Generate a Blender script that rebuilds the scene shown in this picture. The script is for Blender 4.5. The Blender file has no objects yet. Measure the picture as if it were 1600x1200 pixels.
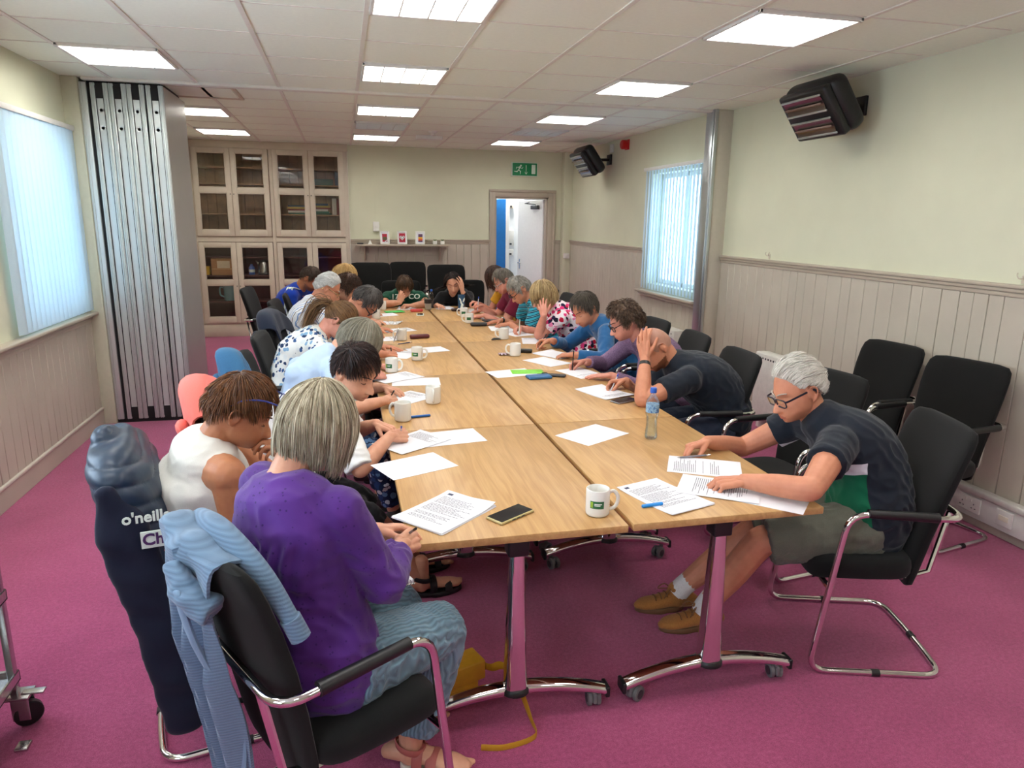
import bpy, bmesh, math, random
import numpy as np
from mathutils import Vector, Matrix

rng = np.random.default_rng(7)
random.seed(7)
SC = bpy.context.scene
COL = SC.collection

# ------------------------------------------------------------------ camera
cam = bpy.data.cameras.new('camera')
cam.sensor_fit = 'HORIZONTAL'
cam.sensor_width = 36.0
cam.lens = 36.0 * 1100.83 / 1600.0
cam.clip_start = 0.05
camo = bpy.data.objects.new('camera', cam)
COL.objects.link(camo)
_yaw, _pit, _rol = 0.23398, 0.22951, 0.013416
_f = np.array([math.sin(_yaw), math.cos(_yaw), 0.0])
_r = np.array([math.cos(_yaw), -math.sin(_yaw), 0.0])
_u = np.array([0, 0, 1.0])
_f2 = _f * math.cos(_pit) - _u * math.sin(_pit)
_u2 = _u * math.cos(_pit) + _f * math.sin(_pit)
_r3 = _r * math.cos(_rol) + _u2 * math.sin(_rol)
_u3 = _u2 * math.cos(_rol) - _r * math.sin(_rol)
_m = Matrix(((_r3[0], _u3[0], -_f2[0], 0), (_r3[1], _u3[1], -_f2[1], 0), (_r3[2], _u3[2], -_f2[2], 1.70), (0, 0, 0, 1)))
camo.matrix_world = _m
SC.camera = camo

# ------------------------------------------------------------------ world, exposure
world = bpy.data.worlds.new('daylight')
SC.world = world
world.use_nodes = True
world.node_tree.nodes['Background'].inputs[0].default_value = (0.62, 0.80, 1.0, 1)
world.node_tree.nodes['Background'].inputs[1].default_value = 1.5
SC.view_settings.view_transform = 'Standard'
SC.view_settings.look = 'None'
SC.view_settings.gamma = 1.0
SC.view_settings.use_curve_mapping = False
SC.view_settings.exposure = 0.85
SC.cycles.max_bounces = 8
SC.cycles.diffuse_bounces = 4
SC.cycles.glossy_bounces = 4
SC.cycles.transmission_bounces = 6
SC.cycles.transparent_max_bounces = 8
SC.cycles.sample_clamp_indirect = 6.0
SC.cycles.use_denoising = True
PANEL = 9.0        # radiance of the fluorescent diffusers
DAY = 2.1          # radiance of the sky seen through the two windows with blinds
FILL_DAY = 4.4         # raised radiance of the unseen windows added as fill light

# ------------------------------------------------------------------ materials
def s2l(c):
    return tuple((x / 12.92 if x <= 0.04045 else ((x + 0.055) / 1.055) ** 2.4) for x in c)
def rgb(r, g, b):
    return s2l((r / 255.0, g / 255.0, b / 255.0)) + (1.0,)

class NT:
    def __init__(s, name):
        s.m = bpy.data.materials.new(name); s.m.use_nodes = True
        s.t = s.m.node_tree; s.b = s.t.nodes['Principled BSDF']; s.tc = None
    def n(s, typ, **kw):
        nd = s.t.nodes.new(typ)
        for k, v in kw.items():
            if hasattr(nd, k): setattr(nd, k, v)
        return nd
    def l(s, a, b): s.t.links.new(a, b)
    def co(s, what='Object', scale=(1, 1, 1), rot=(0, 0, 0)):
        if s.tc is None: s.tc = s.n('ShaderNodeTexCoord')
        mp = s.n('ShaderNodeMapping'); mp.inputs['Scale'].default_value = scale; mp.inputs['Rotation'].default_value = rot
        s.l(s.tc.outputs[what], mp.inputs[0]); return mp.outputs[0]
    def noise(s, vec, scale, detail=4, rough=0.55):
        nd = s.n('ShaderNodeTexNoise'); nd.inputs['Scale'].default_value = scale; nd.inputs['Detail'].default_value = detail
        nd.inputs['Roughness'].default_value = rough; s.l(vec, nd.inputs['Vector']); return nd.outputs[0]
    def ramp(s, fac, stops, interp='LINEAR'):
        nd = s.n('ShaderNodeValToRGB'); cr = nd.color_ramp; cr.interpolation = interp
        while len(cr.elements) < len(stops): cr.elements.new(0.5)
        for e, (p, c) in zip(cr.elements, stops): e.position = p; e.color = c
        s.l(fac, nd.inputs[0]); return nd.outputs[0]
    def math(s, op, a, b=None, c=None):
        nd = s.n('ShaderNodeMath'); nd.operation = op
        for i, v in enumerate((a, b, c)):
            if v is None: continue
            if isinstance(v, (int, float)): nd.inputs[i].default_value = v
            else: s.l(v, nd.inputs[i])
        return nd.outputs[0]
    def mix(s, fac, a, b):
        nd = s.n('ShaderNodeMix'); nd.data_type = 'RGBA'
        if isinstance(fac, (int, float)): nd.inputs[0].default_value = fac
        else: s.l(fac, nd.inputs[0])
        for i, v in ((6, a), (7, b)):
            if isinstance(v, tuple): nd.inputs[i].default_value = v
            else: s.l(v, nd.inputs[i])
        return nd.outputs[2]
    def dot(s, vec, ax):
        nd = s.n('ShaderNodeVectorMath'); nd.operation = 'DOT_PRODUCT'; s.l(vec, nd.inputs[0]); nd.inputs[1].default_value = ax
        return nd.outputs[1]
    def bump(s, h, strength=0.3, dist=0.01):
        nd = s.n('ShaderNodeBump'); nd.inputs['Strength'].default_value = strength; nd.inputs['Distance'].default_value = dist
        s.l(h, nd.inputs['Height']); s.l(nd.outputs[0], s.b.inputs['Normal'])
    def col(s, v):
        if isinstance(v, tuple): s.b.inputs['Base Color'].default_value = v
        else: s.l(v, s.b.inputs['Base Color'])
    def set(s, **kw):
        for k, v in kw.items(): s.b.inputs[k.replace('_', ' ')].default_value = v
        return s

MC = {}
def plain(name, c, rough=0.5, metal=0.0, var=0.06, scale=30.0, bump=0.0, bscale=None, **kw):
    """slightly mottled principled material"""
    if name in MC: return MC[name]
    t = NT(name)
    v = t.co()
    n = t.noise(v, scale)
    lo = tuple(x * (1 - var) for x in c[:3]) + (1,); hi = tuple(min(1, x * (1 + var)) for x in c[:3]) + (1,)
    t.col(t.ramp(n, [(0.3, lo), (0.7, hi)]))
    t.set(Roughness=rough, Metallic=metal, **kw)
    if bump: t.bump(t.noise(v, bscale or scale * 3), bump, 0.004)
    MC[name] = t.m
    return t.m
def fabric(name, c, scale=420.0, bump=0.25, var=0.12, rough=0.85, sheen=0.15):
    if name in MC: return MC[name]
    t = NT(name); v = t.co(); n = t.noise(v, scale, 2); n2 = t.noise(v, 9.0, 3)
    k = t.math('MULTIPLY_ADD', n2, 0.4, t.math('MULTIPLY', n, 0.6))
    t.col(t.ramp(k, [(0.3, tuple(x * (1 - var) for x in c[:3]) + (1,)), (0.7, tuple(min(1, x * (1 + var)) for x in c[:3]) + (1,))]))
    t.set(Roughness=rough, Sheen_Weight=sheen, Specular_IOR_Level=0.2)
    t.bump(n, bump, 0.002)
    MC[name] = t.m; return t.m
def emit(name, c, s):
    if name in MC: return MC[name]
    t = NT(name); t.set(Emission_Color=c, Emission_Strength=s); t.col((0.8, 0.8, 0.8, 1)); MC[name] = t.m; return t.m

# ------------------------------------------------------------------ mesh helpers
class MB:
    """collects verts / faces / material slots into one mesh"""
    def __init__(s): s.v = []; s.f = []; s.mi = []; s.n = 0; s.mats = []; s.sm = []
    def slot(s, m):
        if m not in s.mats: s.mats.append(m)
        return s.mats.index(m)
    def add(s, vf, m=None, smooth=True):
        v, f = vf
        v = np.asarray(v, float).reshape(-1, 3)
        k = s.slot(m) if m is not None else 0
        s.v.append(v)
        for q in f: s.f.append([i + s.n for i in q])
        s.mi += [k] * len(f); s.sm += [smooth] * len(f)
        s.n += len(v); return s
    def verts(s): return np.concatenate(s.v) if s.v else np.zeros((0, 3))
    def mesh(s, name):
        me = bpy.data.meshes.new(name)
        me.from_pydata(s.verts().tolist(), [], s.f)
        for m in s.mats: me.materials.append(m)
        me.polygons.foreach_set('material_index', s.mi)
        me.polygons.foreach_set('use_smooth', s.sm)
        me.update()
        if len(s.f) < 6000: me.set_sharp_from_angle(angle=math.radians(40))
        return me
    def build(s, name, parent=None, loc=None):
        return link(name, s.mesh(name), parent, loc)

def link(name, me, parent=None, loc=None):
    o = bpy.data.objects.new(name, me); COL.objects.link(o)
    if parent is not None: o.parent = parent
    if loc is not None: o.location = loc
    return o
def tag(o, label=None, cat=None, group=None, kind=None):
    if label: o['label'] = label
    if cat: o['category'] = cat
    if group: o['group'] = group
    if kind: o['kind'] = kind
    return o
def thing(name, label, cat, loc=(0, 0, 0), rz=0.0, group=None):
    o = bpy.data.objects.new(name, None); COL.objects.link(o); o.empty_display_size = 0.1
    o.location = loc; o.rotation_euler = (0, 0, rz)
    return tag(o, label, cat, group)
def struct(name, mb):
    o = mb.build(name); o['kind'] = 'structure'; return o
def dup(root, loc=None, rz=None, label=None, group=None):
    r = root.copy(); COL.objects.link(r)
    if loc is not None: r.location = loc
    if rz is not None: r.rotation_euler = (0, 0, rz)
    if label: r['label'] = label
    if group: r['group'] = group
    for ch in list(root.children):
        c = ch.copy(); COL.objects.link(c); c.parent = r
        for g in list(ch.children):
            d = g.copy(); COL.objects.link(d); d.parent = c
    return r

def box(x0, x1, y0, y1, z0, z1):
    v = [(x0, y0, z0), (x1, y0, z0), (x1, y1, z0), (x0, y1, z0), (x0, y0, z1), (x1, y0, z1), (x1, y1, z1), (x0, y1, z1)]
    return v, [(0, 3, 2, 1), (4, 5, 6, 7), (0, 1, 5, 4), (1, 2, 6, 5), (2, 3, 7, 6), (3, 0, 4, 7)]
def rbox(x0, x1, y0, y1, z0, z1, r=0.01, n=3):
    """box with rounded edges"""
    bm = bmesh.new(); v, f = box(x0, x1, y0, y1, z0, z1)
    vs = [bm.verts.new(p) for p in v]
    for q in f: bm.faces.new([vs[i] for i in q])
    r = min(r, 0.49 * min(x1 - x0, y1 - y0, z1 - z0))
    bmesh.ops.bevel(bm, geom=bm.edges[:], offset=r, segments=n, profile=0.5, affect='EDGES')
    bm.verts.index_update()
    out = ([tuple(p.co) for p in bm.verts], [[q.index for q in fc.verts] for fc in bm.faces]); bm.free(); return out
def xf(vf, loc=(0, 0, 0), rot=None, scale=1.0):
    v = np.asarray(vf[0], float) * scale
    if rot is not None: v = v @ np.asarray(rot, float).T
    return v + np.asarray(loc, float), vf[1]
def rotz(a):
    c, s = math.cos(a), math.sin(a); return np.array([[c, -s, 0], [s, c, 0], [0, 0, 1.0]])
def rotx(a):
    c, s = math.cos(a), math.sin(a); return np.array([[1, 0, 0], [0, c, -s], [0, s, c]])
def roty(a):
    c, s = math.cos(a), math.sin(a); return np.array([[c, 0, s], [0, 1, 0], [-s, 0, c]])
def unit(v):
    v = np.asarray(v, float); return v / max(1e-9, np.linalg.norm(v))
def cr(pts, n):
    """Catmull-Rom resample of rows of any width"""
    p = np.asarray(pts, float)
    if p.ndim == 1: p = p[:, None]
    q = np.vstack([2 * p[0] - p[1], p, 2 * p[-1] - p[-2]]); m = len(p) - 1; out = []
    for t in np.linspace(0, m, n):
        i = min(int(t), m - 1); u = t - i; a, b, c, d = q[i], q[i + 1], q[i + 2], q[i + 3]
        out.append(0.5 * ((2 * b) + (-a + c) * u + (2 * a - 5 * b + 4 * c - d) * u * u + (-a + 3 * b - 3 * c + d) * u ** 3))
    return np.array(out)
def tube(path, rad, seg=12, up=None, cap='round', closed=False, sq=2.0):
    """swept tube; rad is a number, (n,) or (n,2) = half widths along side / up; closed mesh"""
    P = np.asarray(path, float); n = len(P)
    R = np.asarray(rad, float)
    if R.ndim == 0: R = np.full((n, 2), float(R))
    elif R.ndim == 1 and len(R) == n: R = np.stack([R, R], 1)
    elif R.ndim == 1: R = np.tile(R, (n, 1))
    T = np.zeros_like(P)
    if closed: T = np.roll(P, -1, 0) - np.roll(P, 1, 0)
    else:
        T[1:-1] = P[2:] - P[:-2]; T[0] = P[1] - P[0]; T[-1] = P[-1] - P[-2]
    T /= np.maximum(1e-9, np.linalg.norm(T, axis=1))[:, None]
    if up is None:
        a = np.array([0, 0, 1.0])
        if abs(T[0] @ a) > 0.9: a = np.array([0, 1.0, 0])
        S = np.zeros_like(P); U = np.zeros_like(P); u = unit(a - T[0] * (a @ T[0]))
        for i in range(n):
            u = unit(u - T[i] * (u @ T[i])); U[i] = u; S[i] = np.cross(T[i], u)
    else:
        up = np.asarray(up, float)
        if up.ndim == 1: up = np.tile(up, (n, 1))
        U = up - T * np.sum(up * T, 1)[:, None]; U /= np.maximum(1e-9, np.linalg.norm(U, axis=1))[:, None]; S = np.cross(T, U)
    if cap == 'round' and not closed:
        k = 3; a = np.linspace(0, math.pi / 2, k + 1)[1:]
        def ends(i, sgn):
            r = R[i].min(); return [(P[i] + sgn * T[i] * r * math.sin(t), R[i] * math.cos(t) + 1e-5, S[i], U[i]) for t in a]
        A = ends(0, -1)[::-1]; B = ends(n - 1, 1)
        P = np.vstack([[e[0] for e in A], P, [e[0] for e in B]]); R = np.vstack([[e[1] for e in A], R, [e[1] for e in B]])
        S = np.vstack([[e[2] for e in A], S, [e[2] for e in B]]); U = np.vstack([[e[3] for e in A], U, [e[3] for e in B]]); n = len(P)
    an = np.linspace(0, 2 * math.pi, seg, endpoint=False); ca, sa = np.cos(an), np.sin(an)
    if sq != 2.0:
        ca = np.sign(ca) * np.abs(ca) ** (2 / sq); sa = np.sign(sa) * np.abs(sa) ** (2 / sq)
    V = P[:, None, :] + S[:, None, :] * (R[:, 0, None, None] * ca[None, :, None]) + U[:, None, :] * (R[:, 1, None, None] * sa[None, :, None])
    V = V.reshape(-1, 3); F = []
    for i in range(n if closed else n - 1):
        a0 = i * seg; b0 = ((i + 1) % n) * seg
        for j in range(seg):
            j2 = (j + 1) % seg; F.append((a0 + j, a0 + j2, b0 + j2, b0 + j))
    if not closed:
        F.append(tuple(range(seg - 1, -1, -1))); F.append(tuple((n - 1) * seg + j for j in range(seg)))
    return V, F
def ell(c, r, rot=None, nu=16, nv=10):
    """ellipsoid"""
    v = [(0, 0, 1)]; f = []
    for i in range(1, nv):
        a = math.pi * i / nv
        for j in range(nu):
            b = 2 * math.pi * j / nu; v.append((math.sin(a) * math.cos(b), math.sin(a) * math.sin(b), math.cos(a)))
    v.append((0, 0, -1))
    for j in range(nu):
        f.append((0, 1 + j, 1 + (j + 1) % nu)); f.append((len(v) - 1, 1 + (nv - 2) * nu + (j + 1) % nu, 1 + (nv - 2) * nu + j))
        for i in range(nv - 2):
            a = 1 + i * nu; f.append((a + j, a + nu + j, a + nu + (j + 1) % nu, a + (j + 1) % nu))
    v = np.array(v) * np.asarray(r, float)
    if rot is not None: v = v @ np.asarray(rot, float).T
    return v + np.asarray(c, float), f
def lathe(prof, seg=24, c=(0, 0, 0)):
    """profile of (r, z), revolved about z; ends closed"""
    v = []; f = []; n = len(prof)
    for r, z in prof:
        for j in range(seg):
            a = 2 * math.pi * j / seg; v.append((c[0] + r * math.cos(a), c[1] + r * math.sin(a), c[2] + z))
    for i in range(n - 1):
        for j in range(seg): f.append((i * seg + j, i * seg + (j + 1) % seg, (i + 1) * seg + (j + 1) % seg, (i + 1) * seg + j))
    f.append(tuple(range(seg - 1, -1, -1))); f.append(tuple((n - 1) * seg + j for j in range(seg)))
    return v, f
def rounded_path(pts, r, n=6):
    """polyline with rounded corners"""
    P = [np.asarray(p, float) for p in pts]; out = [P[0]]
    for a, b, c in zip(P[:-2], P[1:-1], P[2:]):
        d1 = unit(a - b); d2 = unit(c - b); k = min(r, 0.45 * np.linalg.norm(a - b), 0.45 * np.linalg.norm(c - b))
        s, e = b + d1 * k, b + d2 * k
        for t in np.linspace(0, 1, n): out.append((1 - t) ** 2 * s + 2 * t * (1 - t) * b + t * t * e)
    out.append(P[-1]); return np.array(out)
def sheet(fn, nu, nv, thick=0.0015):
    """thin closed sheet from fn(u,v)->(x,y,z)"""
    g = np.array([[fn(u, v) for v in np.linspace(0, 1, nv)] for u in np.linspace(0, 1, nu)])
    du = np.gradient(g, axis=0); dv = np.gradient(g, axis=1); N = np.cross(du, dv); N /= np.maximum(1e-9, np.linalg.norm(N, axis=2))[..., None]
    A = (g + N * thick / 2).reshape(-1, 3); B = (g - N * thick / 2).reshape(-1, 3); K = nu * nv; f = []
    for i in range(nu - 1):
        for j in range(nv - 1):
            a, b, c, d = i * nv + j, (i + 1) * nv + j, (i + 1) * nv + j + 1, i * nv + j + 1
            f.append((a, b, c, d)); f.append((K + d, K + c, K + b, K + a))
    def edge(q):
        for a, b in zip(q[:-1], q[1:]): f.append((b, a, K + a, K + b))
    edge([i * nv for i in range(nu)]); edge([(nu - 1) * nv + j for j in range(nv)])
    edge([i * nv + nv - 1 for i in range(nu)][::-1]); edge([j for j in range(nv)][::-1])
    return np.vstack([A, B]), f
def text_mesh(txt, size, mat, name, parent=None, depth=0.0006, bold=0.0):
    cu = bpy.data.curves.new(name, 'FONT'); cu.body = txt; cu.size = size; cu.extrude = depth; cu.offset = bold
    cu.align_x = 'CENTER'; cu.align_y = 'CENTER'; cu.resolution_u = 3
    o = bpy.data.objects.new(name, cu); COL.objects.link(o)
    dg = bpy.context.evaluated_depsgraph_get(); me = bpy.data.meshes.new_from_object(o.evaluated_get(dg))
    bpy.data.objects.remove(o); me.materials.clear(); me.materials.append(mat)
    return link(name, me, parent)
def place(o, loc, X, Y):
    """set matrix so local x -> X, local y -> Y"""
    X = unit(X); Y = unit(np.asarray(Y) - X * (np.asarray(Y) @ X)); Z = np.cross(X, Y)
    o.matrix_local = Matrix(((X[0], Y[0], Z[0], loc[0]), (X[1], Y[1], Z[1], loc[1]), (X[2], Y[2], Z[2], loc[2]), (0, 0, 0, 1)))
    return o
def fuse(parts, voxel=0.006, smooth=4, factor=0.5):
    """union closed pieces into one continuous surface -> (verts, faces) arrays"""
    mb = MB()
    for p in parts: mb.add(p)
    me = mb.mesh('fuse_tmp'); o = bpy.data.objects.new('fuse_tmp', me); COL.objects.link(o)
    md = o.modifiers.new('r', 'REMESH'); md.mode = 'VOXEL'; md.voxel_size = voxel; md.adaptivity = 0.0
    if smooth:
        ms = o.modifiers.new('s', 'SMOOTH'); ms.factor = factor; ms.iterations = smooth
    dg = bpy.context.evaluated_depsgraph_get(); ev = o.evaluated_get(dg); m2 = ev.to_mesh()
    V = np.empty(len(m2.vertices) * 3); m2.vertices.foreach_get('co', V); V = V.reshape(-1, 3)
    N = np.empty(len(m2.vertices) * 3); m2.vertices.foreach_get('normal', N); N = N.reshape(-1, 3)
    L = np.empty(len(m2.loops), int); m2.loops.foreach_get('vertex_index', L)
    S = np.empty(len(m2.polygons), int); m2.polygons.foreach_get('loop_start', S)
    T = np.empty(len(m2.polygons), int); m2.polygons.foreach_get('loop_total', T)
    F = [L[a:a + b].tolist() for a, b in zip(S, T)]
    ev.to_mesh_clear(); bpy.data.objects.remove(o); bpy.data.meshes.remove(me)
    return V, F, N
def waves(p, k, seed, lam, warp=0.6):
    """cheap smooth pseudo-noise, about -1..1, wavelength lam"""
    r = np.random.default_rng(seed); out = np.zeros(len(p)); q = np.asarray(p) * (2 * math.pi / lam)
    for i in range(k):
        d = unit(r.normal(size=3)); d2 = unit(r.normal(size=3))
        out += np.sin(q @ d * r.uniform(0.7, 1.4) + r.uniform(0, 6.3) + warp * 2 * np.sin(q @ d2 * 0.6 + r.uniform(0, 6.3)))
    return out / math.sqrt(k) / 1.3
# ================================================================== THE ROOM
XL, XR, XF, YT, YB, YN, HC = -2.0, 3.53, 3.45, 6.26, 10.77, -3.0, 2.70

def mat_carpet():
    t = NT('carpet'); v = t.co(); n = t.noise(v, 260, 3, 0.7); n2 = t.noise(v, 1.6, 3); n3 = t.noise(v, 70, 2)
    k = t.math('ADD', t.math('MULTIPLY', n, 0.55), t.math('ADD', t.math('MULTIPLY', n2, 0.22), t.math('MULTIPLY', n3, 0.25)))
    t.col(t.ramp(k, [(0.33, rgb(118, 40, 76)), (0.52, rgb(168, 68, 112)), (0.72, rgb(200, 104, 144))]))
    t.set(Roughness=0.95, Sheen_Weight=0.3, Specular_IOR_Level=0.1); t.bump(n, 0.5, 0.006); return t.m
def mat_wood():
    t = NT('oak_veneer'); info = t.n('ShaderNodeObjectInfo')
    off = t.n('ShaderNodeVectorMath'); off.operation = 'MULTIPLY_ADD'
    t.l(info.outputs['Location'], off.inputs[0]); off.inputs[1].default_value = (7.3, 3.1, 0); t.l(t.co(), off.inputs[2])
    mp = t.n('ShaderNodeMapping'); mp.inputs['Scale'].default_value = (6.0, 0.7, 6.0); t.l(off.outputs[0], mp.inputs[0])
    big = t.noise(mp.outputs[0], 1.3, 3)
    m2 = t.n('ShaderNodeMapping'); m2.inputs['Scale'].default_value = (95, 2.4, 95); t.l(off.outputs[0], m2.inputs[0])
    fine = t.noise(m2.outputs[0], 1.6, 5, 0.6)
    ring = t.math('SINE', t.math('MULTIPLY', big, 46.0))
    k = t.math('ADD', t.math('MULTIPLY', ring, 0.10), t.math('ADD', t.math('MULTIPLY', fine, 0.62), t.math('MULTIPLY', big, 0.36)))
    t.col(t.ramp(k, [(0.28, rgb(178, 136, 84)), (0.5, rgb(192, 150, 97)), (0.74, rgb(204, 164, 110))]))
    t.set(Roughness=0.38, Specular_IOR_Level=0.45); t.bump(fine, 0.05, 0.001); return t.m
M_CARPET = mat_carpet(); M_WOOD = mat_wood()
M_WALL = plain('wall_paint', rgb(214, 214, 188), 0.75, var=0.03, scale=2.5, bump=0.04, bscale=60)
M_BOARD = plain('wainscot_paint', rgb(190, 181, 165), 0.5, var=0.05, scale=3.5)
M_RAIL = plain('rail_paint', rgb(184, 172, 154), 0.42, var=0.04, scale=6)
M_SKIRT = plain('skirting_paint', rgb(190, 180, 164), 0.5, var=0.05, scale=5)
M_TILE = plain('ceiling_tile', rgb(240, 246, 232), 0.9, var=0.02, scale=40, bump=0.15, bscale=350)
M_BAR = plain('ceiling_bar', rgb(226, 222, 212), 0.5, var=0.03)
M_WHITE = plain('white_plastic', rgb(226, 224, 218), 0.4, var=0.03)
M_CREAM = plain('cream_paint', rgb(206, 194, 176), 0.45, var=0.05, scale=6)
M_ALU = plain('aluminium', rgb(196, 202, 204), 0.28, 0.9, var=0.05, scale=4)
M_CHROME = plain('chrome', rgb(226, 224, 222), 0.07, 1.0, var=0.02)
M_BLACK = fabric('black_upholstery', rgb(23, 23, 22), 500, 0.3, 0.2, 0.95, 0.08)
M_BLACKP = plain('black_plastic', rgb(24, 24, 25), 0.42, var=0.1)
M_GREYP = plain('grey_plastic', rgb(112, 112, 112), 0.45, var=0.06)
M_DARKP = plain('dark_plastic', rgb(52, 53, 56), 0.4, var=0.08)

# floor
mb = MB(); mb.add(box(XL - 0.2, XF + 0.25, YN - 0.1, YB + 0.4, -0.12, 0.0), M_CARPET, False); struct('floor', mb)

# ceiling: tiles with a T-bar grid
GX = [0.16 + 0.605 * k for k in range(-4, 7)]
GX = [x for x in GX if XL < x < XF]
GY1 = [5.71 - 0.6 * k for k in range(0, 15)]
GY1 = [y for y in GY1 if y > YN]
GY2 = [6.92, 7.52, 8.10, 8.70, 9.28, 9.88, 10.48]
mb = MB(); mb.add(box(XL - 0.2, XF + 0.25, YN - 0.1, YB + 0.4, HC, HC + 0.1), M_TILE, False); struct('ceiling', mb)
mb = MB()
for x in GX: mb.add(box(x - 0.013, x + 0.013, YN, YB, HC - 0.006, HC + 0.001), M_BAR, False)
for y in GY1 + GY2: mb.add(box(XL, XF, y - 0.006, y + 0.006, HC - 0.003, HC + 0.001), M_BAR, False)
struct('trim_1', mb)
mb = MB(); mb.add(rbox(-1.86, XF, YT - 0.03, YT + 0.05, HC - 0.022, HC + 0.01, 0.006), M_BAR); struct('trim_2', mb)

def wall_hole(plane, c0, c1, a0, a1, z0, z1, holes, m):
    """wall slab; plane 'x' (runs along y) or 'y'; holes = (a0,a1,z0,z1)"""
    mb = MB(); A = sorted({a0, a1, *[h[0] for h in holes], *[h[1] for h in holes]}); Z = sorted({z0, z1, *[h[2] for h in holes], *[h[3] for h in holes]})
    for p, q in zip(A[:-1], A[1:]):
        for s, t in zip(Z[:-1], Z[1:]):
            if any(h[0] <= p and q <= h[1] and h[2] <= s and t <= h[3] for h in holes): continue
            mb.add(box(c0, c1, p, q, s, t) if plane == 'x' else box(p, q, c0, c1, s, t), m, False)
    return mb
LW = (4.98, 6.10, 1.0, 2.26)      # left window opening
FILL_W2 = (1.7, 3.5, 1.0, 2.26); FILL_W3 = (-1.9, 0.3, 1.0, 2.26)   # unseen windows added to the row as fill light, beside and behind the camera
RW = (6.50, 7.72, 1.0, 2.22)      # right window opening
DO = (2.27, 3.10, 0.0, 2.03)      # doorway
struct('wall_left', wall_hole('x', XL - 0.2, XL, YN, YB + 0.4, 0, HC, [LW, FILL_W2, FILL_W3], M_WALL))
mb = wall_hole('x', XR, XR + 0.2, YN, YT + 0.1, 0, HC, [], M_WALL); struct('wall_right', mb)
struct('wall_right_beyond', wall_hole('x', XF, XF + 0.2, YT + 0.1, YB + 0.4, 0, HC, [RW], M_WALL))
struct('wall_back', wall_hole('y', YB, YB + 0.12, 0.11, XF, 0, HC, [DO], M_WALL))
mb = MB(); mb.add(box(XL, 0.11, YB + 0.38, YB + 0.40, 0, HC), plain('cupboard_back', rgb(120, 92, 66), 0.7, var=0.15, scale=8), False); struct('wall_cupboard_recess', mb)
mb = MB(); mb.add(box(XL, XR, YN - 0.1, YN, 0, HC), M_WALL, False); struct('wall_near', mb)

# pillar and aluminium jamb on the right, pier on the left
mb = MB(); mb.add(rbox(3.375, XR + 0.01, YT - 0.06, YT + 0.16, 0, HC, 0.008), plain('pier_paint', rgb(196, 189, 172), 0.55, var=0.03), False); struct('wall_pillar', mb)
mb = MB(); mb.add(rbox(3.345, 3.376, YT - 0.075, YT + 0.1, 0, HC, 0.004), M_ALU)
mb.add(rbox(3.335, 3.346, YT - 0.05, YT + 0.05, 0, HC, 0.003), M_ALU); struct('trim_3', mb)
mb = MB(); mb.add(rbox(XL - 0.01, -1.89, YT - 0.02, YT + 0.2, 0, HC, 0.006), plain('pier_paint_left', rgb(200, 200, 178), 0.6, var=0.03), False); struct('wall_pier', mb)

# wainscot boards, dado rails, skirting
def boards(axis, c, a0, a1, z0, z1, sgn, lo=0.085, hi=0.125, skip=()):
    mb = MB(); r = np.random.default_rng(int(abs(c * 100 + a0 * 7))); a = a0
    while a < a1 - 0.01:
        w = min(r.uniform(lo, hi), a1 - a); d = 0.012 + r.uniform(0, 0.002)
        lo_, hi_ = (min(c, c + sgn * d), max(c, c + sgn * d)); tops = z1
        for s in skip:
            if a + w / 2 > s[0] and a + w / 2 < s[1]: tops = s[2]
        g = 0.0022
        mb.add(rbox(lo_, hi_, a + g, a + w - g, z0, tops, 0.003, 1) if axis == 'x' else rbox(a + g, a + w - g, lo_, hi_, z0, tops, 0.003, 1), M_BOARD, False)
        a += w
    return mb
def rail(axis, c, a0, a1, z, sgn, big=True):
    mb = MB()
    for (d, zl, zh) in (((0.040, 0.0, 0.022), (0.030, -0.022, 0.002), (0.02, -0.048, -0.02)) if big else ((0.03, 0, 0.02),)):
        lo_, hi_ = min(c, c + sgn * d), max(c, c + sgn * d)
        mb.add(rbox(lo_, hi_, a0, a1, z + zl, z + zh, 0.008, 2) if axis == 'x' else rbox(a0, a1, lo_, hi_, z + zl, z + zh, 0.008, 2), M_RAIL)
    return mb
struct('trim_4', boards('x', XR, YN, YT - 0.06, 0.1, 1.36, -1, 0.09, 0.16))
struct('trim_5', rail('x', XR, YN, YT - 0.06, 1.372, -1))
struct('trim_6', boards('x', XF, YT + 0.16, YB, 0.1, 1.36, -1, skip=[(6.3, 7.85, 0.90)]))
m_ = rail('x', XF, 7.86, YB, 1.378, -1); struct('trim_7', m_)
struct('trim_8', boards('y', YB, 0.11, 2.18, 0.1, 1.36, -1, 0.11, 0.14))
struct('trim_9', rail('y', YB, 0.11, 2.20, 1.372, -1))
struct('trim_10', boards('y', YB, 3.2, 3.31, 0.1, 1.36, -1)); struct('trim_11', rail('y', YB, 3.19, 3.31, 1.372, -1))
struct('trim_12', boards('x', XL, YN, YT - 0.02, 0.12, 0.90, 1))
struct('trim_13', rail('x', XL, YN, YT - 0.03, 0.90, 1))
def skirting(name, axis, c, a0, a1, sgn, h=0.15):
    mb = MB(); lo_, hi_ = min(c, c + sgn * 0.022), max(c, c + sgn * 0.022); l2, h2 = min(c, c + sgn * 0.03), max(c, c + sgn * 0.03)
    mb.add(rbox(lo_, hi_, a0, a1, 0, h - 0.02, 0.003, 1) if axis == 'x' else rbox(a0, a1, lo_, hi_, 0, h - 0.02, 0.003, 1), M_BOARD)
    mb.add(rbox(l2, h2, a0, a1, h - 0.022, h, 0.008, 2) if axis == 'x' else rbox(a0, a1, l2, h2, h - 0.022, h, 0.008, 2), plain('skirt_top', rgb(206, 197, 182), 0.45))
    struct(name, mb)
skirting('baseboard_left', 'x', XL, YN, YT - 0.02, 1); skirting('baseboard_right', 'x', XR, YN, YT - 0.06, -1, 0.14)
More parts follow.
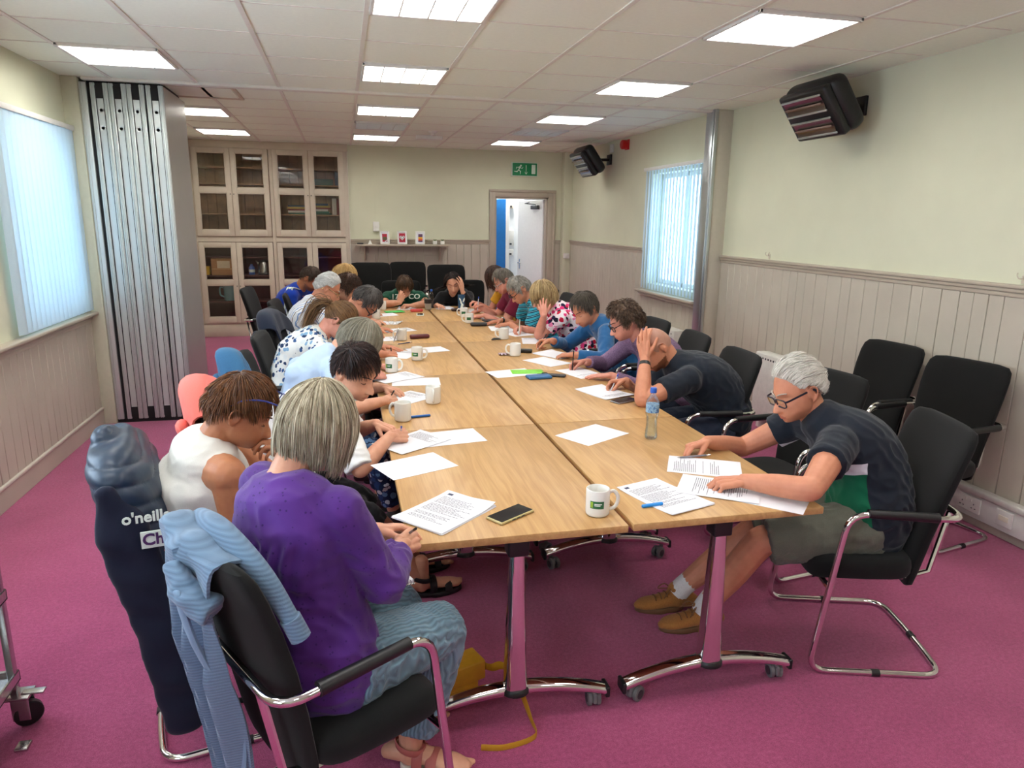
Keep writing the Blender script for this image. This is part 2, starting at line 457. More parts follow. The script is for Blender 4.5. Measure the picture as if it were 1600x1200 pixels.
skirting('baseboard_right_beyond', 'x', XF, YT + 0.16, YB, -1); skirting('baseboard_back', 'y', YB, 0.11, 2.18, -1)
# corner boxing and surface conduits
mb = MB(); mb.add(rbox(3.31, XF + 0.01, YB - 0.13, YB + 0.01, 0, HC, 0.006), M_WALL); struct('wall_corner_boxing', mb)
mb = MB(); mb.add(box(0.475, 0.495, YB - 0.016, YB, 1.62, HC), M_WALL, False); mb.add(box(2.70, 2.712, YB - 0.012, YB, 2.53, HC), M_WALL, False); struct('trim_14', mb)

# windows: frame, pane glowing with daylight, sill; also the unseen fill windows
def window(n, c, out, a0, a1, z0, z1, sill_c, sgn):
    m_sky = emit('sky_pane', (0.50, 0.76, 1.0, 1), DAY) if n < 3 else emit('fill_pane', (0.62, 0.80, 1.0, 1), FILL_DAY)  # brighter pane is for the unseen windows added to fill the room
    p = MB(); lo_, hi_ = min(out, out + 0.01), max(out, out + 0.01)
    p.add(box(lo_, hi_, a0, a1, z0, z1), m_sky, False); struct(f'window_{n}', p)
    fr = MB(); q = min(c, out) + 0.03, max(c, out) - 0.03
    for (b0, b1, y0, y1) in ((a0, a0 + 0.05, z0, z1), (a1 - 0.05, a1, z0, z1), (a0, a1, z0, z0 + 0.05), (a0, a1, z1 - 0.05, z1), ((a0 + a1) / 2 - 0.025, (a0 + a1) / 2 + 0.025, z0, z1)):
        fr.add(rbox(out - 0.0 + (0.01 if sgn > 0 else -0.06), out + (0.06 if sgn > 0 else -0.01), b0, b1, y0, y1, 0.006, 1), M_WHITE)
    struct(f'window_{n}_frame', fr)
window(3, XL, XL - 0.19, *FILL_W2, 0, 1); window(4, XL, XL - 0.19, *FILL_W3, 0, 1); window(1, XL, XL - 0.19, *LW, 0, 1); window(2, XF, XF + 0.19, *RW, 0, -1)
mb = MB(); mb.add(rbox(XL - 0.16, XL + 0.075, -2.2, YT - 0.03, 0.915, 0.94, 0.008), M_RAIL); struct('window_1_sill', mb)
mb = MB(); mb.add(rbox(XF - 0.10, XF + 0.16, 6.43, 7.86, 0.895, 0.925, 0.008), M_RAIL); mb.add(rbox(XF - 0.06, XF + 0.01, 6.43, 7.84, 0.855, 0.896, 0.008), M_RAIL); struct('window_2_sill', mb)

def mat_slat():
    t = NT('blind_fabric'); t.set(Roughness=0.8); v = t.co(); n = t.noise(v, 300, 2)
    t.col(t.ramp(n, [(0.3, rgb(214, 226, 228)), (0.7, rgb(226, 236, 238))]))
    tr = t.n('ShaderNodeBsdfTranslucent'); tr.inputs[0].default_value = (0.80, 0.92, 1.0, 1)
    mx = t.n('ShaderNodeMixShader'); mx.inputs[0].default_value = 0.46
    out = t.t.nodes['Material Output']; t.l(t.b.outputs[0], mx.inputs[1]); t.l(tr.outputs[0], mx.inputs[2]); t.l(mx.outputs[0], out.inputs[0]); return t.m
M_SLAT = mat_slat()
def blind(label, x, a0, a1, z0, z1, ang, sgn):
    r = thing('vertical_blind', label, 'blind', (x, (a0 + a1) / 2, z1), 0.0)
    L = a1 - a0; n = int(L / 0.074); s = MB()
    for i in range(n):
        y = -L / 2 + (i + 0.5) * L / n; c, sn = math.cos(ang) * 0.0445, math.sin(ang) * 0.0445 * sgn
        def fn(u, v, y=y): 
            k = (u - 0.5) * 2; b = 0.011 * (1 - k * k); return (sn * k + b * sgn, y + c * k, -0.03 - v * (z1 - z0 - 0.035))
        s.add(sheet(fn, 5, 2, 0.0006), M_SLAT)
    s.build('slats', r)
    h = MB(); h.add(rbox(-0.022, 0.022, -L / 2 - 0.02, L / 2 + 0.02, -0.03, 0.006, 0.004, 2), M_WHITE); h.build('head_rail', r)
    w = MB()
    for i in range(n - 1):
        y = -L / 2 + (i + 1) * L / n; w.add(tube([(0, y - L / n / 2, z0 - z1 + 0.004), (0.0, y + L / n / 2, z0 - z1 + 0.004)], 0.0022, 5), M_WHITE)
    w.build('bottom_chain', r)
    e = 1 if sgn < 0 else -1
    k = MB(); k.add(tube([(-0.012 * sgn, e * -L / 2, -0.02), (-0.012 * sgn, e * -L / 2, -0.95)], 0.0025, 6), M_WHITE); k.add(tube([(-0.012 * sgn, e * (-L / 2 + 0.02), -0.02), (-0.012 * sgn, e * (-L / 2 + 0.02), -0.95)], 0.0025, 6), M_WHITE); k.build('pull_cord', r)
    return r
blind('large pale blue vertical blind glowing with daylight on the left wall', XL + 0.045, 4.88, 6.19, 0.955, 2.335, 0.22, 1)
blind('vertical blind lit white in the middle on the right wall beyond the pillar', XF - 0.055, 6.42, 7.79, 0.94, 2.28, -0.26, -1)

# ceiling lights
M_LIT = emit('fluorescent_diffuser', (1.0, 0.985, 0.95, 1), PANEL)
M_UNLIT = plain('unlit_diffuser', rgb(170, 196, 205), 0.3, var=0.05)
M_LOUVRE = plain('louvre_white', rgb(236, 236, 232), 0.35, var=0.02)
def ceiling_light(x0, y0, label, lit=True, w=0.579, d=0.575):
    r = thing('ceiling_light', label, 'ceiling light', (x0, y0, HC), 0, 'square ceiling lights')
    f = MB()
    for b in ((0, 0.018, 0, d), (w - 0.018, w, 0, d), (0, w, 0, 0.018), (0, w, d - 0.018, d)): f.add(rbox(b[0], b[1], b[2], b[3], -0.02, 0.001, 0.003, 1), M_WHITE)
    f.build('frame', r)
    p = MB(); p.add(box(0.01, w - 0.01, 0.01, d - 0.01, -0.006, 0.0), M_LIT if lit else M_UNLIT, False); p.build('diffuser', r)
    l = MB()
    for i in range(1, 4):
        x = w * i / 4; l.add(box(x - 0.004, x + 0.004, 0.018, d - 0.018, -0.019, -0.007), M_LOUVRE, False)
    for i in range(1, 10):
        y = d * i / 10; l.add(box(0.018, w - 0.018, y - 0.001, y + 0.001, -0.018, -0.008), M_LOUVRE, False)
    l.build('louvre', r); return r
LX = (-1.642, 0.173, 1.988)
mid = 'square ceiling light in the middle row, '
ceiling_light(LX[1], 3.322, mid + 'closest and cut by the top of the picture')
ceiling_light(LX[1], 5.122, mid + 'just before the ceiling track')
ceiling_light(LX[1], 6.932, mid + 'first beyond the ceiling track')
ceiling_light(LX[1], 8.112, 'unlit bluish ceiling light in the middle row between two lit ones', False)
ceiling_light(LX[1], 9.292, mid + 'last before the back wall')
ceiling_light(LX[0], 5.08, 'square ceiling light by the folded partition, on the near side of the track')
ceiling_light(LX[0], 7.53, 'square ceiling light seen past the partition, half hidden by it')
ceiling_light(LX[0], 9.292, 'square ceiling light just in front of the glazed cupboards')
rt = 'square ceiling light in the row by the heaters, '
ceiling_light(LX[2], 3.322, rt + 'nearest and largest')
ceiling_light(LX[2], 5.122, rt + 'just before the ceiling track')
ceiling_light(LX[2], 6.932, rt + 'first beyond the ceiling track')
ceiling_light(LX[2], 8.112, 'unlit bluish ceiling light in the heater row between two lit ones', False)
ceiling_light(LX[2], 9.292, rt + 'last before the back wall')
for x, w_ in zip(LX, ('window side', 'middle', 'heater side')):  # unseen fixtures continuing the rows, added to light the room
    for y, q in ((1.522, 'overhead'), (-0.878, 'at the rear')): ceiling_light(x, y, f'unseen square ceiling light added {q} on the {w_} of the room')
ceiling_light(LX[0], 3.322, 'square ceiling light over the trolley side of the room')
# hatch, smoke detector, emergency fitting, strip
t_ = thing('ceiling_hatch', 'square access hatch in the ceiling beside the folded partition', 'hatch', (-1.12, 6.66, HC))
mb = MB()
for b in ((-0.33, -0.30, -0.3, 0.3), (0.30, 0.33, -0.3, 0.3), (-0.33, 0.33, -0.3, -0.27), (-0.33, 0.33, 0.27, 0.3)): mb.add(rbox(*b, -0.014, 0.001, 0.004, 1), M_CREAM)
mb.build('hatch_frame', t_); mb = MB(); mb.add(box(-0.285, 0.285, -0.255, 0.255, -0.006, 0.001), M_TILE, False); mb.build('hatch_panel', t_)
t_ = thing('smoke_detector', 'small round white smoke detector on the far ceiling', 'smoke detector', (1.09, 8.78, HC))
mb = MB(); mb.add(lathe([(0.05, 0), (0.05, -0.015), (0.045, -0.02), (0.03, -0.022), (0.028, -0.045), (0.015, -0.052), (0.001, -0.053)][::-1], 20), M_WHITE); mb.build('detector_body', t_)
mb = MB(); mb.add(rbox(0.93, 1.26, 9.16, 9.26, HC - 0.05, HC, 0.012), M_WHITE); tag(mb.build('emergency_light'), 'long white emergency light fitting on the ceiling near the back wall', 'emergency light')
mb = MB(); mb.add(rbox(1.49, 1.78, 6.36, 6.40, HC - 0.02, HC, 0.006), M_WHITE); tag(mb.build('ceiling_bracket'), 'thin white strip fixed to the ceiling along the partition track', 'bracket')
# ================================================================== FURNITURE
# ---- tables: flip-top, oak tops, chrome T legs on castors
TZ = 0.73
def make_table(label):
    """0.72 x 1.19 m, origin on the floor under its centre"""
    r = thing('meeting_table', label, 'table', (0, 0, 0), 0, 'flip top tables pushed together')
    W, L = 0.716, 1.188
    t = MB(); t.add(rbox(-W / 2, W / 2, -L / 2, L / 2, TZ - 0.026, TZ, 0.003, 2), M_WOOD); t.build('table_top', r)
    b = MB(); b.add(rbox(-0.03, 0.03, -L / 2 + 0.1, L / 2 - 0.1, TZ - 0.075, TZ - 0.026, 0.005), M_BLACKP); b.build('beam', r)
    for s in (-1, 1):
        y = s * (L / 2 - 0.075)
        c = MB(); c.add(tube([(0, y, 0.13), (0, y, TZ - 0.05)], (0.042, 0.024), 24, up=(0, 1, 0), cap='flat', sq=2.6), M_CHROME); c.build('leg_column', r)
        k = MB(); k.add(rbox(-0.036, 0.036, y - 0.032, y + 0.032, TZ - 0.10, TZ - 0.026, 0.008), M_BLACKP); k.build('leg_bracket', r)
        k = MB(); k.add(lathe([(0.001, 0), (0.052, 0), (0.051, 0.014), (0.046, 0.02), (0.001, 0.021)], 20, (0, y, 0.120)), M_BLACKP); k.build('leg_collar', r)
        xs = np.linspace(-0.335, 0.335, 17)
        f = MB(); f.add(tube([(x, y, 0.128 - 0.055 * (x / 0.335) ** 2) for x in xs], [(0.028, 0.017 + 0.004 * (1 - abs(x) / 0.335)) for x in xs], 16, up=(0, 0, 1), cap='flat', sq=2.5), M_CHROME); fo = f.build('foot', r)
        for q in (-1, 1):
            e = MB(); e.add(rbox(q * 0.335 - 0.008, q * 0.335 + 0.008, y - 0.029, y + 0.029, 0.052, 0.093, 0.005), M_BLACKP); e.build('foot_cap', r)
            a = r_cast.uniform(0, 6.28); x = q * 0.295
            cst = MB(); R = rotz(a)
            for g in (-0.016, 0.016):
                w = lathe([(0.001, -0.008), (0.02, -0.008), (0.024, -0.0085), (0.0285, -0.006), (0.0285, 0.006), (0.024, 0.0085), (0.02, 0.008), (0.001, 0.008)], 24)
                w = (np.asarray(w[0]) @ rotx(math.pi / 2).T, w[1]); w = (np.asarray(w[0]) + np.array([0.018, g, 0.0285]), w[1])
                cst.add((w[0] @ R.T + np.array([x, y, 0]), w[1]), M_GREYP)
                w2 = (np.asarray(lathe([(0.001, -0.010), (0.017, -0.010), (0.018, 0.0), (0.017, 0.010), (0.001, 0.010)], 20)[0]) @ rotx(math.pi / 2).T + np.array([0.018, g, 0.0285]), lathe([(0.001, -0.010), (0.017, -0.010), (0.018, 0.0), (0.017, 0.010), (0.001, 0.010)], 20)[1])
                cst.add((w2[0] @ R.T + np.array([x, y, 0]), w2[1]), M_DARKP)
            hb = rbox(-0.016, 0.03, -0.008, 0.008, 0.02, 0.06, 0.006); cst.add((np.asarray(hb[0]) @ R.T + np.array([x, y, 0]), hb[1]), M_GREYP)
            cst.add(tube([(x, y, 0.05), (x, y, 0.085)], 0.007, 10, cap='flat'), M_CHROME)
            cst.build('castor', r)
    return r
r_cast = np.random.default_rng(3)
TY = [1.99 + 1.194 * k for k in range(6)]
TXL, TXR = 0.517, 1.252
tnames = ['nearest', 'second nearest', 'third', 'fourth', 'farthest']
t0 = None
for k in range(5):
    for side, x in (('window', TXL), ('heater', TXR)):
        yy = (TY[k] + TY[k + 1]) / 2 + (0.004 if side == 'heater' else 0)
        lab = f'oak topped flip table, {tnames[k]} from camera, {side} side of the row'
        if t0 is None: t0 = make_table(lab); t0.location = (x, yy, 0)
        else: dup(t0, (x, yy, 0), (0 if k % 2 == 0 else math.pi), lab)

# ---- cantilever chairs
def make_chair(label, sz=1.0):
    """faces +y; origin on the floor under the seat"""
    r = thing('cantilever_chair', label, 'chair', (0, 0, 0), 0, 'black cantilever armchairs')
    xs = 0.272
    p = [(0.10, -0.247, 0.655), (xs, -0.247, 0.655), (xs, 0.165, 0.665), (xs, 0.25, 0.012), (xs, -0.255, 0.012), (0.1, -0.268, 0.012)]
    q = p + [(-x, y, z) for x, y, z in p[::-1]]
    pa = rounded_path(q, 0.075, 7); f = MB(); f.add(tube(pa, 0.0125, 10, closed=True), M_CHROME)
    f.add(tube([(-xs + 0.005, 0.207, 0.362), (xs - 0.005, 0.207, 0.362)], 0.011, 8), M_CHROME)
    f.add(tube([(-0.17, 0.215, 0.372), (-0.17, -0.12, 0.37), (-0.17, -0.20, 0.40), (-0.17, -0.242, 0.64)], 0.011, 8), M_CHROME)
    f.add(tube([(0.17, 0.215, 0.372), (0.17, -0.12, 0.37), (0.17, -0.20, 0.40), (0.17, -0.242, 0.64)], 0.011, 8), M_CHROME)
    f.build('frame', r)
    # seat: rounded cushion with a waterfall front
    lay = [(0.382, 0.90), (0.386, 0.965), (0.40, 0.995), (0.425, 1.0), (0.445, 0.985), (0.456, 0.94), (0.462, 0.84), (0.465, 0.5), (0.465, 0.1)]
    seg = 44; an = np.linspace(0, 2 * math.pi, seg, endpoint=False); V = []; F = []
    for z, k in lay:
        for t in an:
            cx = math.copysign(abs(math.cos(t)) ** 0.38, math.cos(t)) * 0.245 * k; cy = math.copysign(abs(math.sin(t)) ** 0.38, math.sin(t)) * 0.198 * k
            V.append((cx * (1 - 0.05 * (cy < 0) * abs(cy) / 0.2), cy + 0.058, z - 0.03 * max(0, (cy - 0.10) / 0.10) ** 2 - 0.006 * (1 - min(1, abs(cx) / 0.2)) * (z > 0.45)))
    n = len(lay)
    for i in range(n - 1):
        for j in range(seg): F.append((i * seg + j, i * seg + (j + 1) % seg, (i + 1) * seg + (j + 1) % seg, (i + 1) * seg + j))
    F.append(tuple(range(seg - 1, -1, -1))); F.append(tuple((n - 1) * seg + j for j in range(seg)))
    s = MB(); s.add((V, F), M_BLACK); s.build('seat', r)
    # backrest: rounded tapered pad, gently curved
    zs = np.array([0.33, 0.345, 0.40, 0.55, 0.68, 0.80, 0.89, 0.935, 0.958, 0.966]) * sz
    hw = np.array([0.165, 0.190, 0.200, 0.212, 0.226, 0.234, 0.234, 0.226, 0.205, 0.15])
    th = np.array([0.012, 0.022, 0.027, 0.03, 0.03, 0.028, 0.026, 0.024, 0.018, 0.008])
    yc = -0.145 - 0.085 * ((zs / sz - 0.36) / 0.6) - 0.06 * ((zs / sz - 0.36) / 0.6) ** 2
    b = MB(); ring = []
    seg = 28; an = np.linspace(0, 2 * math.pi, seg, endpoint=False)
    V = []; F = []
    for z, w, t, y in zip(zs, hw, th, yc):
        for a in an:
            cx = math.copysign(abs(math.cos(a)) ** 0.45, math.cos(a)); sx = math.copysign(abs(math.sin(a)) ** 0.6, math.sin(a))
            V.append((w * cx, y + t * sx + 0.02 * (w * cx / 0.22) ** 2, z))
    n = len(zs)
    for i in range(n - 1):
        for j in range(seg): F.append((i * seg + j, i * seg + (j + 1) % seg, (i + 1) * seg + (j + 1) % seg, (i + 1) * seg + j))
    F.append(tuple(range(seg - 1, -1, -1))); F.append(tuple((n - 1) * seg + j for j in range(seg)))
    b.add((V, F), M_BLACK); b.build('backrest', r)
    for sx in (-1, 1):
        a = MB(); a.add(tube([(sx * xs, -0.15, 0.660), (sx * xs, 0.10, 0.667)], (0.0185, 0.0165), 14, up=(0, 0, 1), cap='flat'), M_BLACKP); a.build('arm_pad', r)
        a = MB(); a.add(tube([(sx * xs, -0.02, 0.0125), (sx * xs, 0.01, 0.0125)], 0.0145, 12, cap='flat'), M_BLACKP); a.build('glide', r)
    a = MB(); a.add(tube([(-0.016, -0.268, 0.0125), (0.016, -0.268, 0.0125)], 0.0145, 12, cap='flat'), M_BLACKP); a.build('glide', r)
    return r
L1C, L2C, L3C, L4C, L6C = (-0.10, 1.765, 30), (-0.42, 2.41, 12), (-0.33, 3.16, 6), (-0.30, 3.98, -4), (-0.26, 5.40, -6)   # chairs that carry clothes
CH0 = None
def chair(x, y, deg, label, sz=1.0):
    """deg = heading of the sitter, measured from +x"""
    global CH0
    rz = math.radians(deg - 90)
    if CH0 is None:
        CH0 = make_chair(label); CH0.location = (x, y, 0); CH0.rotation_euler = (0, 0, rz); return CH0
    r = dup(CH0, (x, y, 0), rz, label)
    if sz != 1.0: r.scale = (sz, sz, sz)
    return r
chair(2.01, 2.27, 163, 'black cantilever chair under the white-haired man at the near table corner')
chair(3.13, 3.72, 186, 'empty black chair with chrome arms against the wall, second from the wall sockets')
chair(3.13, 3.12, 192, 'empty black chair with chrome arms against the wall, right above the wall sockets')
chair(2.16, 3.02, 188, 'empty black chair directly behind the white-haired man, pulled up to the table')
chair(2.00, 3.68, 176, 'black chair with chrome arm under the bald man in a black polo')
chair(2.06, 4.36, 175, 'black chair behind the curly-haired person in a purple shirt')
chair(2.08, 5.02, 182, 'black chair under the person in the blue fleece')
chair(2.02, 5.64, 180, 'black chair under the blonde woman in the pink floral top')
chair(1.98, 6.30, 180, 'black chair under the man in the turquoise striped polo')
chair(1.98, 6.94, 180, 'black chair under the grey-haired man in maroon')
chair(1.98, 7.55, 180, 'black chair under the dark-haired woman half hidden by the man in maroon')
chair(*L1C, 'black cantilever chair under the woman in purple, light blue cardigan over its back')
chair(*L2C, 'black chair under the woman in the white sleeveless top, navy jacket over its back')
chair(*L3C, 'black chair under the woman in the white blouse, coral top over its back')
chair(*L4C, 'black chair under the grey-bobbed woman in pale blue, blue jacket over its back')
chair(-0.28, 4.72, -4, 'black chair under the woman in the blue and white patterned dress')
chair(*L6C, 'black chair under the grey-haired man with dark glasses')
chair(-0.34, 6.02, -6, 'black chair under the white-haired man in the striped shirt')
chair(-0.36, 6.64, -6, 'black chair under the person with dark brown curls')
chair(-0.28, 7.26, -6, 'black chair under the blonde woman in pink')
chair(-0.74, 7.84, -8, 'black chair under the man in the blue tracksuit top')
chair(0.66, 8.36, -90, 'black chair under the man in the dark green t-shirt')
chair(1.42, 8.38, -97, 'black chair under the woman in black at the far table end')
chair(0.34, 9.30, -90, 'tall empty black chair, nearest to the glazed cupboards by the back wall', 1.16)
chair(0.90, 10.12, -90, 'empty black chair by the back wall behind the man in green', 1.12)
chair(1.36, 9.45, -91, 'empty black chair by the back wall behind the woman in black', 1.12)

# ---- folding partition parked on the left
M_SEAL = plain('black_seal', rgb(12, 12, 13), 0.7); M_PANEL = plain('panel_metal', rgb(206, 212, 211), 0.42, 0.5, var=0.03, scale=4)
pr = thing('folding_partition', 'stack of folded tall aluminium partition panels parked beside the left wall', 'partition', (-1.59, 6.6, 0))
def ppanel(x0, w, y0, y1, first=False):
    p = MB(); zb, zt = 0.03, 2.665
    g = 0.035
    p.add(rbox(x0, x0 + g, y0, y1, zb, zt, 0.004, 2), M_PANEL); p.add(rbox(x0 + w - g, x0 + w, y0, y1, zb, zt, 0.004, 2), M_PANEL)
    p.add(box(x0 + g - 0.001, x0 + w - g + 0.001, y0 + 0.012, y1 - 0.01, zb + 0.02, zt - 0.02), M_PANEL, False)
    for xx in (x0 + 0.010, x0 + 0.024, x0 + w - 0.024, x0 + w - 0.010): p.add(rbox(xx - 0.0035, xx + 0.0035, y0 - 0.006, y0 + 0.004, zb, zt, 0.002, 1), M_PANEL)
    o = p.build('panel', pr, None)
    b = MB()
    for xx in (x0 + g - 0.001, x0 + w - g + 0.001): b.add(box(xx - 0.0035, xx + 0.0035, y0 + 0.001, y0 + 0.02, zb + 0.02, zt - 0.02), M_SEAL, False)
    b.build('seam', o)
    for z0, z1 in ((zt - 0.11, zt - 0.002), (zb, zb + 0.10)):
        b = MB(); b.add(box(x0 + g + 0.001, x0 + w - g - 0.001, y0 + 0.004, y0 + 0.03, z0, z1), M_SEAL, False); b.build('seal', o)
    for z in (2.47, 2.34):
        b = MB(); d = lathe([(0.001, 0), (0.02, 0), (0.02, 0.003), (0.012, 0.001), (0.001, 0.001)], 18); d = (np.asarray(d[0]) @ rotx(math.pi / 2).T + np.array([x0 + w / 2, y0 + 0.013, z]), d[1]); b.add(d, M_PANEL); b.build('plug', o)
Y0, Y1 = -0.34, 0.36
x = -0.298
jb = MB(); jb.add(rbox(x, x + 0.05, Y0, Y1, 0.03, 2.665, 0.003, 2), M_PANEL); jb.add(rbox(x + 0.012, x + 0.02, Y0 - 0.008, Y0 + 0.01, 0.03, 2.665, 0.002, 1), M_PANEL); jb.build('panel', pr)
sl = MB(); sl.add(box(x + 0.05, x + 0.075, Y0 + 0.02, Y1, 0.03, 2.66), M_SEAL, False); sl.build('seal', pr)
x += 0.075
for k in range(4):
    ppanel(x, 0.122, Y0, Y1); x += 0.122
    if k == 2:
        sl = MB(); sl.add(box(x, x + 0.013, Y0 + 0.02, Y1, 0.03, 2.66), M_SEAL, False); sl.build('seal', pr); x += 0.013
    elif k < 3:
        sl = MB(); sl.add(box(x, x + 0.004, Y0 + 0.015, Y1, 0.03, 2.66), M_SEAL, False); sl.build('seal', pr); x += 0.004
fc = MB(); fc.add(rbox(x, x + 0.006, Y0 + 0.004, Y1 + 0.08, 0.03, 2.66, 0.002, 1), plain('partition_face', rgb(176, 174, 170), 0.35, 0.25, var=0.03, scale=4)); fc.build('face_panel', pr)
bt = MB(); bt.add(box(-0.30, x, Y0 + 0.01, Y1, 0.0, 0.03), M_SEAL, False); bt.add(box(-0.25, x - 0.02, Y0 + 0.03, Y1, 2.66, 2.70), M_SEAL, False); bt.build('track_seal', pr)

# ---- built-in glazed cupboards on the back wall
M_PINE = plain('old_pine', rgb(170, 132, 94), 0.6, var=0.22, scale=9)
M_OXBLOOD = plain('oxblood_shelf', rgb(104, 62, 56), 0.6, var=0.15, scale=6)
def glass(name, c=(0.9, 0.95, 0.95, 1), rough=0.03, alpha=0.14):
    if name in MC: return MC[name]
    t = NT(name); gl = t.n('ShaderNodeBsdfGlossy'); gl.inputs['Roughness'].default_value = rough; tr = t.n('ShaderNodeBsdfTransparent'); tr.inputs[0].default_value = c
    fr = t.n('ShaderNodeLayerWeight'); fr.inputs[0].default_value = 0.35; mx = t.n('ShaderNodeMixShader')
    t.l(t.math('MULTIPLY_ADD', fr.outputs['Fresnel'], 0.45, alpha * 0.15), mx.inputs[0]); t.l(tr.outputs[0], mx.inputs[1]); t.l(gl.outputs[0], mx.inputs[2]); t.l(mx.outputs[0], t.t.nodes['Material Output'].inputs[0]); MC[name] = t.m; return t.m
M_GLASS = glass('cupboard_glass', (0.95, 0.94, 0.92, 1))
CX0, CX1, CF, CBK = -1.99, 0.10, 10.72, 11.14
cb = thing('glazed_cupboard', 'floor to ceiling built-in cream cupboard with sixteen glazed panes on the back wall', 'cupboard', ((CX0 + CX1) / 2, CF, 0))
ox, oy = (CX0 + CX1) / 2, CF
def L(b): return (b[0] - ox, b[1] - ox, b[2] - oy, b[3] - oy, b[4], b[5])
f = MB()
for b in ((CX0, CX0 + 0.03, CF, CF + 0.05, 0.18, HC - 0.09), (CX1 - 0.06, CX1, CF, CF + 0.05, 0.18, HC - 0.09), (-0.965, -0.915, CF, CF + 0.05, 0.18, HC - 0.09), (CX0 + 0.002, CX1 - 0.002, CF + 0.002, CF + 0.048, 1.34, 1.415), (CX0 + 0.002, CX1 - 0.002, CF + 0.002, CF + 0.048, 0.16, 0.20)): f.add(rbox(*L(b), 0.004, 1), M_CREAM)
f.add(rbox(*L((CX0, CX1 + 0.012, CF - 0.012, CF + 0.06, HC - 0.10, HC)), 0.008, 2), M_CREAM); f.add(rbox(*L((CX0, CX1, CF - 0.006, CF + 0.06, 0.0, 0.17)), 0.006, 2), M_CREAM)
f.add(rbox(*L((CX1 - 0.012, CX1 + 0.008, CF - 0.004, YB + 0.1, 0.0, HC)), 0.003, 1), M_CREAM)
f.build('face_frame', cb)
k = MB(); k.add(box(*L((CX0, CX1, CBK, CBK + 0.012, 0.17, 1.37))), M_OXBLOOD, False)
xx = CX0
while xx < CX1: k.add(rbox(*L((xx + 0.002, min(CX1, xx + 0.125), CBK - 0.012, CBK + 0.012, 1.37, HC)), 0.004, 1), M_PINE, False); xx += 0.127
k.build('back_panel', cb)
k = MB(); k.add(box(*L((CX0 - 0.0, CX0 + 0.01, CF + 0.05, CBK, 0.17, HC))), M_PINE, False); k.add(box(*L((CX1 - 0.02, CX1 - 0.005, CF + 0.05, CBK, 0.17, HC))), M_PINE, False); k.add(box(*L((-0.95, -0.93, CF + 0.05, CBK, 0.17, HC))), M_PINE, False); k.build('side_panels', cb)
SHU = (1.73, 2.14, 2.36); SHL = (0.50, 0.87, 1.13)
for z in SHU:
    k = MB(); k.add(rbox(*L((CX0 + 0.01, CX1 - 0.02, CF + 0.07, CBK - 0.01, z - 0.018, z)), 0.003, 1), M_PINE); k.build('shelf', cb)
for z in SHL:
    k = MB(); k.add(rbox(*L((CX0 + 0.01, CX1 - 0.02, CF + 0.07, CBK - 0.01, z - 0.018, z)), 0.003, 1), M_OXBLOOD); k.build('shelf', cb)
k = MB(); k.add(box(*L((CX0 + 0.01, CX1 - 0.02, CF + 0.05, CBK - 0.01, 1.375, 1.40))), M_PINE, False); k.add(box(*L((CX0 + 0.01, CX1 - 0.02, CF + 0.05, CBK - 0.01, 0.18, 0.20))), M_OXBLOOD, False); k.build('cupboard_floor', cb)
def gdoor(x0, x1, z0, z1, mid):
    d = MB(); s = 0.062; y0, y1 = CF - 0.024, CF - 0.001
    for b in ((x0, x0 + s, z0, z1), (x1 - s, x1, z0, z1), (x0 + s - 0.006, x1 - s + 0.006, z0 + 0.0005, z0 + s + 0.02), (x0 + s - 0.006, x1 - s + 0.006, z1 - s, z1 - 0.0005), (x0 + s - 0.006, x1 - s + 0.006, mid - 0.035, mid + 0.035)): q = 0.0012 if b[0] != x0 and b[1] != x1 else 0.0; d.add(rbox(*L((b[0], b[1], y0 + q, y1 - q, b[2], b[3])), 0.003, 2), M_CREAM)
    for (a, c) in ((z0 + s + 0.02, mid - 0.035), (mid + 0.035, z1 - s)):
        for b in ((x0 + s - 0.002, x0 + s + 0.012, a, c), (x1 - s - 0.012, x1 - s + 0.002, a, c), (x0 + s, x1 - s, a, a + 0.012), (x0 + s, x1 - s, c - 0.012, c)): d.add(rbox(*L((b[0], b[1], y0 + 0.006, y1, b[2], b[3])), 0.003, 1), M_CREAM)
    o = d.build('door', cb)
    for (a, c) in ((z0 + s + 0.02, mid - 0.035), (mid + 0.035, z1 - s)):
        g = MB(); g.add(box(*L((x0 + s, x1 - s, y0 + 0.012, y0 + 0.015, a, c))), M_GLASS, False); g.build('pane', o)
    h = MB(); h.add(ell((x1 - 0.02 - ox if x0 < -1.6 or -0.95 < x0 < -0.6 else x0 + 0.02 - ox, y0 - 0.008 - oy, mid - 0.05), (0.007, 0.008, 0.007)), M_DARKP); h.build('knob', o)
xsd = [(-1.955, -1.465), (-1.46, -0.97), (-0.912, -0.433), (-0.428, 0.045)]
for a, b in xsd: gdoor(a, b, 1.42, 2.60, 2.04); gdoor(a, b, 0.20, 1.335, 0.775)

# ---- shelf with brackets below the rail
sh = thing('wall_shelf', 'long narrow painted shelf on two brackets on the back wall', 'shelf', (0.86, YB, 1.30))
k = MB(); k.add(rbox(-0.68, 0.68, -0.24, -0.04, 0.0, 0.022, 0.005, 2), M_RAIL); k.build('shelf_board', sh)
for x in (-0.55, 0.55):
    k = MB(); k.add(rbox(x - 0.015, x + 0.015, -0.055, -0.02, -0.24, 0.0, 0.004, 1), M_RAIL); k.add(tube([(x, -0.05, -0.2), (x, -0.12, -0.12), (x, -0.2, -0.02)], 0.011, 8), M_RAIL); k.build('bracket', sh)
k = MB(); k.add(rbox(0.2, 0.46, YB - 0.022, YB - 0.012, 0.85, 1.18, 0.004, 1), M_BOARD); k.add(rbox(1.18, 1.5, YB - 0.022, YB - 0.012, 0.7, 1.16, 0.004, 1), M_BOARD); struct('trim_15', k)

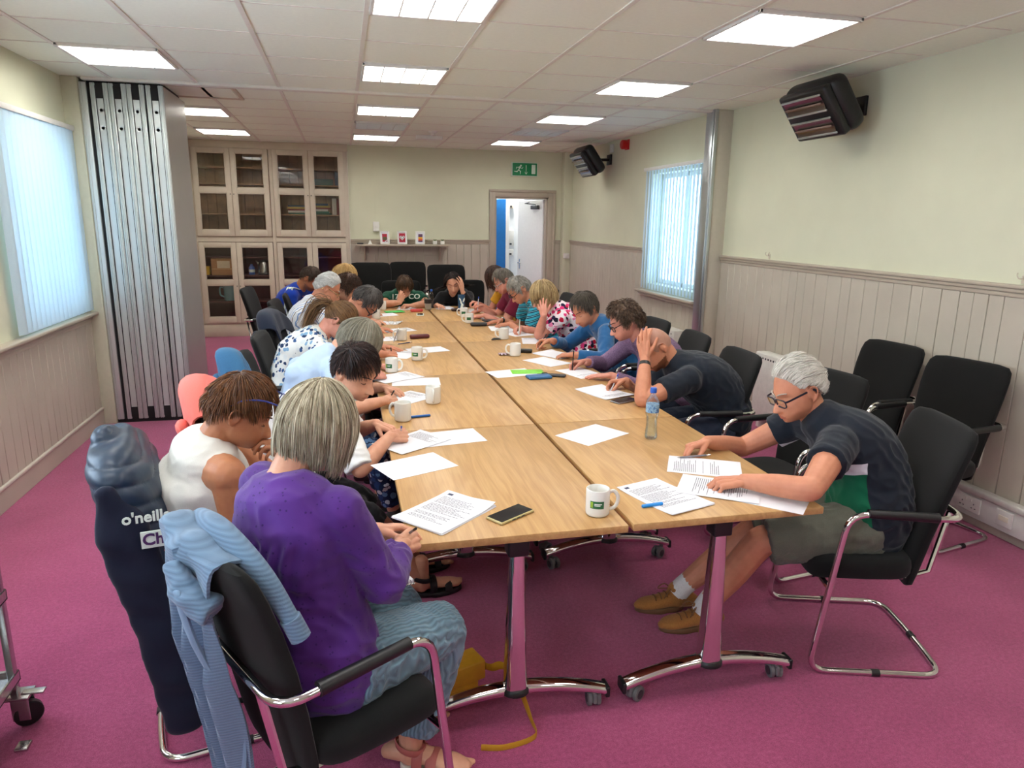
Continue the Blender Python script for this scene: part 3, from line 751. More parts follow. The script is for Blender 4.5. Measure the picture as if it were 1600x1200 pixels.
# ---- doorway, corridor
k = MB(); x0, x1 = DO[0], DO[1]
for (a, b) in ((x0 - 0.095, x0), (x1, x1 + 0.115)):
    k.add(rbox(a, b, YB - 0.022, YB + 0.0, 0, 2.125, 0.005, 2), M_RAIL); k.add(rbox(a + (0 if a < x0 else 0.075), a + (0.025 if a < x0 else 0.115), YB - 0.036, YB, 0, 2.13, 0.008, 2), M_RAIL)
k.add(rbox(x0 - 0.002, x1 + 0.002, YB - 0.0205, YB - 0.001, 2.03, 2.124, 0.004, 2), M_RAIL); k.add(rbox(x0 - 0.1, x1 + 0.12, YB - 0.041, YB, 2.10, 2.14, 0.008, 2), M_RAIL)
struct('door_1_architrave', k)
k = MB(); k.add(box(x0, x0 + 0.02, YB, YB + 0.12, 0, 2.03), M_RAIL, False); k.add(box(x1 - 0.03, x1, YB, YB + 0.12, 0, 2.03), M_RAIL, False); k.add(box(x0, x1, YB, YB + 0.12, 2.005, 2.03), M_RAIL, False); struct('door_1_lining', k)
M_HALL = plain('corridor_paint', rgb(232, 234, 236), 0.6, var=0.02)
k = MB(); k.add(box(1.6, 4.4, 13.0, 13.1, 0, 2.6), M_HALL, False); struct('wall_corridor_end', k)
k = MB(); k.add(box(4.3, 4.4, YB + 0.12, 13.1, 0, 2.6), M_HALL, False); struct('wall_corridor_right', k)
k = MB(); k.add(box(1.6, 1.7, YB + 0.12, 13.1, 0, 2.6), M_HALL, False); struct('wall_corridor_left', k)
k = MB(); k.add(box(1.6, 4.4, YB + 0.4, 13.1, -0.12, 0), plain('corridor_floor', rgb(120, 70, 96), 0.6), False); struct('floor_corridor', k)
k = MB(); k.add(box(1.6, 4.4, YB + 0.12, 13.1, 2.6, 2.7), M_HALL, False); struct('ceiling_corridor', k)
t_ = thing('corridor_light', 'bright round light on the corridor ceiling beyond the doorway', 'ceiling light', (2.7, 11.9, 2.60))
k = MB(); k.add(lathe([(0.001, -0.06), (0.12, -0.06), (0.17, -0.03), (0.17, 0.0), (0.001, 0.0)], 24), emit('corridor_lamp', (1, 0.98, 0.94, 1), 60.0)); k.build('diffuser', t_)
k = MB(); k.add(lathe([(0.165, -0.012), (0.19, -0.012), (0.19, 0.0), (0.165, 0.0)], 24), M_WHITE); k.build('rim', t_)
# blue door standing ajar in the corridor
t_ = thing('corridor_door', 'bright blue door at the left inside the corridor', 'door', (2.52, 12.0, 0))
k = MB(); k.add(rbox(-0.25, 0.19, -0.02, 0.02, 0.0, 2.03, 0.003, 1), plain('blue_gloss', rgb(28, 112, 188), 0.35)); k.build('door_leaf', t_)
k = MB(); k.add(rbox(0.19, 0.25, -0.03, 0.03, 0.0, 2.08, 0.003, 1), M_HALL); k.build('door_frame', t_)
# white door leaf, hinged at the right and swung into the corridor
t_ = thing('room_door', 'white door leaf swung open into the corridor, chrome lever handle', 'door', (3.065, YB + 0.10, 0), math.radians(106))
M_DOORW = plain('door_white', rgb(240, 240, 240), 0.35, var=0.02)
k = MB(); k.add(rbox(0, 0.78, -0.02, 0.02, 0.01, 2.0, 0.004, 1), M_DOORW); k.build('door_leaf', t_)
k = MB(); k.add(tube([(0.70, 0.02, 1.0), (0.70, 0.06, 1.0), (0.60, 0.06, 1.0)], 0.008, 8), M_CHROME); k.add(rbox(0.68, 0.72, 0.018, 0.026, 0.9, 1.06, 0.004), M_CHROME); k.build('handle', t_)
k = MB(); k.add(tube([(0.18, 0.05, 1.93), (0.42, 0.10, 1.95), (0.12, 0.2, 1.96)], 0.009, 6), M_DARKP); k.add(rbox(0.1, 0.3, 0.02, 0.07, 1.86, 1.92, 0.006), M_DARKP); k.build('door_closer', t_)
# boxes on the corridor wall
bx0 = 2.78; yb = 12.2
k = MB(); k.add(rbox(bx0 - 0.02, bx0 + 0.30, yb, yb + 0.1, 0, 2.6, 0.004, 1), M_HALL); struct('wall_corridor_pier', k)
for n_, c_, z0, z1, w, lab, m_ in (('alarm_sounder', 'alarm', 1.88, 1.98, 0.09, 'small cream and black box high on the corridor pier', M_CREAM), ('distribution_box', 'electrical box', 1.25, 1.52, 0.12, 'tall white electrical box on the corridor pier', M_WHITE), ('soap_dispenser', 'dispenser', 1.08, 1.2, 0.11, 'small white dispenser below the electrical box on the corridor pier', M_WHITE)):
    t_ = thing(n_, lab, c_, (bx0 + 0.05, yb, z0))
    k = MB(); k.add(rbox(-w / 2, w / 2, -0.08, 0.0, 0, z1 - z0, 0.01), m_); k.build('housing', t_)
    k = MB(); k.add(rbox(-0.02, 0.02, -0.085, -0.07, 0.02, 0.05, 0.004), M_DARKP); k.build('button', t_)

# ---- exit sign
M_GREEN = plain('exit_green', rgb(12, 138, 84), 0.4, var=0.02)
M_SIGNW = plain('sign_white', rgb(222, 236, 226), 0.4, var=0.01)
t_ = thing('exit_sign', 'green emergency exit sign with running man and down arrow above the door', 'sign', (2.71, YB - 0.03, 2.435))
k = MB(); k.add(rbox(-0.2, 0.2, -0.012, 0.03, -0.1, 0.1, 0.004), M_SIGNW); k.build('backing', t_)
k = MB(); k.add(rbox(-0.19, 0.19, -0.016, -0.008, -0.09, 0.09, 0.002), M_GREEN); k.build('green_face', t_)
s = MB(); y = -0.018
def bar(a, b, w): s.add(tube([(a[0], y, a[1]), (b[0], y, b[1])], (w, 0.002), 8, up=(0, 1, 0)), M_SIGNW)
s.add(ell((-0.062, y, 0.052), (0.014, 0.002, 0.014)), M_SIGNW)
bar((-0.078, 0.032), (-0.098, -0.012), 0.014); bar((-0.078, 0.03), (-0.045, 0.012), 0.007); bar((-0.045, 0.012), (-0.03, 0.03), 0.006); bar((-0.085, 0.03), (-0.125, 0.028), 0.006); bar((-0.125, 0.028), (-0.135, 0.0), 0.006)
bar((-0.095, -0.01), (-0.068, -0.03), 0.009); bar((-0.068, -0.03), (-0.07, -0.072), 0.008); bar((-0.1, -0.012), (-0.12, -0.035), 0.009); bar((-0.12, -0.035), (-0.165, -0.03), 0.008)
s.build('running_figure', t_)
s = MB(); bar((0.02, 0.055), (0.02, -0.05), 0.006); bar((0.02, -0.066), (-0.002, -0.036), 0.006); bar((0.02, -0.066), (0.042, -0.036), 0.006); s.build('arrow', t_)
s = MB(); s.add(rbox(0.105, 0.165, y - 0.002, y + 0.002, -0.065, 0.068, 0.002), M_SIGNW); s.build('door_symbol', t_)

# ---- infrared wall heaters
def heater(x, y, z, label, sc=1.0, yaw=0.0):
    r = thing('wall_heater', label, 'heater', (x, y, z), yaw, 'black infrared wall heaters')
    W, Hh, D = 0.27 * sc, 0.19 * sc, 0.11 * sc; T = roty(-0.62)   # faces -x and down
    def P(vf): return (np.asarray(vf[0]) @ T.T + np.array([-0.17 * sc, 0, 0.0]), vf[1])
    k = MB(); k.add(P(rbox(-D * 0.3, D, -W, W, -Hh, Hh, 0.06 * sc, 5)), M_BLACKP)
    k.add(P(rbox(-D * 0.75, -D * 0.15, -W * 0.93, W * 0.93, -Hh * 0.92, Hh * 0.92, 0.02, 3)), M_BLACKP); k.build('housing', r)
    for q in (-1, 1):
        g = MB(); zc = q * 0.082 * sc
        def refl(u, v, zc=zc): a = (v - 0.5) * 2; return (-D * 0.75 - 0.012 * a * a - 0.003, (u - 0.5) * W * 1.50, zc + a * 0.058 * sc)
        g.add(P(sheet(refl, 3, 9, 0.004)), plain('reflector_metal', rgb(150, 146, 142), 0.22, 0.95))
        g.add(P(tube([(-D * 0.75 - 0.012, -W * 0.75, zc - 0.055 * sc), (-D * 0.75 - 0.012, W * 0.75, zc - 0.055 * sc)], 0.008, 8)), M_ALU)
        g.add(P(tube([(-D * 0.75 - 0.012, -W * 0.75, zc + 0.055 * sc), (-D * 0.75 - 0.012, W * 0.75, zc + 0.055 * sc)], 0.008, 8)), M_ALU)
        o = g.build('reflector', r)
        l = MB(); l.add(P(tube([(-D * 0.75 - 0.02, -W * 0.70, zc), (-D * 0.75 - 0.02, W * 0.70, zc)], 0.008, 10)), plain('quartz_tube', rgb(120, 96, 86), 0.2, 0.3)); l.build('lamp_tube', o)
    b = MB(); b.add(tube([(-0.1 * sc, 0, 0), (0.0, 0, 0.03), (0.15, 0, 0.035)], (0.03 * sc, 0.02), 8), M_BLACKP); b.add(rbox(0.13, 0.155, -0.07, 0.07, -0.03, 0.1, 0.005), M_BLACKP); b.build('bracket', r)
    return r
heater(3.375, 4.50, 2.455, 'large black infrared heater on the near right wall below the ceiling', 1.0)
heater(3.295, 9.10, 2.44, 'smaller looking black infrared heater on the far right wall near the exit sign', 1.0)
t_ = thing('fire_alarm', 'red fire alarm sounder high on the far right wall', 'alarm', (XF, 8.52, 2.61))
k = MB(); d = lathe([(0.001, 0), (0.05, 0), (0.05, 0.02), (0.056, 0.03), (0.056, 0.075), (0.045, 0.085), (0.001, 0.085)], 24); k.add((np.asarray(d[0]) @ roty(-math.pi / 2).T, d[1]), plain('alarm_red', rgb(196, 24, 28), 0.4)); k.build('sounder', t_)
k = MB(); k.add(rbox(-0.012, 0, -0.06, 0.06, -0.06, 0.06, 0.004), plain('alarm_red', rgb(196, 24, 28))); k.build('base', t_)
# junction box over far heater
k = MB(); k.add(rbox(XF - 0.03, XF, 8.98, 9.06, 2.56, 2.66, 0.005), M_WHITE); tag(k.build('junction_box'), 'small white junction box above the far infrared heater', 'junction box')

# ---- trunking, sockets, panel heaters on the right wall
k = MB(); k.add(rbox(XR - 0.06, XR - 0.013, 0.5, 3.75, 0.06, 0.205, 0.006, 2), M_WHITE); k.add(rbox(XR - 0.075, XR - 0.013, 0.5, 3.75, 0.195, 0.235, 0.012, 3), plain('trunking_top', rgb(206, 202, 194), 0.4)); tag(k.build('cable_trunking'), 'long white cable trunking along the base of the near right wall', 'trunking')
def socket(y, w, label, holes):
    r = thing('wall_socket', label, 'socket', (XR - 0.06, y, 0.14))
    k = MB(); k.add(rbox(-0.014, 0, -w / 2, w / 2, -0.045, 0.045, 0.004), M_WHITE); k.build('face_plate', r)
    if holes:
        for c in (-w / 4, w / 4):
            h = MB()
            for a, b, s1, s2 in ((0, 0.012, 0.003, 0.006), (-0.011, -0.012, 0.006, 0.003), (0.011, -0.012, 0.006, 0.003)): h.add(box(-0.0155, -0.013, c + a - s1 / 1.3, c + a + s1 / 1.3, b - s2 / 1.3 - 0.008, b + s2 / 1.3 - 0.008), M_DARKP, False)
            h.build('socket_holes', r)
            h = MB(); h.add(rbox(-0.019, -0.013, c * 0.45 - 0.007, c * 0.45 + 0.007, 0.014, 0.036, 0.002), M_WHITE); h.build('switch', r)
    else:
        h = MB(); h.add(rbox(-0.018, -0.013, -0.03, 0.03, -0.014, 0.016, 0.003), plain('socket_cream', rgb(232, 226, 205), 0.4)); h.build('module', r)
    return r
socket(3.10, 0.155, 'white double mains socket on the trunking below the wall chairs', True)
socket(2.87, 0.10, 'single cream data outlet on the trunking, nearer the camera than the mains socket', False)
def panel_heater(y, label, z0=0.08, h=0.52, w=0.62, x=XR):
    r = thing('storage_heater', label, 'heater', (x - 0.03, y, z0), 0, 'white panel heaters')
    k = MB(); k.add(rbox(-0.12, 0.0, -w / 2, w / 2, 0, h, 0.012), plain('heater_white', rgb(222, 220, 212), 0.4)); k.build('casing', r)
    k = MB()
    for i in range(14): k.add(box(-0.1215, -0.115, -w / 2 + 0.05 + i * (w - 0.1) / 14, -w / 2 + 0.068 + i * (w - 0.1) / 14, h - 0.05, h - 0.035), M_DARKP, False)
    k.build('vent', r)
    for s in (-1, 1):
        k = MB(); k.add(rbox(-0.11, -0.01, s * (w / 2 - 0.1) - 0.02, s * (w / 2 - 0.1) + 0.02, -z0, 0.01, 0.004), M_WHITE); k.build('foot', r)
    return r
panel_heater(4.95, 'white panel heater on the right wall, behind the head of the white-haired man', h=0.56)
panel_heater(7.1, 'white panel heater under the right window, behind the person in blue fleece', x=XF, w=0.9)

# ---- steel trolley at the lower left edge
t_ = thing('trolley', 'chrome trolley with a castor cut off by the left edge of the picture', 'trolley', (-1.12, 2.40, 0))
M_STEEL = plain('brushed_steel', rgb(188, 188, 186), 0.25, 0.95, var=0.05)
for (px, py) in ((-0.015, 0.0), (-0.015, -0.52), (-0.6, 0.0), (-0.6, -0.52)):
    k = MB(); k.add(rbox(px - 0.0125, px + 0.0125, py - 0.0125, py + 0.0125, 0.12, 0.92, 0.004), M_STEEL); k.build('post', t_)
    c = MB(); w = lathe([(0.001, -0.014), (0.04, -0.014), (0.044, -0.01), (0.044, 0.01), (0.04, 0.014), (0.001, 0.014)], 24); w = (np.asarray(w[0]) @ rotx(math.pi / 2).T @ rotz(0.5).T + np.array([px + 0.03, py, 0.044]), w[1]); c.add(w, M_BLACKP)
    c.add(rbox(px - 0.035, px + 0.05, py - 0.035, py + 0.035, 0.112, 0.122, 0.003), M_STEEL); c.add(rbox(px - 0.01, px + 0.045, py - 0.026, py - 0.02, 0.03, 0.115, 0.003), M_STEEL); c.add(rbox(px - 0.01, px + 0.045, py + 0.02, py + 0.026, 0.03, 0.115, 0.003), M_STEEL); c.add(rbox(px + 0.02, px + 0.09, py - 0.015, py + 0.015, 0.118, 0.126, 0.003), M_STEEL); c.build('castor', t_)
for z in (0.16, 0.46, 0.86):
    k = MB(); k.add(rbox(-0.62, 0.0, -0.54, 0.02, z, z + 0.012, 0.004), M_STEEL)
    for b in ((-0.62, 0.0, -0.54, -0.53), (-0.62, 0.0, 0.01, 0.02), (-0.62, -0.61, -0.54, 0.02), (-0.01, 0.0, -0.54, 0.02)): k.add(rbox(*b, z, z + 0.04, 0.003, 1), M_STEEL)
    k.build('tray', t_)
k = MB(); k.add(rbox(-1.10, -1.06, 2.255, 2.30, 0.0, 0.012, 0.004), M_STEEL); tag(k.build('foil_scrap'), 'small crumpled silver scrap lying on the carpet beside the trolley castor', 'scrap')

def wall_hook(y, label):
    r = thing('wall_hook', label, 'hook', (XR, y, 1.43)); m = MB()
    for s in (-1, 1): m.add(tube(cr([(0, 0, 0), (-0.02, s * 0.012, -0.004), (-0.028, s * 0.02, 0.012), (-0.022, s * 0.024, 0.024)], 10), 0.003, 6), M_CREAM)
    m.add(rbox(-0.006, 0, -0.012, 0.012, -0.03, 0.012, 0.003), M_CREAM); m.build('hook_body', r)
wall_hook(5.42, 'small cream double coat hook on the wall just above the rail, right of the pillar')
wall_hook(3.06, 'small cream hook above the rail at the right edge of the picture')
# ================================================================== PEOPLE
UPV = np.array([0, 0, 1.0])
def sstep(a, b, x):
    t = np.clip((x - a) / (b - a), 0, 1); return t * t * (3 - 2 * t)
def G(x, s): return np.exp(-(x / s) ** 2)

def head_pts(az, el, male=True, full=0.0):
    """point of the skull/face surface for azimuth (0 = front) and elevation; head-local x right, y front, z up"""
    az = np.asarray(az, float); el = np.asarray(el, float)
    d = np.stack([np.sin(az) * np.cos(el), np.cos(az) * np.cos(el), np.sin(el)], -1)
    a = 0.0745 if male else 0.0715
    ay = np.where(d[..., 1] > 0, 0.090, 0.104); cz = np.where(d[..., 2] > 0, 0.121, 0.118)
    r = 1.0 / np.sqrt((d[..., 0] / a) ** 2 + (d[..., 1] / ay) ** 2 + (d[..., 2] / cz) ** 2)
    p = d * r[..., None]; x, y, z = p[..., 0].copy(), p[..., 1].copy(), p[..., 2].copy()
    low = sstep(0.0, 0.115, -z); front = sstep(-0.02, 0.05, y)
    y = np.where(z < 0, y + (0.040 * low + 0.006) * front * sstep(0, 0.02, -z), y)          # face stays upright to the chin
    x = x * (1 + (-0.02 + 0.30 * low * (1.0 if male else 0.85)) * front * (z < 0))            # jaw corners
    x = x * (1 - 0.36 * sstep(0.05, 0.118, -z) * front)
    y = np.where((z < 0) & (y < 0), y * (1 - 0.5 * sstep(0.02, 0.11, -z)), y)
    x = np.where((z < 0) & (y < 0), x * (1 - 0.12 * low), x)
    x = x * (1 + 0.07 * G(z - 0.055, 0.05) * (y < 0.03))
    f = sstep(0.03, 0.06, y); ax = np.abs(x)
    y = y + f * 0.006 * G(z - 0.024, 0.011) * G(ax - 0.022, 0.028)                            # brow
    y = y - f * 0.011 * G(ax - 0.033, 0.017) * G(z - 0.003, 0.014)                            # sockets
    y = y + f * 0.005 * G(ax - 0.031, 0.012) * G(z + 0.001, 0.009)                            # lids
    ridge = sstep(0.020, -0.036, z) * sstep(-0.052, -0.041, z)
    w = 0.008 + 0.009 * sstep(0.0, -0.04, z)
    y = y + f * (0.004 + 0.025 * ridge) * G(x, w) * (z < 0.02) * (z > -0.056)                 # nose
    y = y + f * 0.008 * G(ax - 0.013, 0.007) * G(z + 0.042, 0.008)                            # nostril wings
    y = y + f * (0.005 + 0.004 * full) * G(ax - 0.043, 0.018) * G(z + 0.034, 0.022)           # cheeks
    y = y + f * 0.006 * G(z + 0.066, 0.006) * G(x, 0.021) + f * 0.006 * G(z + 0.078, 0.006) * G(x, 0.018)
    y = y - f * 0.004 * G(z + 0.072, 0.0028) * G(x, 0.024) - f * 0.004 * G(z + 0.088, 0.006) * G(x, 0.02)
    y = y + f * 0.008 * G(z + 0.104, 0.012) * G(x, 0.02)
    x = x * (1 + full * 0.08 * G(z + 0.06, 0.04))
    return np.stack([x, y, z], -1)

def head_grid(male=True, full=0.0, na=88, ne=60):
    s = np.linspace(-1, 1, na, endpoint=False); az = math.pi * (0.62 * s + 0.38 * np.sign(s) * np.abs(s) ** 2.2)   # denser at the front
    el = np.linspace(-math.pi / 2, math.pi / 2, ne)[1:-1]
    A, E = np.meshgrid(az, el); P = head_pts(A, E, male, full); n, m = P.shape[:2]
    V = np.vstack([P.reshape(-1, 3), head_pts([0.0], [-math.pi / 2 + 1e-3], male, full), head_pts([0.0], [math.pi / 2 - 1e-3], male, full)]); F = []
    for i in range(n - 1):
        for j in range(m): F.append((i * m + j, i * m + (j + 1) % m, (i + 1) * m + (j + 1) % m, (i + 1) * m + j))
    for j in range(m): F.append((n * m, (j + 1) % m, j)); F.append((n * m + 1, (n - 1) * m + j, (n - 1) * m + (j + 1) % m))
    return V, F

_ra = np.linspace(-math.pi, math.pi, 181); _re = np.linspace(-math.pi / 2 + 0.001, math.pi / 2 - 0.001, 91)
_A, _E = np.meshgrid(_ra, _re); _RT = {}
for _m in (True, False):
    _P = head_pts(_A, _E, _m); _RT[_m] = _P
def skull_radius(q, male):
    """radius of the skull along directions q (approximate: table over undistorted angles)"""
    key = ('r', male)
    if key not in _RT:
        P = _RT[male].reshape(-1, 3); R = np.linalg.norm(P, axis=1); a = np.arctan2(P[:, 0], P[:, 1]); e = np.arcsin(np.clip(P[:, 2] / R, -1, 1))
        g = np.zeros((91, 181)); c = np.zeros((91, 181)); i = np.clip(np.round((e + math.pi / 2) / math.pi * 90).astype(int), 0, 90); j = np.clip(np.round((a + math.pi) / (2 * math.pi) * 180).astype(int), 0, 180)
        np.add.at(g, (i, j), R); np.add.at(c, (i, j), 1)
        for _ in range(40):
            bad = c == 0
            if not bad.any(): break
            gg = np.zeros_like(g); cc = np.zeros_like(c)
            for di, dj in ((0, 1), (0, -1), (1, 0), (-1, 0)):
                s = np.roll(np.where(c > 0, g / np.maximum(c, 1), 0), (di, dj), (0, 1)); k = np.roll((c > 0) * 1.0, (di, dj), (0, 1)); gg += s * k; cc += k
            g = np.where(bad & (cc > 0), gg / np.maximum(cc, 1), g); c = np.where(bad & (cc > 0), 1, c)
        _RT[key] = g / np.maximum(c, 1)
    R = np.linalg.norm(q, axis=-1); a = np.arctan2(q[..., 0], q[..., 1]); e = np.arcsin(np.clip(q[..., 2] / np.maximum(R, 1e-9), -1, 1))
    i = np.clip(np.round((e + math.pi / 2) / math.pi * 90).astype(int), 0, 90); j = np.clip(np.round((a + math.pi) / (2 * math.pi) * 180).astype(int), 0, 180)
    return _RT[key][i, j]

# -------- hands (right hand: fingers +y, palm faces -z, thumb towards -x)
POSES = {
    'flat':  dict(f=[(8, 8, 5)] * 4, sp=1.0, th=(0.75, 0.62, -0.12), tb=10),
    'rest':  dict(f=[(18, 26, 14), (22, 30, 16), (26, 34, 18), (28, 36, 20)], sp=0.8, th=(0.55, 0.75, -0.3), tb=15),
    'curl':  dict(f=[(38, 55, 30), (45, 60, 32), (52, 62, 34), (56, 60, 36)], sp=0.5, th=(0.35, 0.75, -0.55), tb=25),
    'write': dict(f=[(42, 42, 16), (54, 58, 26), (66, 70, 36), (70, 74, 40)], sp=0.45, th=(0.25, 0.80, -0.62), tb=22),
    'fist':  dict(f=[(72, 85, 45)] * 4, sp=0.3, th=(0.1, 0.75, -0.6), tb=35),
    'head':  dict(f=[(14, 20, 12), (12, 18, 12), (14, 20, 12), (18, 24, 14)], sp=1.3, th=(0.55, 0.78, -0.28), tb=14),
}
def hand_parts(pose, left, sc=1.0):
    ps = POSES[pose]; parts = []; tips = {}
    kx = [-0.029, -0.0095, 0.0105, 0.029]; ky = [0.088, 0.092, 0.087, 0.078]; kz = [0.0, 0.003, 0.002, -0.002]
    ln = [(0.043, 0.025, 0.020), (0.047, 0.029, 0.021), (0.043, 0.027, 0.020), (0.034, 0.020, 0.018)]
    fr = [(0.0094, 0.0086, 0.0076, 0.0062), (0.0096, 0.0088, 0.0078, 0.0064), (0.0092, 0.0084, 0.0074, 0.006), (0.0082, 0.0074, 0.0066, 0.0054)]
    for i in range(4):
        parts.append(tube(cr([(kx[i] * 0.5, -0.008, 0.001), (kx[i] * 0.78, 0.04, kz[i]), (kx[i], ky[i], kz[i])], 7), [(0.0135, 0.0145)] * 3 + [(0.0125, 0.0125)] * 3 + [(0.0108, 0.0105)], 10, up=(0, 0, 1)))
        a = 0.0; yaw = math.radians((-7, -2, 4, 10)[i] * ps['sp']); p = np.array([kx[i], ky[i] - 0.004, kz[i]]); pts = [p.copy()]; rr = [fr[i][0]]
        for k in range(3):
            a += math.radians(ps['f'][i][k]); dvec = np.array([math.sin(yaw) * math.cos(a), math.cos(yaw) * math.cos(a), -math.sin(a)])
            pts.append(p + dvec * ln[i][k] * 0.5); rr.append((fr[i][k] + fr[i][k + 1]) / 2 * 0.97)
            p = p + dvec * ln[i][k]; pts.append(p.copy()); rr.append(fr[i][k + 1])
        parts.append(tube(np.array(pts), rr, 10)); tips[i] = p
    tb = np.array([-0.022, 0.022, -0.006]); th = unit((-ps['th'][0], ps['th'][1], ps['th'][2])); bend = math.radians(ps['tb'])
    p1 = tb + th * 0.042; t2 = unit(th * math.cos(bend) + np.array([0.55, 0.2, -0.35]) * math.sin(bend)); p2 = p1 + t2 * 0.033; t3 = unit(t2 * math.cos(bend * 0.8) + np.array([0.6, 0.2, -0.2]) * math.sin(bend * 0.8)); p3 = p2 + t3 * 0.025
    parts.append(tube(cr([tb - th * 0.012, tb + th * 0.018, p1, p2, p3], 11), np.interp(np.linspace(0, 1, 11), [0, 0.3, 0.55, 0.8, 1], [0.015, 0.0145, 0.0112, 0.0100, 0.0080]), 10)); tips['t'] = p3
    parts.append(ell((0.0, 0.045, -0.006), (0.033, 0.043, 0.0125))); parts.append(ell((-0.017, 0.03, -0.011), (0.014, 0.027, 0.011)))
    m = np.array([-1.0 if left else 1.0, 1, 1]) * sc
    out = []
    for v, f in parts: out.append((np.asarray(v) * m, [q[::-1] for q in f] if left else f))
    return out, {k: np.asarray(v) * m for k, v in tips.items()}
def hand_basis(d, n):
    """columns X, Y, Z for a hand pointing along d, palm facing n"""
    Y = unit(d); Z = -np.asarray(n, float); Z = unit(Z - Y * (Z @ Y)); X = np.cross(Y, Z); return np.stack([X, Y, Z], 1)

# -------- materials for people
def mat_skin(name, c, red=0.12):
    if name in MC: return MC[name]
    t = NT(name); v = t.co(); n = t.noise(v, 26, 4); n2 = t.noise(v, 330, 2)
    c0 = tuple(x * k for x, k in zip(c[:3], (0.93, 0.86, 0.84))) + (1,); c1 = tuple(min(1, x * k) for x, k in zip(c[:3], (1.05, 1.04, 1.03))) + (1,)
    t.col(t.ramp(n, [(0.32, c0), (0.68, c1)])); t.set(Roughness=0.48, Subsurface_Weight=0.08, Subsurface_Scale=0.01, Specular_IOR_Level=0.35)
    t.b.inputs['Subsurface Radius'].default_value = (1.0, 0.35, 0.2)
    t.bump(n2, 0.08, 0.001); MC[name] = t.m; return t.m
def mat_hair(name, c, c2=None, rough=0.45):
    if name in MC: return MC[name]
    t = NT(name); v = t.co(scale=(1, 1, 0.35)); n = t.noise(v, 120, 3); n2 = t.noise(t.co(), 22, 3)
    g_ = t.n('ShaderNodeNewGeometry'); k = t.math('ADD', t.math('MULTIPLY', n, 0.25), t.math('ADD', t.math('MULTIPLY', n2, 0.35), t.math('MULTIPLY', g_.outputs['Random Per Island'], 0.40)))
    c2 = c2 or tuple(min(1, x * 1.6) for x in c[:3]) + (1,)
    t.col(t.ramp(k, [(0.28, c), (0.72, c2)])); t.set(Roughness=rough, Specular_IOR_Level=0.35); MC[name] = t.m; return t.m
M_LIP = {}
def lip(c): return plain('lip_%d' % int(c[0] * 1e4), (c[0] * 0.82, c[1] * 0.58, c[2] * 0.62, 1), 0.4)

# -------- strands
def strand_mesh(paths, r0, r1=0.25):
    """paths (S, n, 3) -> three-sided tapered strands"""
    S, n, _ = paths.shape
    T = np.gradient(paths, axis=1); T /= np.maximum(1e-9, np.linalg.norm(T, axis=2))[..., None]
    ref = np.zeros((S, 1, 3)); ref[..., 2] = 1; ref = ref + rng.normal(size=(S, 1, 3)) * 0.7
    A = np.cross(T, ref); A /= np.maximum(1e-9, np.linalg.norm(A, axis=2))[..., None]; B = np.cross(T, A)
    rad = np.interp(np.linspace(0, 1, n), [0, 0.6, 1], [1, 0.9, r1])[None, :, None] * np.asarray(r0).reshape(-1, 1, 1)
    V = np.stack([paths + rad * (math.cos(a) * A + math.sin(a) * B) for a in (0, 2.094, 4.189)], 2)   # S,n,3,3
    idx = np.arange(S * n * 3).reshape(S, n, 3); F = []
    for j in range(3):
        k = (j + 1) % 3; F.append(np.stack([idx[:, :-1, j], idx[:, :-1, k], idx[:, 1:, k], idx[:, 1:, j]], -1).reshape(-1, 4))
    return V.reshape(-1, 3), np.concatenate(F).tolist()
HAIRLINES = {  # elevation (deg) of the hairline against azimuth (deg)
    'man':   ([0, 25, 42, 58, 68, 78, 92, 105, 125, 150, 180], [52, 50, 46, 30, 2, -8, 14, 10, -22, -34, -36]),
    'receding': ([0, 20, 35, 50, 66, 78, 92, 105, 125, 150, 180], [62, 66, 68, 44, 6, -10, 14, 10, -24, -34, -36]),
    'swept': ([0, 25, 42, 58, 68, 78, 92, 105, 125, 150, 180], [54, 52, 48, 36, 22, 18, 22, 14, -16, -32, -34]),
    'woman': ([0, 25, 45, 60, 72, 84, 95, 108, 125, 150, 180], [54, 50, 42, 22, -6, -16, 6, 0, -26, -36, -38]),
}
def hair_root_mask(az, el, line):
    a = np.degrees(np.abs(az)); return np.degrees(el) - np.interp(a, *HAIRLINES[line])
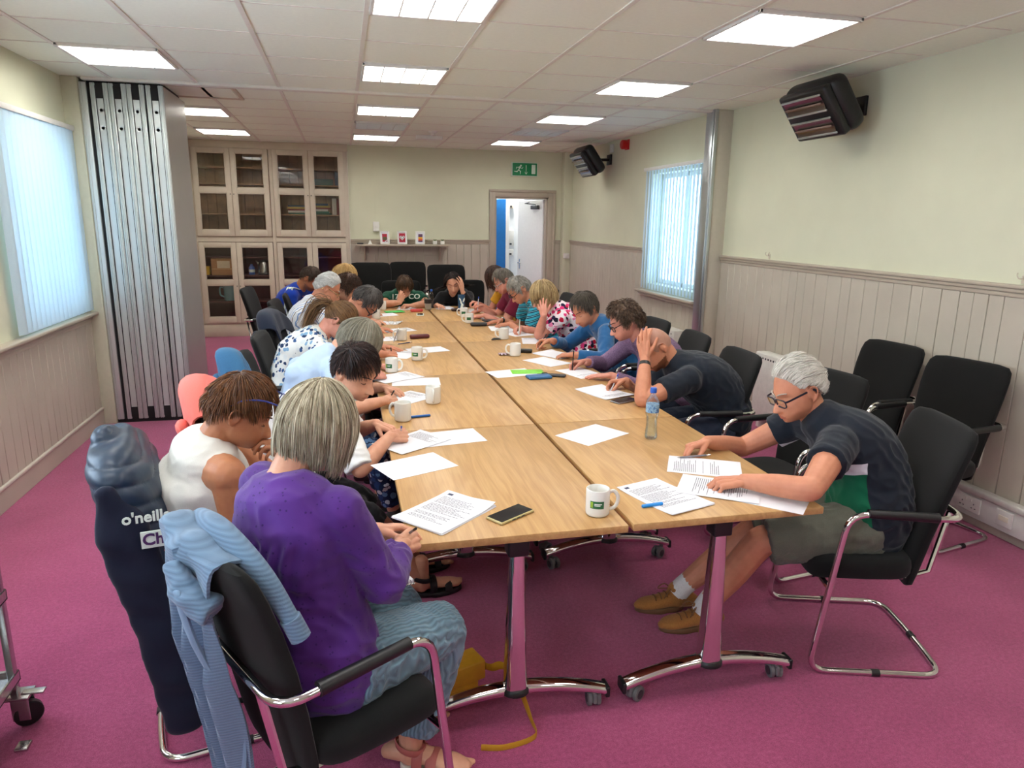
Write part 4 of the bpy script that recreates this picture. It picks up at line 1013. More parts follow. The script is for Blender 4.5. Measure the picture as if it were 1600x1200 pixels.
def make_hair(style, line, male, g, n=900, length=0.05, thick=0.012, r=0.0011, seed=0, crown=(180, 62), curl=0.0, sweep=None, part=None, grav=0.25, stick=1.0, pts=9, tie=None, jit=0.35, puff=0.25, clump=16, tint=0):
    """cap + strands in head-local space; g = gravity in head space"""
    rs = np.random.default_rng(seed)
    # cap
    na, ne = 72, 44; az = np.linspace(-math.pi, math.pi, na, endpoint=False); el = np.linspace(math.radians(-46), math.pi / 2 - 0.02, ne)
    A, E = np.meshgrid(az, el); P = head_pts(A, E, male); mk = hair_root_mask(A, E, line); t = sstep(0, 16, mk)
    N = P / np.linalg.norm(P, axis=2)[..., None]
    bumpn = waves(P.reshape(-1, 3), 6, seed, 0.035).reshape(P.shape[:2])
    Q = P + N * ((thick * 0.55) * np.sqrt(t) * (1 + 0.26 * bumpn) - 0.002)[..., None]
    V = np.vstack([Q.reshape(-1, 3), [head_pts(0.0, math.pi / 2 - 0.01, male) + np.array([0, 0, thick * 0.55])]]); F = []
    for i in range(ne - 1):
        for j in range(na):
            q = (i * na + j, i * na + (j + 1) % na, (i + 1) * na + (j + 1) % na, (i + 1) * na + j)
            if min(mk[i, j], mk[i, (j + 1) % na], mk[i + 1, (j + 1) % na], mk[i + 1, j]) > -3: F.append(q)
    for j in range(na): F.append((len(V) - 1, (ne - 1) * na + j, (ne - 1) * na + (j + 1) % na))
    # roots
    u = rs.uniform(-1, 1, n * 6); az = rs.uniform(-math.pi, math.pi, n * 6); el = np.arcsin(u); ok = hair_root_mask(az, el, line) > 0.5
    az, el = az[ok][:n], el[ok][:n]; p = head_pts(az, el, male); nr = unit_rows(p); p = p + nr * (thick * 0.5)
    ca, ce = math.radians(crown[0]), math.radians(crown[1]); cpt = head_pts(ca, ce, male)
    lens = length * rs.uniform(0.72, 1.12, len(p)) if not callable(length) else length(az, el) * rs.uniform(0.85, 1.08, len(p))
    lift = rs.uniform(0.3, 1.25, len(p)) * thick
    K_ = max(8, len(p) // clump); cc = p[rs.integers(0, len(p), K_)]; cid = np.argmin(((p[:, None, :] - cc[None]) ** 2).sum(2), 1)     # locks
    jv = (rs.normal(size=(K_, 3))[cid] * 0.9 + rs.normal(size=p.shape) * 0.35) * jit; lift = (rs.uniform(0.35, 1.35, K_)[cid] * 0.75 + rs.uniform(0.1, 1.2, len(p)) * 0.25) * thick; lens = lens * rs.uniform(0.82, 1.12, K_)[cid]
    if tint: lift = lift
    paths = [p.copy()]; ph = rs.uniform(0, 6.28, len(p)); step = lens / (pts - 1)
    cur = p.copy()
    for k in range(1, pts):
        nr = unit_rows(cur); d = unit_rows(cur - cpt) if sweep is None else np.tile(np.asarray(sweep, float), (len(cur), 1))
        if part is not None:
            sgn = np.sign(p[:, 0] - part); d = np.stack([sgn * 0.9, np.full(len(p), -0.15) + 0 * sgn, np.full(len(p), -0.2)], 1)
        if tie is not None: d = unit_rows(np.asarray(tie) - cur)
        d = d - nr * np.sum(d * nr, 1)[:, None] * 0.9
        d = unit_rows(d) * (1 - grav) + nr * puff * max(0.0, 1 - 1.3 * k / pts) + np.asarray(g) * grav * (0.6 + 1.2 * k / pts) + jv * (0.25 + 0.3 * (curl > 0))
        if curl: d = d + curl * np.stack([np.sin(ph + k * 2.1), np.cos(ph * 1.7 + k * 1.8), np.sin(ph * 0.6 + k * 2.4)], 1)
        d = unit_rows(d); cur = cur + d * step[:, None]
        R = np.linalg.norm(cur, axis=1); S = skull_radius(cur, male) + lift * min(1.0, 0.5 + 0.6 * k / pts)
        low = cur[:, 2] < -0.05 if stick < 1 else np.zeros(len(cur), bool)
        push = (R < S); cur = np.where(push[:, None], cur * (S / np.maximum(R, 1e-6))[:, None], cur)
        if stick > 0:
            far = (R > S + 0.004) & ~low
            cur = np.where(far[:, None], cur * ((1 - stick * 0.6) + stick * 0.6 * (S / R))[:, None], cur)
        paths.append(cur.copy())
    SV, SF = strand_mesh(np.stack(paths, 1), r * rs.uniform(0.7, 1.3, len(p)))
    return (V, F), (SV, SF)
def unit_rows(v): return v / np.maximum(1e-9, np.linalg.norm(v, axis=-1))[..., None]

def Hm(yaw, pitch, roll):
    """head matrix (columns right, front, up): yaw in deg from +x, pitch down, roll to own right"""
    y = math.radians(yaw); f = np.array([math.cos(y), math.sin(y), 0]); r = np.array([math.sin(y), -math.cos(y), 0]); p = math.radians(pitch)
    f2 = f * math.cos(p) - UPV * math.sin(p); u2 = UPV * math.cos(p) + f * math.sin(p); q = math.radians(roll)
    r3 = r * math.cos(q) - u2 * math.sin(q); u3 = u2 * math.cos(q) + r * math.sin(q); return np.stack([r3, f2, u3], 1)
def ik(a, b, l1, l2, pole):
    a, b = np.asarray(a, float), np.asarray(b, float); d = b - a; L = np.linalg.norm(d); L2 = min(L, (l1 + l2) * 0.995); b = a + d / max(L, 1e-6) * L2; L = L2
    k = (l1 * l1 - l2 * l2 + L * L) / (2 * L); h = math.sqrt(max(0, l1 * l1 - k * k)); u = unit(d); p = np.asarray(pole, float); p = unit(p - u * (p @ u)); return a + u * k + p * h, b

def limb(a, b, c, ra, n=9, bulge=0.0):
    """smoothly bent limb a-b-c with radii list at the 5 stations"""
    a, b, c = map(np.asarray, (a, b, c)); P = [a, a * 0.5 + b * 0.5, b * 0.93 + a * 0.07, b * 0.93 + c * 0.07, b * 0.5 + c * 0.5, c]
    return cr(P, 18), np.interp(np.linspace(0, 1, 18), [0, 0.2, 0.4, 0.6, 0.8, 1], ra)

def person(label, head, heading, gaze, hands, skin, top, hair, male=True, bottom=None, glasses=None, fat=0.0, name='person', vox=0.0058, pelvis=None, feet=None, arm_fwd=0.045, shoes=None, beard=None, sh=None, extras=(), bald=None, knees=None, full=0.0, collar=None, spine_l=0.455, upper=None):
    h = math.radians(heading); f = np.array([math.cos(h), math.sin(h), 0]); r = np.array([math.sin(h), -math.cos(h), 0])
    HM = Hm(*gaze); H = np.asarray(head, float); K = 1.0 if male else 0.93
    B = H + HM @ np.array([0, -0.022, -0.075]); N = B - 0.078 * UPV - 0.045 * f
    zP = 0.565
    if pelvis is None:
        dz = N[2] - zP; back = math.sqrt(max(0.0009, spine_l ** 2 - dz * dz)); P = N - f * back; P[2] = zP
    else: P = np.array([pelvis[0], pelvis[1], zP])
    lean = N - P; C = P + UPV * 0.62 * (N[2] - zP) + (N - P) * np.array([1, 1, 0]) * 0.16 - f * 0.02
    def bez(t): t = np.asarray(t)[..., None]; return (1 - t) ** 2 * P + 2 * t * (1 - t) * C + t * t * N
    ts = np.array([-0.16, 0.0, 0.12, 0.28, 0.45, 0.62, 0.76, 0.87, 0.94, 1.0])
    W = (np.array([0.155, 0.172, 0.17, 0.152, 0.155, 0.168, 0.172, 0.155, 0.115, 0.066]) if male else np.array([0.165, 0.180, 0.174, 0.146, 0.140, 0.148, 0.152, 0.136, 0.10, 0.058])) * (1 + 0.5 * fat)
    D_ = (np.array([0.10, 0.118, 0.120, 0.116, 0.118, 0.122, 0.112, 0.090, 0.072, 0.058]) if male else np.array([0.10, 0.118, 0.115, 0.104, 0.106, 0.118, 0.106, 0.084, 0.066, 0.052])) * (1 + fat)
    rt = sh if sh is not None else 0.0      # shoulder line twist in degrees, + = right shoulder forward
    rr = r * math.cos(math.radians(rt)) + f * math.sin(math.radians(rt))
    tt = np.linspace(-0.16, 1.0, 22)
    SP = bez(tt); rvec = np.array([unit(r * (1 - k) + rr * k) for k in np.clip(tt, 0, 1)]); TT = np.gradient(SP, axis=0); upv = np.cross(rvec, TT)   # front normal
    def torso(infl, t0=-0.16, t1=1.0, wi=None, di=None):
        m = (tt >= t0 - 1e-6) & (tt <= t1 + 1e-6)
        R = np.stack([np.interp(tt, ts, W) + infl, np.interp(tt, ts, D_) + infl], 1)
        cen = SP + unit_rows(upv) * (0.018 + 0.35 * fat * G(tt - 0.35, 0.3))[:, None] * np.clip(tt, 0, 1)[:, None]
        return tube(cen[m], R[m], 28, up=upv[m], cap='round', sq=2.25)
    S_c = bez(0.865); sw = (0.178 if male else 0.152) * (1 + 0.3 * fat)
    A = {}
    SR = S_c + rr * sw + f * arm_fwd; SL = S_c - rr * sw + f * arm_fwd
    body = []; handmesh = []; info = {'hand': {}, 'H': H, 'HM': HM, 'P': P, 'N': N, 'f': f, 'r': r}
    wrists = {}
    for side, S0 in (('R', SR), ('L', SL)):
        hd = hands.get(side)
        sg = 1 if side == 'R' else -1
        if hd is None: hd = dict(w=P + f * 0.22 + r * sg * 0.12 + UPV * 0.06, d=f - r * sg * 0.5, n=(0, 0, -1), pose='rest')
        w = np.asarray(hd['w'], float); d = unit(hd['d']); pole = np.asarray(hd.get('pole', -UPV * 0.75 + r * sg * 0.55 - f * 0.25))
        if 'elbow' in hd:
            e = np.asarray(hd['elbow'], float); wr = w
        else: e, wr = ik(S0, w, 0.285 * K, 0.245 * K, pole)
        A[side] = (S0, e, wr); wrists[side] = wr
        kk = K * (1 + 0.35 * fat) * (1.0 if male else 0.96)
        pa, ra = limb(S0, e, wr, np.array([0.056, 0.050, 0.042, 0.043, 0.040, 0.0265]) * kk)
        body.append(tube(pa, ra, 14)); body.append(ell(S0, (0.06 * kk,) * 3)); body.append(tube([bez(0.82) + rr * sg * 0.05, S0], [0.075 * kk, 0.062 * kk], 14))
        Bm = hand_basis(d, hd.get('n', (0, 0, -1))); hp, tips = hand_parts(hd.get('pose', 'rest'), side == 'L', 1.0 if male else 0.92)
        hp2 = [(np.asarray(v) @ Bm.T + wr + d * 0.006, fc) for v, fc in hp]
        hp2.append(tube([wr - unit(wr - e) * 0.05, wr - unit(wr - e) * 0.01, wr + d * 0.02], [(0.027 * kk, 0.024 * kk), (0.026 * kk, 0.021 * kk), (0.025, 0.015)], 12, up=-np.asarray(hd.get('n', (0, 0, -1)), float) + 1e-3))
        v, fc, nn = fuse(hp2, 0.0028 if vox < 0.0058 else 0.0033, 3); handmesh.append((v, fc))
        info['hand'][side] = dict(B=Bm, o=wr + d * 0.006, tips={k: np.asarray(t) @ Bm.T + wr + d * 0.006 for k, t in tips.items()})
        body.append(tube([e, e * 0.4 + wr * 0.6, wr, wr + d * 0.03], [0.04 * kk, 0.034 * kk, (0.0265 * kk), 0.018], 12))
    # legs
    legs = {}
    for side, sg in (('R', 1), ('L', -1)):
        hip = P + r * sg * 0.092 - UPV * 0.028 + f * 0.01
        ft = feet[side] if feet and side in feet else (P + f * (0.50 if side == 'R' else 0.44) + r * sg * 0.13) * np.array([1, 1, 0])
        ft = np.asarray(ft, float); ank = np.array([ft[0], ft[1], 0.085 if len(ft) < 3 or ft[2] == 0 else ft[2]])
        kn, ank = ik(hip, ank, 0.43 * K, 0.42 * K, (knees or {}).get(side, f * 0.7 + UPV * 0.7 + r * sg * 0.12)); legs[side] = (hip, kn, ank)
    thick = K * (1 + 0.4 * fat)
    def leg_tube(side, infl, t1=1.0, rr_=None):
        hip, kn, ank = legs[side]; pa, ra = limb(hip, kn, ank, np.array([0.090, 0.078, 0.060, 0.058, 0.056, 0.038]) * thick if rr_ is None else rr_); m = int(round(t1 * 17)) + 1
        return pa[:m], ra[:m] + infl
    bare = bottom is None or bottom.get('kind') in ('shorts', 'skirt')
    for side in 'RL':
        if bare: pa, ra = leg_tube(side, 0); body.append(tube(pa, ra, 14))
        else: hip, kn, ank = legs[side]; body.append(tube([kn * 0.25 + ank * 0.75, ank], [0.036, 0.036], 10))
    body.append(torso(-0.004)); body.append(tube(cr([bez(0.93), N + UPV * 0.01, B, B + HM @ np.array([0, 0.0, 0.05])], 8), np.array([0.070, 0.060, 0.055, 0.0535, 0.053, 0.053, 0.052, 0.048]) * (1.06 if male else 0.93) * (1 + 0.4 * fat), 16))
    hv, hf = head_grid(male, full); body.append((hv @ HM.T + H, hf))
    ears = []
    for sg in (-1, 1):
        R_ = rotz(sg * -0.42) @ rotx(-0.2); c = np.array([sg * (0.079 if male else 0.075), -0.012, -0.008]); e1 = ell((0, 0, 0), (0.0065, 0.019, 0.032), R_); 
        body.append((e1[0] @ HM.T + H + HM @ c, e1[1]))
        rim = cr([(sg * 0.006, 0.012, 0.012), (sg * 0.011, 0.004, 0.030), (sg * 0.013, -0.014, 0.024), (sg * 0.012, -0.018, 0.0), (sg * 0.008, -0.004, -0.024), (sg * 0.003, 0.008, -0.03)], 14)
        ears.append(tube((rim + c) @ HM.T + H, 0.0042, 8))
    body += ears
    V, F, Nn = fuse(body, vox, 3)
    loc = np.array([P[0], P[1], 0.0]); rz = h - math.pi / 2; Rt = rotz(-rz)
    def loc_v(v): return (np.asarray(v, float) - loc) @ Rt.T
    root = thing(name, label, 'person', tuple(loc), rz)
    ms = mat_skin(*skin); ml = lip(skin[1]); mb = MB(); mats = [ms]
    hl = (V - H) @ HM; cen = np.array([hl[q[0]] for q in F])
    lipm = (np.abs(cen[:, 0]) < 0.023) & (np.abs(cen[:, 2] + 0.072) < 0.0115 * (1 - (np.abs(cen[:, 0]) / 0.026) ** 2)) & (cen[:, 1] > 0.06)
    mb.add((loc_v(V), []), ms); mb.slot(ml)
    mi = np.where(lipm, 1, 0)
    if bald is not None:
        k = mb.slot(bald); az = np.arctan2(cen[:, 0], cen[:, 1]); el = np.arcsin(np.clip(cen[:, 2] / np.maximum(1e-6, np.linalg.norm(cen, axis=1)), -1, 1)); m2 = (hair_root_mask(az, el, 'receding') > 0) & (np.degrees(el) < 56) & (np.linalg.norm(cen, axis=1) < 0.14) & (np.abs(az) > 0.9); mi = np.where(m2, k, mi)
    if beard is not None:
        k = mb.slot(beard); m2 = (cen[:, 2] < -0.055) & (cen[:, 2] > -0.14) & (cen[:, 1] > 0.0 - 0.3 * (cen[:, 2] + 0.05)) & ~lipm & (np.linalg.norm(cen, axis=1) < 0.16) | ((np.abs(cen[:, 2] + 0.056) < 0.006) & (cen[:, 1] > 0.07) & (np.abs(cen[:, 0]) < 0.028)); mi = np.where(m2 & ~lipm, k, mi)
    base = len(F); mb.f += F; mb.mi += mi.tolist(); mb.sm += [True] * base
    for hm in handmesh: mb.add((loc_v(hm[0]), hm[1]), ms)
    # brows, lashes, eyes
    if hair.get('brow', True):
        mbw = mat_hair('brow_' + hair['name'], tuple(x * 0.8 for x in hair['c'][:3]) + (1,)); mls = plain('lash_dark', rgb(58, 40, 34), 0.6)
        for sg in (-1, 1):
            b = [(sg * (0.012 + 0.035 * t), 0.094 - 0.022 * t * t + 0.001, 0.023 + 0.007 * math.sin(t * 2.4)) for t in np.linspace(0, 1, 7)]
            mb.add((loc_v(tube(np.array(b) @ HM.T + H, (0.0032, 0.0022), 6)[0]), tube(np.array(b), 0.002, 6)[1]), mbw)
            b = [(sg * (0.019 + 0.026 * t), 0.0885 - 0.008 * (2 * t - 1) ** 2 - 0.004 * t, -0.003 - 0.003 * math.sin(t * 3.14)) for t in np.linspace(0, 1, 7)]
            tb_ = tube(np.array(b) @ HM.T + H, 0.0013, 6); mb.add((loc_v(tb_[0]), tb_[1]), mls)
    ob = mb.build('body', root)
    # the body's own mesh
    def child(nm, parts, mat, parent=root):
        m = MB()
        for p in parts: m.add((loc_v(p[0]), p[1]), mat)
        return m.build(nm, parent)
    # ---- top garment
    tm = top['mat']; gs = []; ti = top.get('infl', 0.013)
    gs.append(torso(ti, top.get('t0', -0.13), top.get('t1', 0.955)))
    sl = top.get('sleeve', 'short'); kk = K * (1 + 0.35 * fat)
    for side in 'RL':
        S0, e, wr = A[side]; sg = 1 if side == 'R' else -1
        if sl == 'none': continue
        pa, ra = limb(S0, e, wr, np.array([0.056, 0.050, 0.042, 0.043, 0.040, 0.0265]) * kk)
        frac = {'short': 0.21, 'half': 0.42, 'elbow': 0.5, 'three': 0.72, 'long': 0.97}[sl] if not isinstance(sl, float) else sl
        m = max(3, int(round(frac * 17)) + 1); infl = np.linspace(0.012, 0.020 if frac < 0.6 else 0.010, m)
        if frac > 0.6: infl = 0.012 + 0.006 * G(np.linspace(0, frac, m) - 0.5, 0.12)
        gs.append(tube(pa[:m], ra[:m] + infl, 18, cap='flat')); gs.append(ell(S0, (0.07 * kk,) * 3)); gs.append(tube([bez(0.80) + rr * sg * 0.04, S0], [(0.082 * kk), 0.072 * kk], 16))
    if sl == 'none':
        for sg in (-1, 1): gs.append(tube([bez(0.86) + rr * sg * 0.05, S_c + rr * sg * sw * 0.62 + f * arm_fwd * 0.4], [0.070 * kk, 0.062 * kk], 16))
    if not male and not top.get('nobust'):
        q = bez(0.62); fn = unit(np.cross(rr, bez(0.7) - bez(0.55)))
        for sg in (-1, 1): gs.append(ell(q + fn * 0.085 + rr * sg * 0.07, (0.07, 0.07, 0.07)))
    gv, gf, gn = fuse(gs, top.get('vox', 0.0075), 5)
    wr_a = top.get('wrinkle', 0.0032)
    tpar = np.clip(((gv - P) @ unit(lean)) / np.linalg.norm(lean), -0.2, 1.2)
    k_ = waves(gv * np.array([1, 1, 1.0]), 7, abs(hash(label)) % 9999 if False else int(abs(head[1] * 1000)) % 9999, 0.10, 1.0); ridge = 1 - np.abs(k_) * 1.6
    disp = wr_a * np.clip(ridge, -1, 1) * (0.5 + 0.9 * (1 - np.clip(tpar, 0, 1)))
    if 'disp' in top: disp = disp + top['disp'](loc_v(gv), tpar, loc_v(gn + loc) )
    gv = gv + gn * disp[:, None]
    tw = thing  # noqa
    m = MB(); m.add((loc_v(gv), gf), tm); to = m.build(top.get('name', 'shirt'), root)
    info['torso'] = (bez, rr, torso); info['A'] = A
    # collar
    if collar:
        cm = collar if not isinstance(collar, tuple) else collar[0]
        fn = unit(np.cross(rr, N - bez(0.85))); pts = []
        for a in np.linspace(-0.80 * math.pi, 0.80 * math.pi, 21):
            q = bez(0.965) + rr * math.sin(a) * 0.078 * (1 + 0.3 * fat) - fn * math.cos(a) * 0.070 + fn * 0.012 + unit(N - bez(0.85)) * (0.012 - 0.022 * (abs(a) / 2.5) ** 3); pts.append(q)
        child('collar', [tube(np.array(pts), [(0.007, 0.022)] * 21, 10, up=unit(N - bez(0.85)) + 0.001)], cm, to)
    # ---- bottoms, shoes
    if bottom:
        bm_ = bottom['mat']; gs = []; kd = bottom.get('kind', 'trousers'); gs.append(torso(bottom.get('infl', 0.004), -0.16, 0.06))
        for side in 'RL':
            if kd == 'skirt': pa, ra = leg_tube(side, 0.028, bottom.get('len', 0.55)); 
            elif kd == 'shorts': pa, ra = leg_tube(side, 0.018, 0.40); ra = ra + np.linspace(0, 0.02, len(ra))
            else:
                pa, ra = leg_tube(side, bottom.get('loose', 0.014), 0.97); ra = np.maximum(ra, bottom.get('hem', 0.052))
            gs.append(tube(pa, ra, 16, cap='flat' if kd != 'trousers' else 'flat'))
        if kd == 'skirt':
            for t in (0.25, 0.6, 0.95):
                a_ = legs['R'][0] * (1 - t) + legs['R'][1] * t; b_ = legs['L'][0] * (1 - t) + legs['L'][1] * t; gs.append(tube([a_, b_], [0.075 - 0.015 * t] * 2, 12))
        bv, bf, bn = fuse(gs, bottom.get('vox', 0.009), 4)
        k2 = waves(bv, 7, 5, 0.09, 1.0); bv = bv + bn * (0.004 * (1 - np.abs(k2) * 1.6))[:, None]
        bo = MB(); bo.add((loc_v(bv), bf), bm_); bo = bo.build(bottom.get('name', kd), root)
    for side in 'RL':
        hip, kn, ank = legs[side]; d = (unit((ank - kn) * np.array([1, 1, 0]) * 0.3 + f) if not (shoes and 'dir' in shoes) else unit(shoes['dir'][side])); d = unit(d * np.array([1, 1, 0])); sd = np.cross(d, UPV)
        z0 = ank[2] - 0.085; c = np.array([ank[0], ank[1], z0])
        s = MB(); col_ = shoes['mat'] if shoes else M_SHOE; sole = shoes['sole'] if shoes else M_BLACKP
        prof = [(-0.075, 0.030, 0.030, 0.055), (-0.055, 0.036, 0.034, 0.07), (-0.01, 0.038, 0.034, 0.082), (0.04, 0.038, 0.032, 0.068), (0.09, 0.044, 0.026, 0.05), (0.135, 0.046, 0.022, 0.042), (0.165, 0.038, 0.018, 0.034), (0.185, 0.020, 0.012, 0.026)]
        if not (shoes and shoes.get('sandal')):
            pp = np.array([c + d * a + UPV * (hh * 0.5 + 0.012) for a, w_, t_, hh in prof]); rr2 = np.array([(w_, hh * 0.5) for a, w_, t_, hh in prof]) * (1 if male else 0.92)
            sv = fuse([tube(cr(pp, 16), cr(rr2, 16), 16, up=(0, 0, 1), sq=2.4), tube([ank + UPV * 0.0, ank - UPV * 0.03], [0.046, 0.05], 14)], 0.005, 3)
            s.add((loc_v(sv[0]), sv[1]), col_); so = s.build('shoe', root)
            if shoes and shoes.get('laces'):
                lm = MB()
                for a in (0.03, 0.055, 0.08, 0.105):
                    hz = np.interp(a, [0.0, 0.04, 0.09, 0.135], [0.098, 0.082, 0.066, 0.054]) ; q = [c + d * a + sd * x + UPV * (hz + 0.006 - 14 * x * x) for x in (-0.026, -0.012, 0, 0.012, 0.026)]; tb_ = tube(np.array(q), 0.0028, 6); lm.add((loc_v(tb_[0]), tb_[1]), shoes['laces'])
                for sx in (-1, 1):
                    q = cr([c + d * 0.03 + UPV * 0.1, c + d * 0.05 + sd * sx * 0.035 + UPV * 0.105, c + d * 0.075 + sd * sx * 0.045 + UPV * 0.078, c + d * 0.04 + sd * sx * 0.01 + UPV * 0.096], 10); tb_ = tube(q, 0.0025, 6); lm.add((loc_v(tb_[0]), tb_[1]), shoes['laces'])
                lm.build('laces', so)
        else:
            # bare foot + straps
            pp = np.array([c + d * a + UPV * (hh * 0.42 + 0.028) for a, w_, t_, hh in prof]); rr2 = np.array([(w_ * 0.86, hh * 0.42) for a, w_, t_, hh in prof])
            ft = [tube(cr(pp, 16), cr(rr2, 16), 14, up=(0, 0, 1)), tube([ank + UPV * 0.08, ank - UPV * 0.03], [0.036, 0.038], 12)]
            for i, (x, ln_) in enumerate(((-0.026, 0.03), (-0.010, 0.024), (0.003, 0.02), (0.015, 0.014), (0.026, 0.006))):
                sg = 1 if side == 'R' else -1; q = c + d * (0.165 + ln_) + sd * (x * sg) + UPV * 0.034; ft.append(tube([q - d * 0.04, q], [0.011 - 0.0012 * i, 0.010 - 0.0012 * i], 8))
            fv = fuse(ft, 0.004, 2); fm = MB(); fm.add((loc_v(fv[0]), fv[1]), ms); fm.build('foot', root)
            st = []
            for a, w_, hz in shoes['straps']:
                q = [c + d * a + sd * (w_ * math.sin(t)) + UPV * (0.022 + (hz - 0.016) * max(0, math.cos(t)) ** 0.6) for t in np.linspace(-1.75, 1.75, 15)]; st.append(tube(np.array(q), (0.003, 0.017), 8, up=d))
            q = [ank + d * (0.047 * math.cos(t)) + sd * 0.043 * math.sin(t) + UPV * (0.005 - 0.012 * math.cos(t)) for t in np.linspace(0, 2 * math.pi, 20, endpoint=False)]; st.append(tube(np.array(q), (0.003, 0.011), 8, up=UPV, closed=True))
            for p_ in st: s.add((loc_v(p_[0]), p_[1]), col_)
            so = s.build('sandal', root)
        sm = MB(); out = [(0.195 * math.cos(t), 0.05 * math.sin(t)) for t in np.linspace(0, 2 * math.pi, 28, endpoint=False)]
        rings = []
        for zz_ in (0.0, 0.004, 0.02, 0.024):
            rings.append([c + d * ((0.138 if x > 0 else 0.09) / 0.195 * x * (1.0 if 0 < zz_ < 0.024 else 0.97) + 0.055) + sd * y * (0.86 + 0.18 * (x > 0)) * (1.0 if 0 < zz_ < 0.024 else 0.94) + UPV * zz_ for x, y in out])
        VV = np.array(rings).reshape(-1, 3); FF = [(i * 28 + j, i * 28 + (j + 1) % 28, (i + 1) * 28 + (j + 1) % 28, (i + 1) * 28 + j) for i in range(3) for j in range(28)] + [tuple(range(27, -1, -1)), tuple(range(84, 112))]
        sm.add((loc_v(VV), FF), sole); sm.build('sole', so)
        if shoes and shoes.get('sock'):
            a_ = unit(ank - kn); child('sock', [tube([ank - a_ * shoes.get('sockh', 0.10), ank - a_ * 0.04, ank + UPV * -0.01], [(0.047 * K), 0.046, 0.048], 14, cap='flat')], shoes['sock'])
    # ---- hair
    if hair.get('style') != 'none':
        g = HM.T @ np.array([0, 0, -1.0]); kw = {k: v for k, v in hair.items() if k not in ('name', 'c', 'c2', 'style', 'brow', 'extra', 'line')}
        cap, st = make_hair(hair['style'], hair.get('line', 'man' if male else 'woman'), male, g, seed=int(abs(head[0] * 100 + head[1] * 10)) + 3, **kw)
        hm_ = mat_hair('hair_' + hair['name'], hair['c'], hair.get('c2')); m = MB()
        for v, q in (cap, st): m.add((loc_v(np.asarray(v) @ HM.T + H), q), hm_)
        if 'extra' in hair:
            for v, q in hair['extra'](HM, H): m.add((loc_v(v), q), hm_)
        m.build('hair', root)
    # ---- glasses
    if glasses:
        gm = glasses['mat']; w_, hgt = glasses.get('size', (0.026, 0.019)); up_ = glasses.get('up', 0.0); m = MB(); yb = glasses.get('y', 0.104)
        for sg in (-1, 1):
            c = np.array([sg * 0.0335, yb, 0.0 + up_]); q = np.array([c + np.array([w_ * math.copysign(abs(math.cos(t)) ** 0.45, math.cos(t)), -0.006 * (abs(math.cos(t))) * (1 if sg * math.cos(t) > 0 else 0), hgt * math.copysign(abs(math.sin(t)) ** 0.5, math.sin(t)) - 0.004]) for t in np.linspace(0, 2 * math.pi, 28, endpoint=False)])
            if glasses.get('rim', True): tb_ = tube(q @ HM.T + H, glasses.get('t', 0.0018), 6, closed=True); m.add((loc_v(tb_[0]), tb_[1]), gm)
            tm_ = cr([(sg * 0.0605, yb - 0.004, 0.006 + up_), (sg * 0.071, yb - 0.014, 0.006 + up_), (sg * 0.077, 0.03, 0.006 + up_ * 0.9), (sg * 0.0815, -0.02, 0.004 + up_ * 0.6), (sg * 0.078, -0.04, -0.02 + up_ * 0.5)], 14)
            tb_ = tube(tm_ @ HM.T + H, (0.0016, glasses.get('temple', 0.0028)), 6, up=HM[:, 2]); m.add((loc_v(tb_[0]), tb_[1]), gm)
        br = cr([(-0.010, yb + 0.001, 0.003 + up_), (0, yb + 0.003, 0.006 + up_), (0.010, yb + 0.001, 0.003 + up_)], 6); tb_ = tube(br @ HM.T + H, 0.0016, 6); m.add((loc_v(tb_[0]), tb_[1]), gm)
        go = m.build('glasses', root); m = MB()
        for sg in (-1, 1):
            an = np.linspace(0, 2 * math.pi, 20, endpoint=False); ring = np.array([(sg * 0.0335 + w_ * 0.95 * math.copysign(abs(math.cos(t)) ** 0.6, math.cos(t)), yb - 0.001, up_ - 0.004 + hgt * 0.95 * math.copysign(abs(math.sin(t)) ** 0.7, math.sin(t))) for t in an])
            VV = np.vstack([ring, ring - np.array([0, 0.0015, 0])]); FF = [tuple(range(20)), tuple(range(39, 19, -1))] + [(j, j + 20, (j + 1) % 20 + 20, (j + 1) % 20) for j in range(20)]
            m.add((loc_v(VV @ HM.T + H), FF), M_LENS, False)
        m.build('lenses', go)
    info['root'] = root; info['child'] = child; info['loc_v'] = loc_v; info['top'] = to; info['bez'] = bez; info['rr'] = rr; info['legs'] = legs
    return info
M_SHOE = plain('dark_leather_shoe', rgb(44, 34, 30), 0.45, var=0.1)
M_LENS = glass('spectacle_lens', (0.93, 0.95, 0.95, 1), 0.02, 0.08)

# -------- pens: rest on the thumb web, tip on the paper
def pen(label, tip, back, mat, mat2=None, length=0.142, clip=True, name='pen', cap_end=True, group=None):
    tip = np.asarray(tip, float); d = unit(np.asarray(back, float) - tip); r = thing(name, label, 'pen', tuple(tip), 0, group)
    L_ = length; m = MB(); m.add(tube([d * 0.012, d * L_], 0.0038, 10, cap='flat'), mat); m.build('barrel', r)
    m = MB(); m.add(tube([d * 0.0, d * 0.006, d * 0.014], [0.0007, 0.0022, 0.0036], 10), mat2 or M_CHROME); m.build('tip', r)
    if cap_end: m = MB(); m.add(tube([d * (L_ - 0.012), d * (L_ + 0.004)], 0.0042, 10), mat2 or mat); m.build('end_cap', r)
    return r
def held_pen(label, info, side, mat, mat2=None, lift=0.0, tz=TZ + 0.004, lean=None):
    hb = info['hand'][side]; tp = (np.asarray(hb['tips'][0]) + np.asarray(hb['tips']['t'])) / 2
    web = hb['o'] + hb['B'] @ np.array([-0.018 if side == 'R' else 0.018, 0.05, 0.022])
    d = unit(web - tp) if lean is None else unit(lean)
    k = (tp[2] - tz) / max(0.25, d[2]); tip = tp - d * min(max(k, 0.012), 0.045)
    return pen(label, tip, tip + d, mat, mat2)
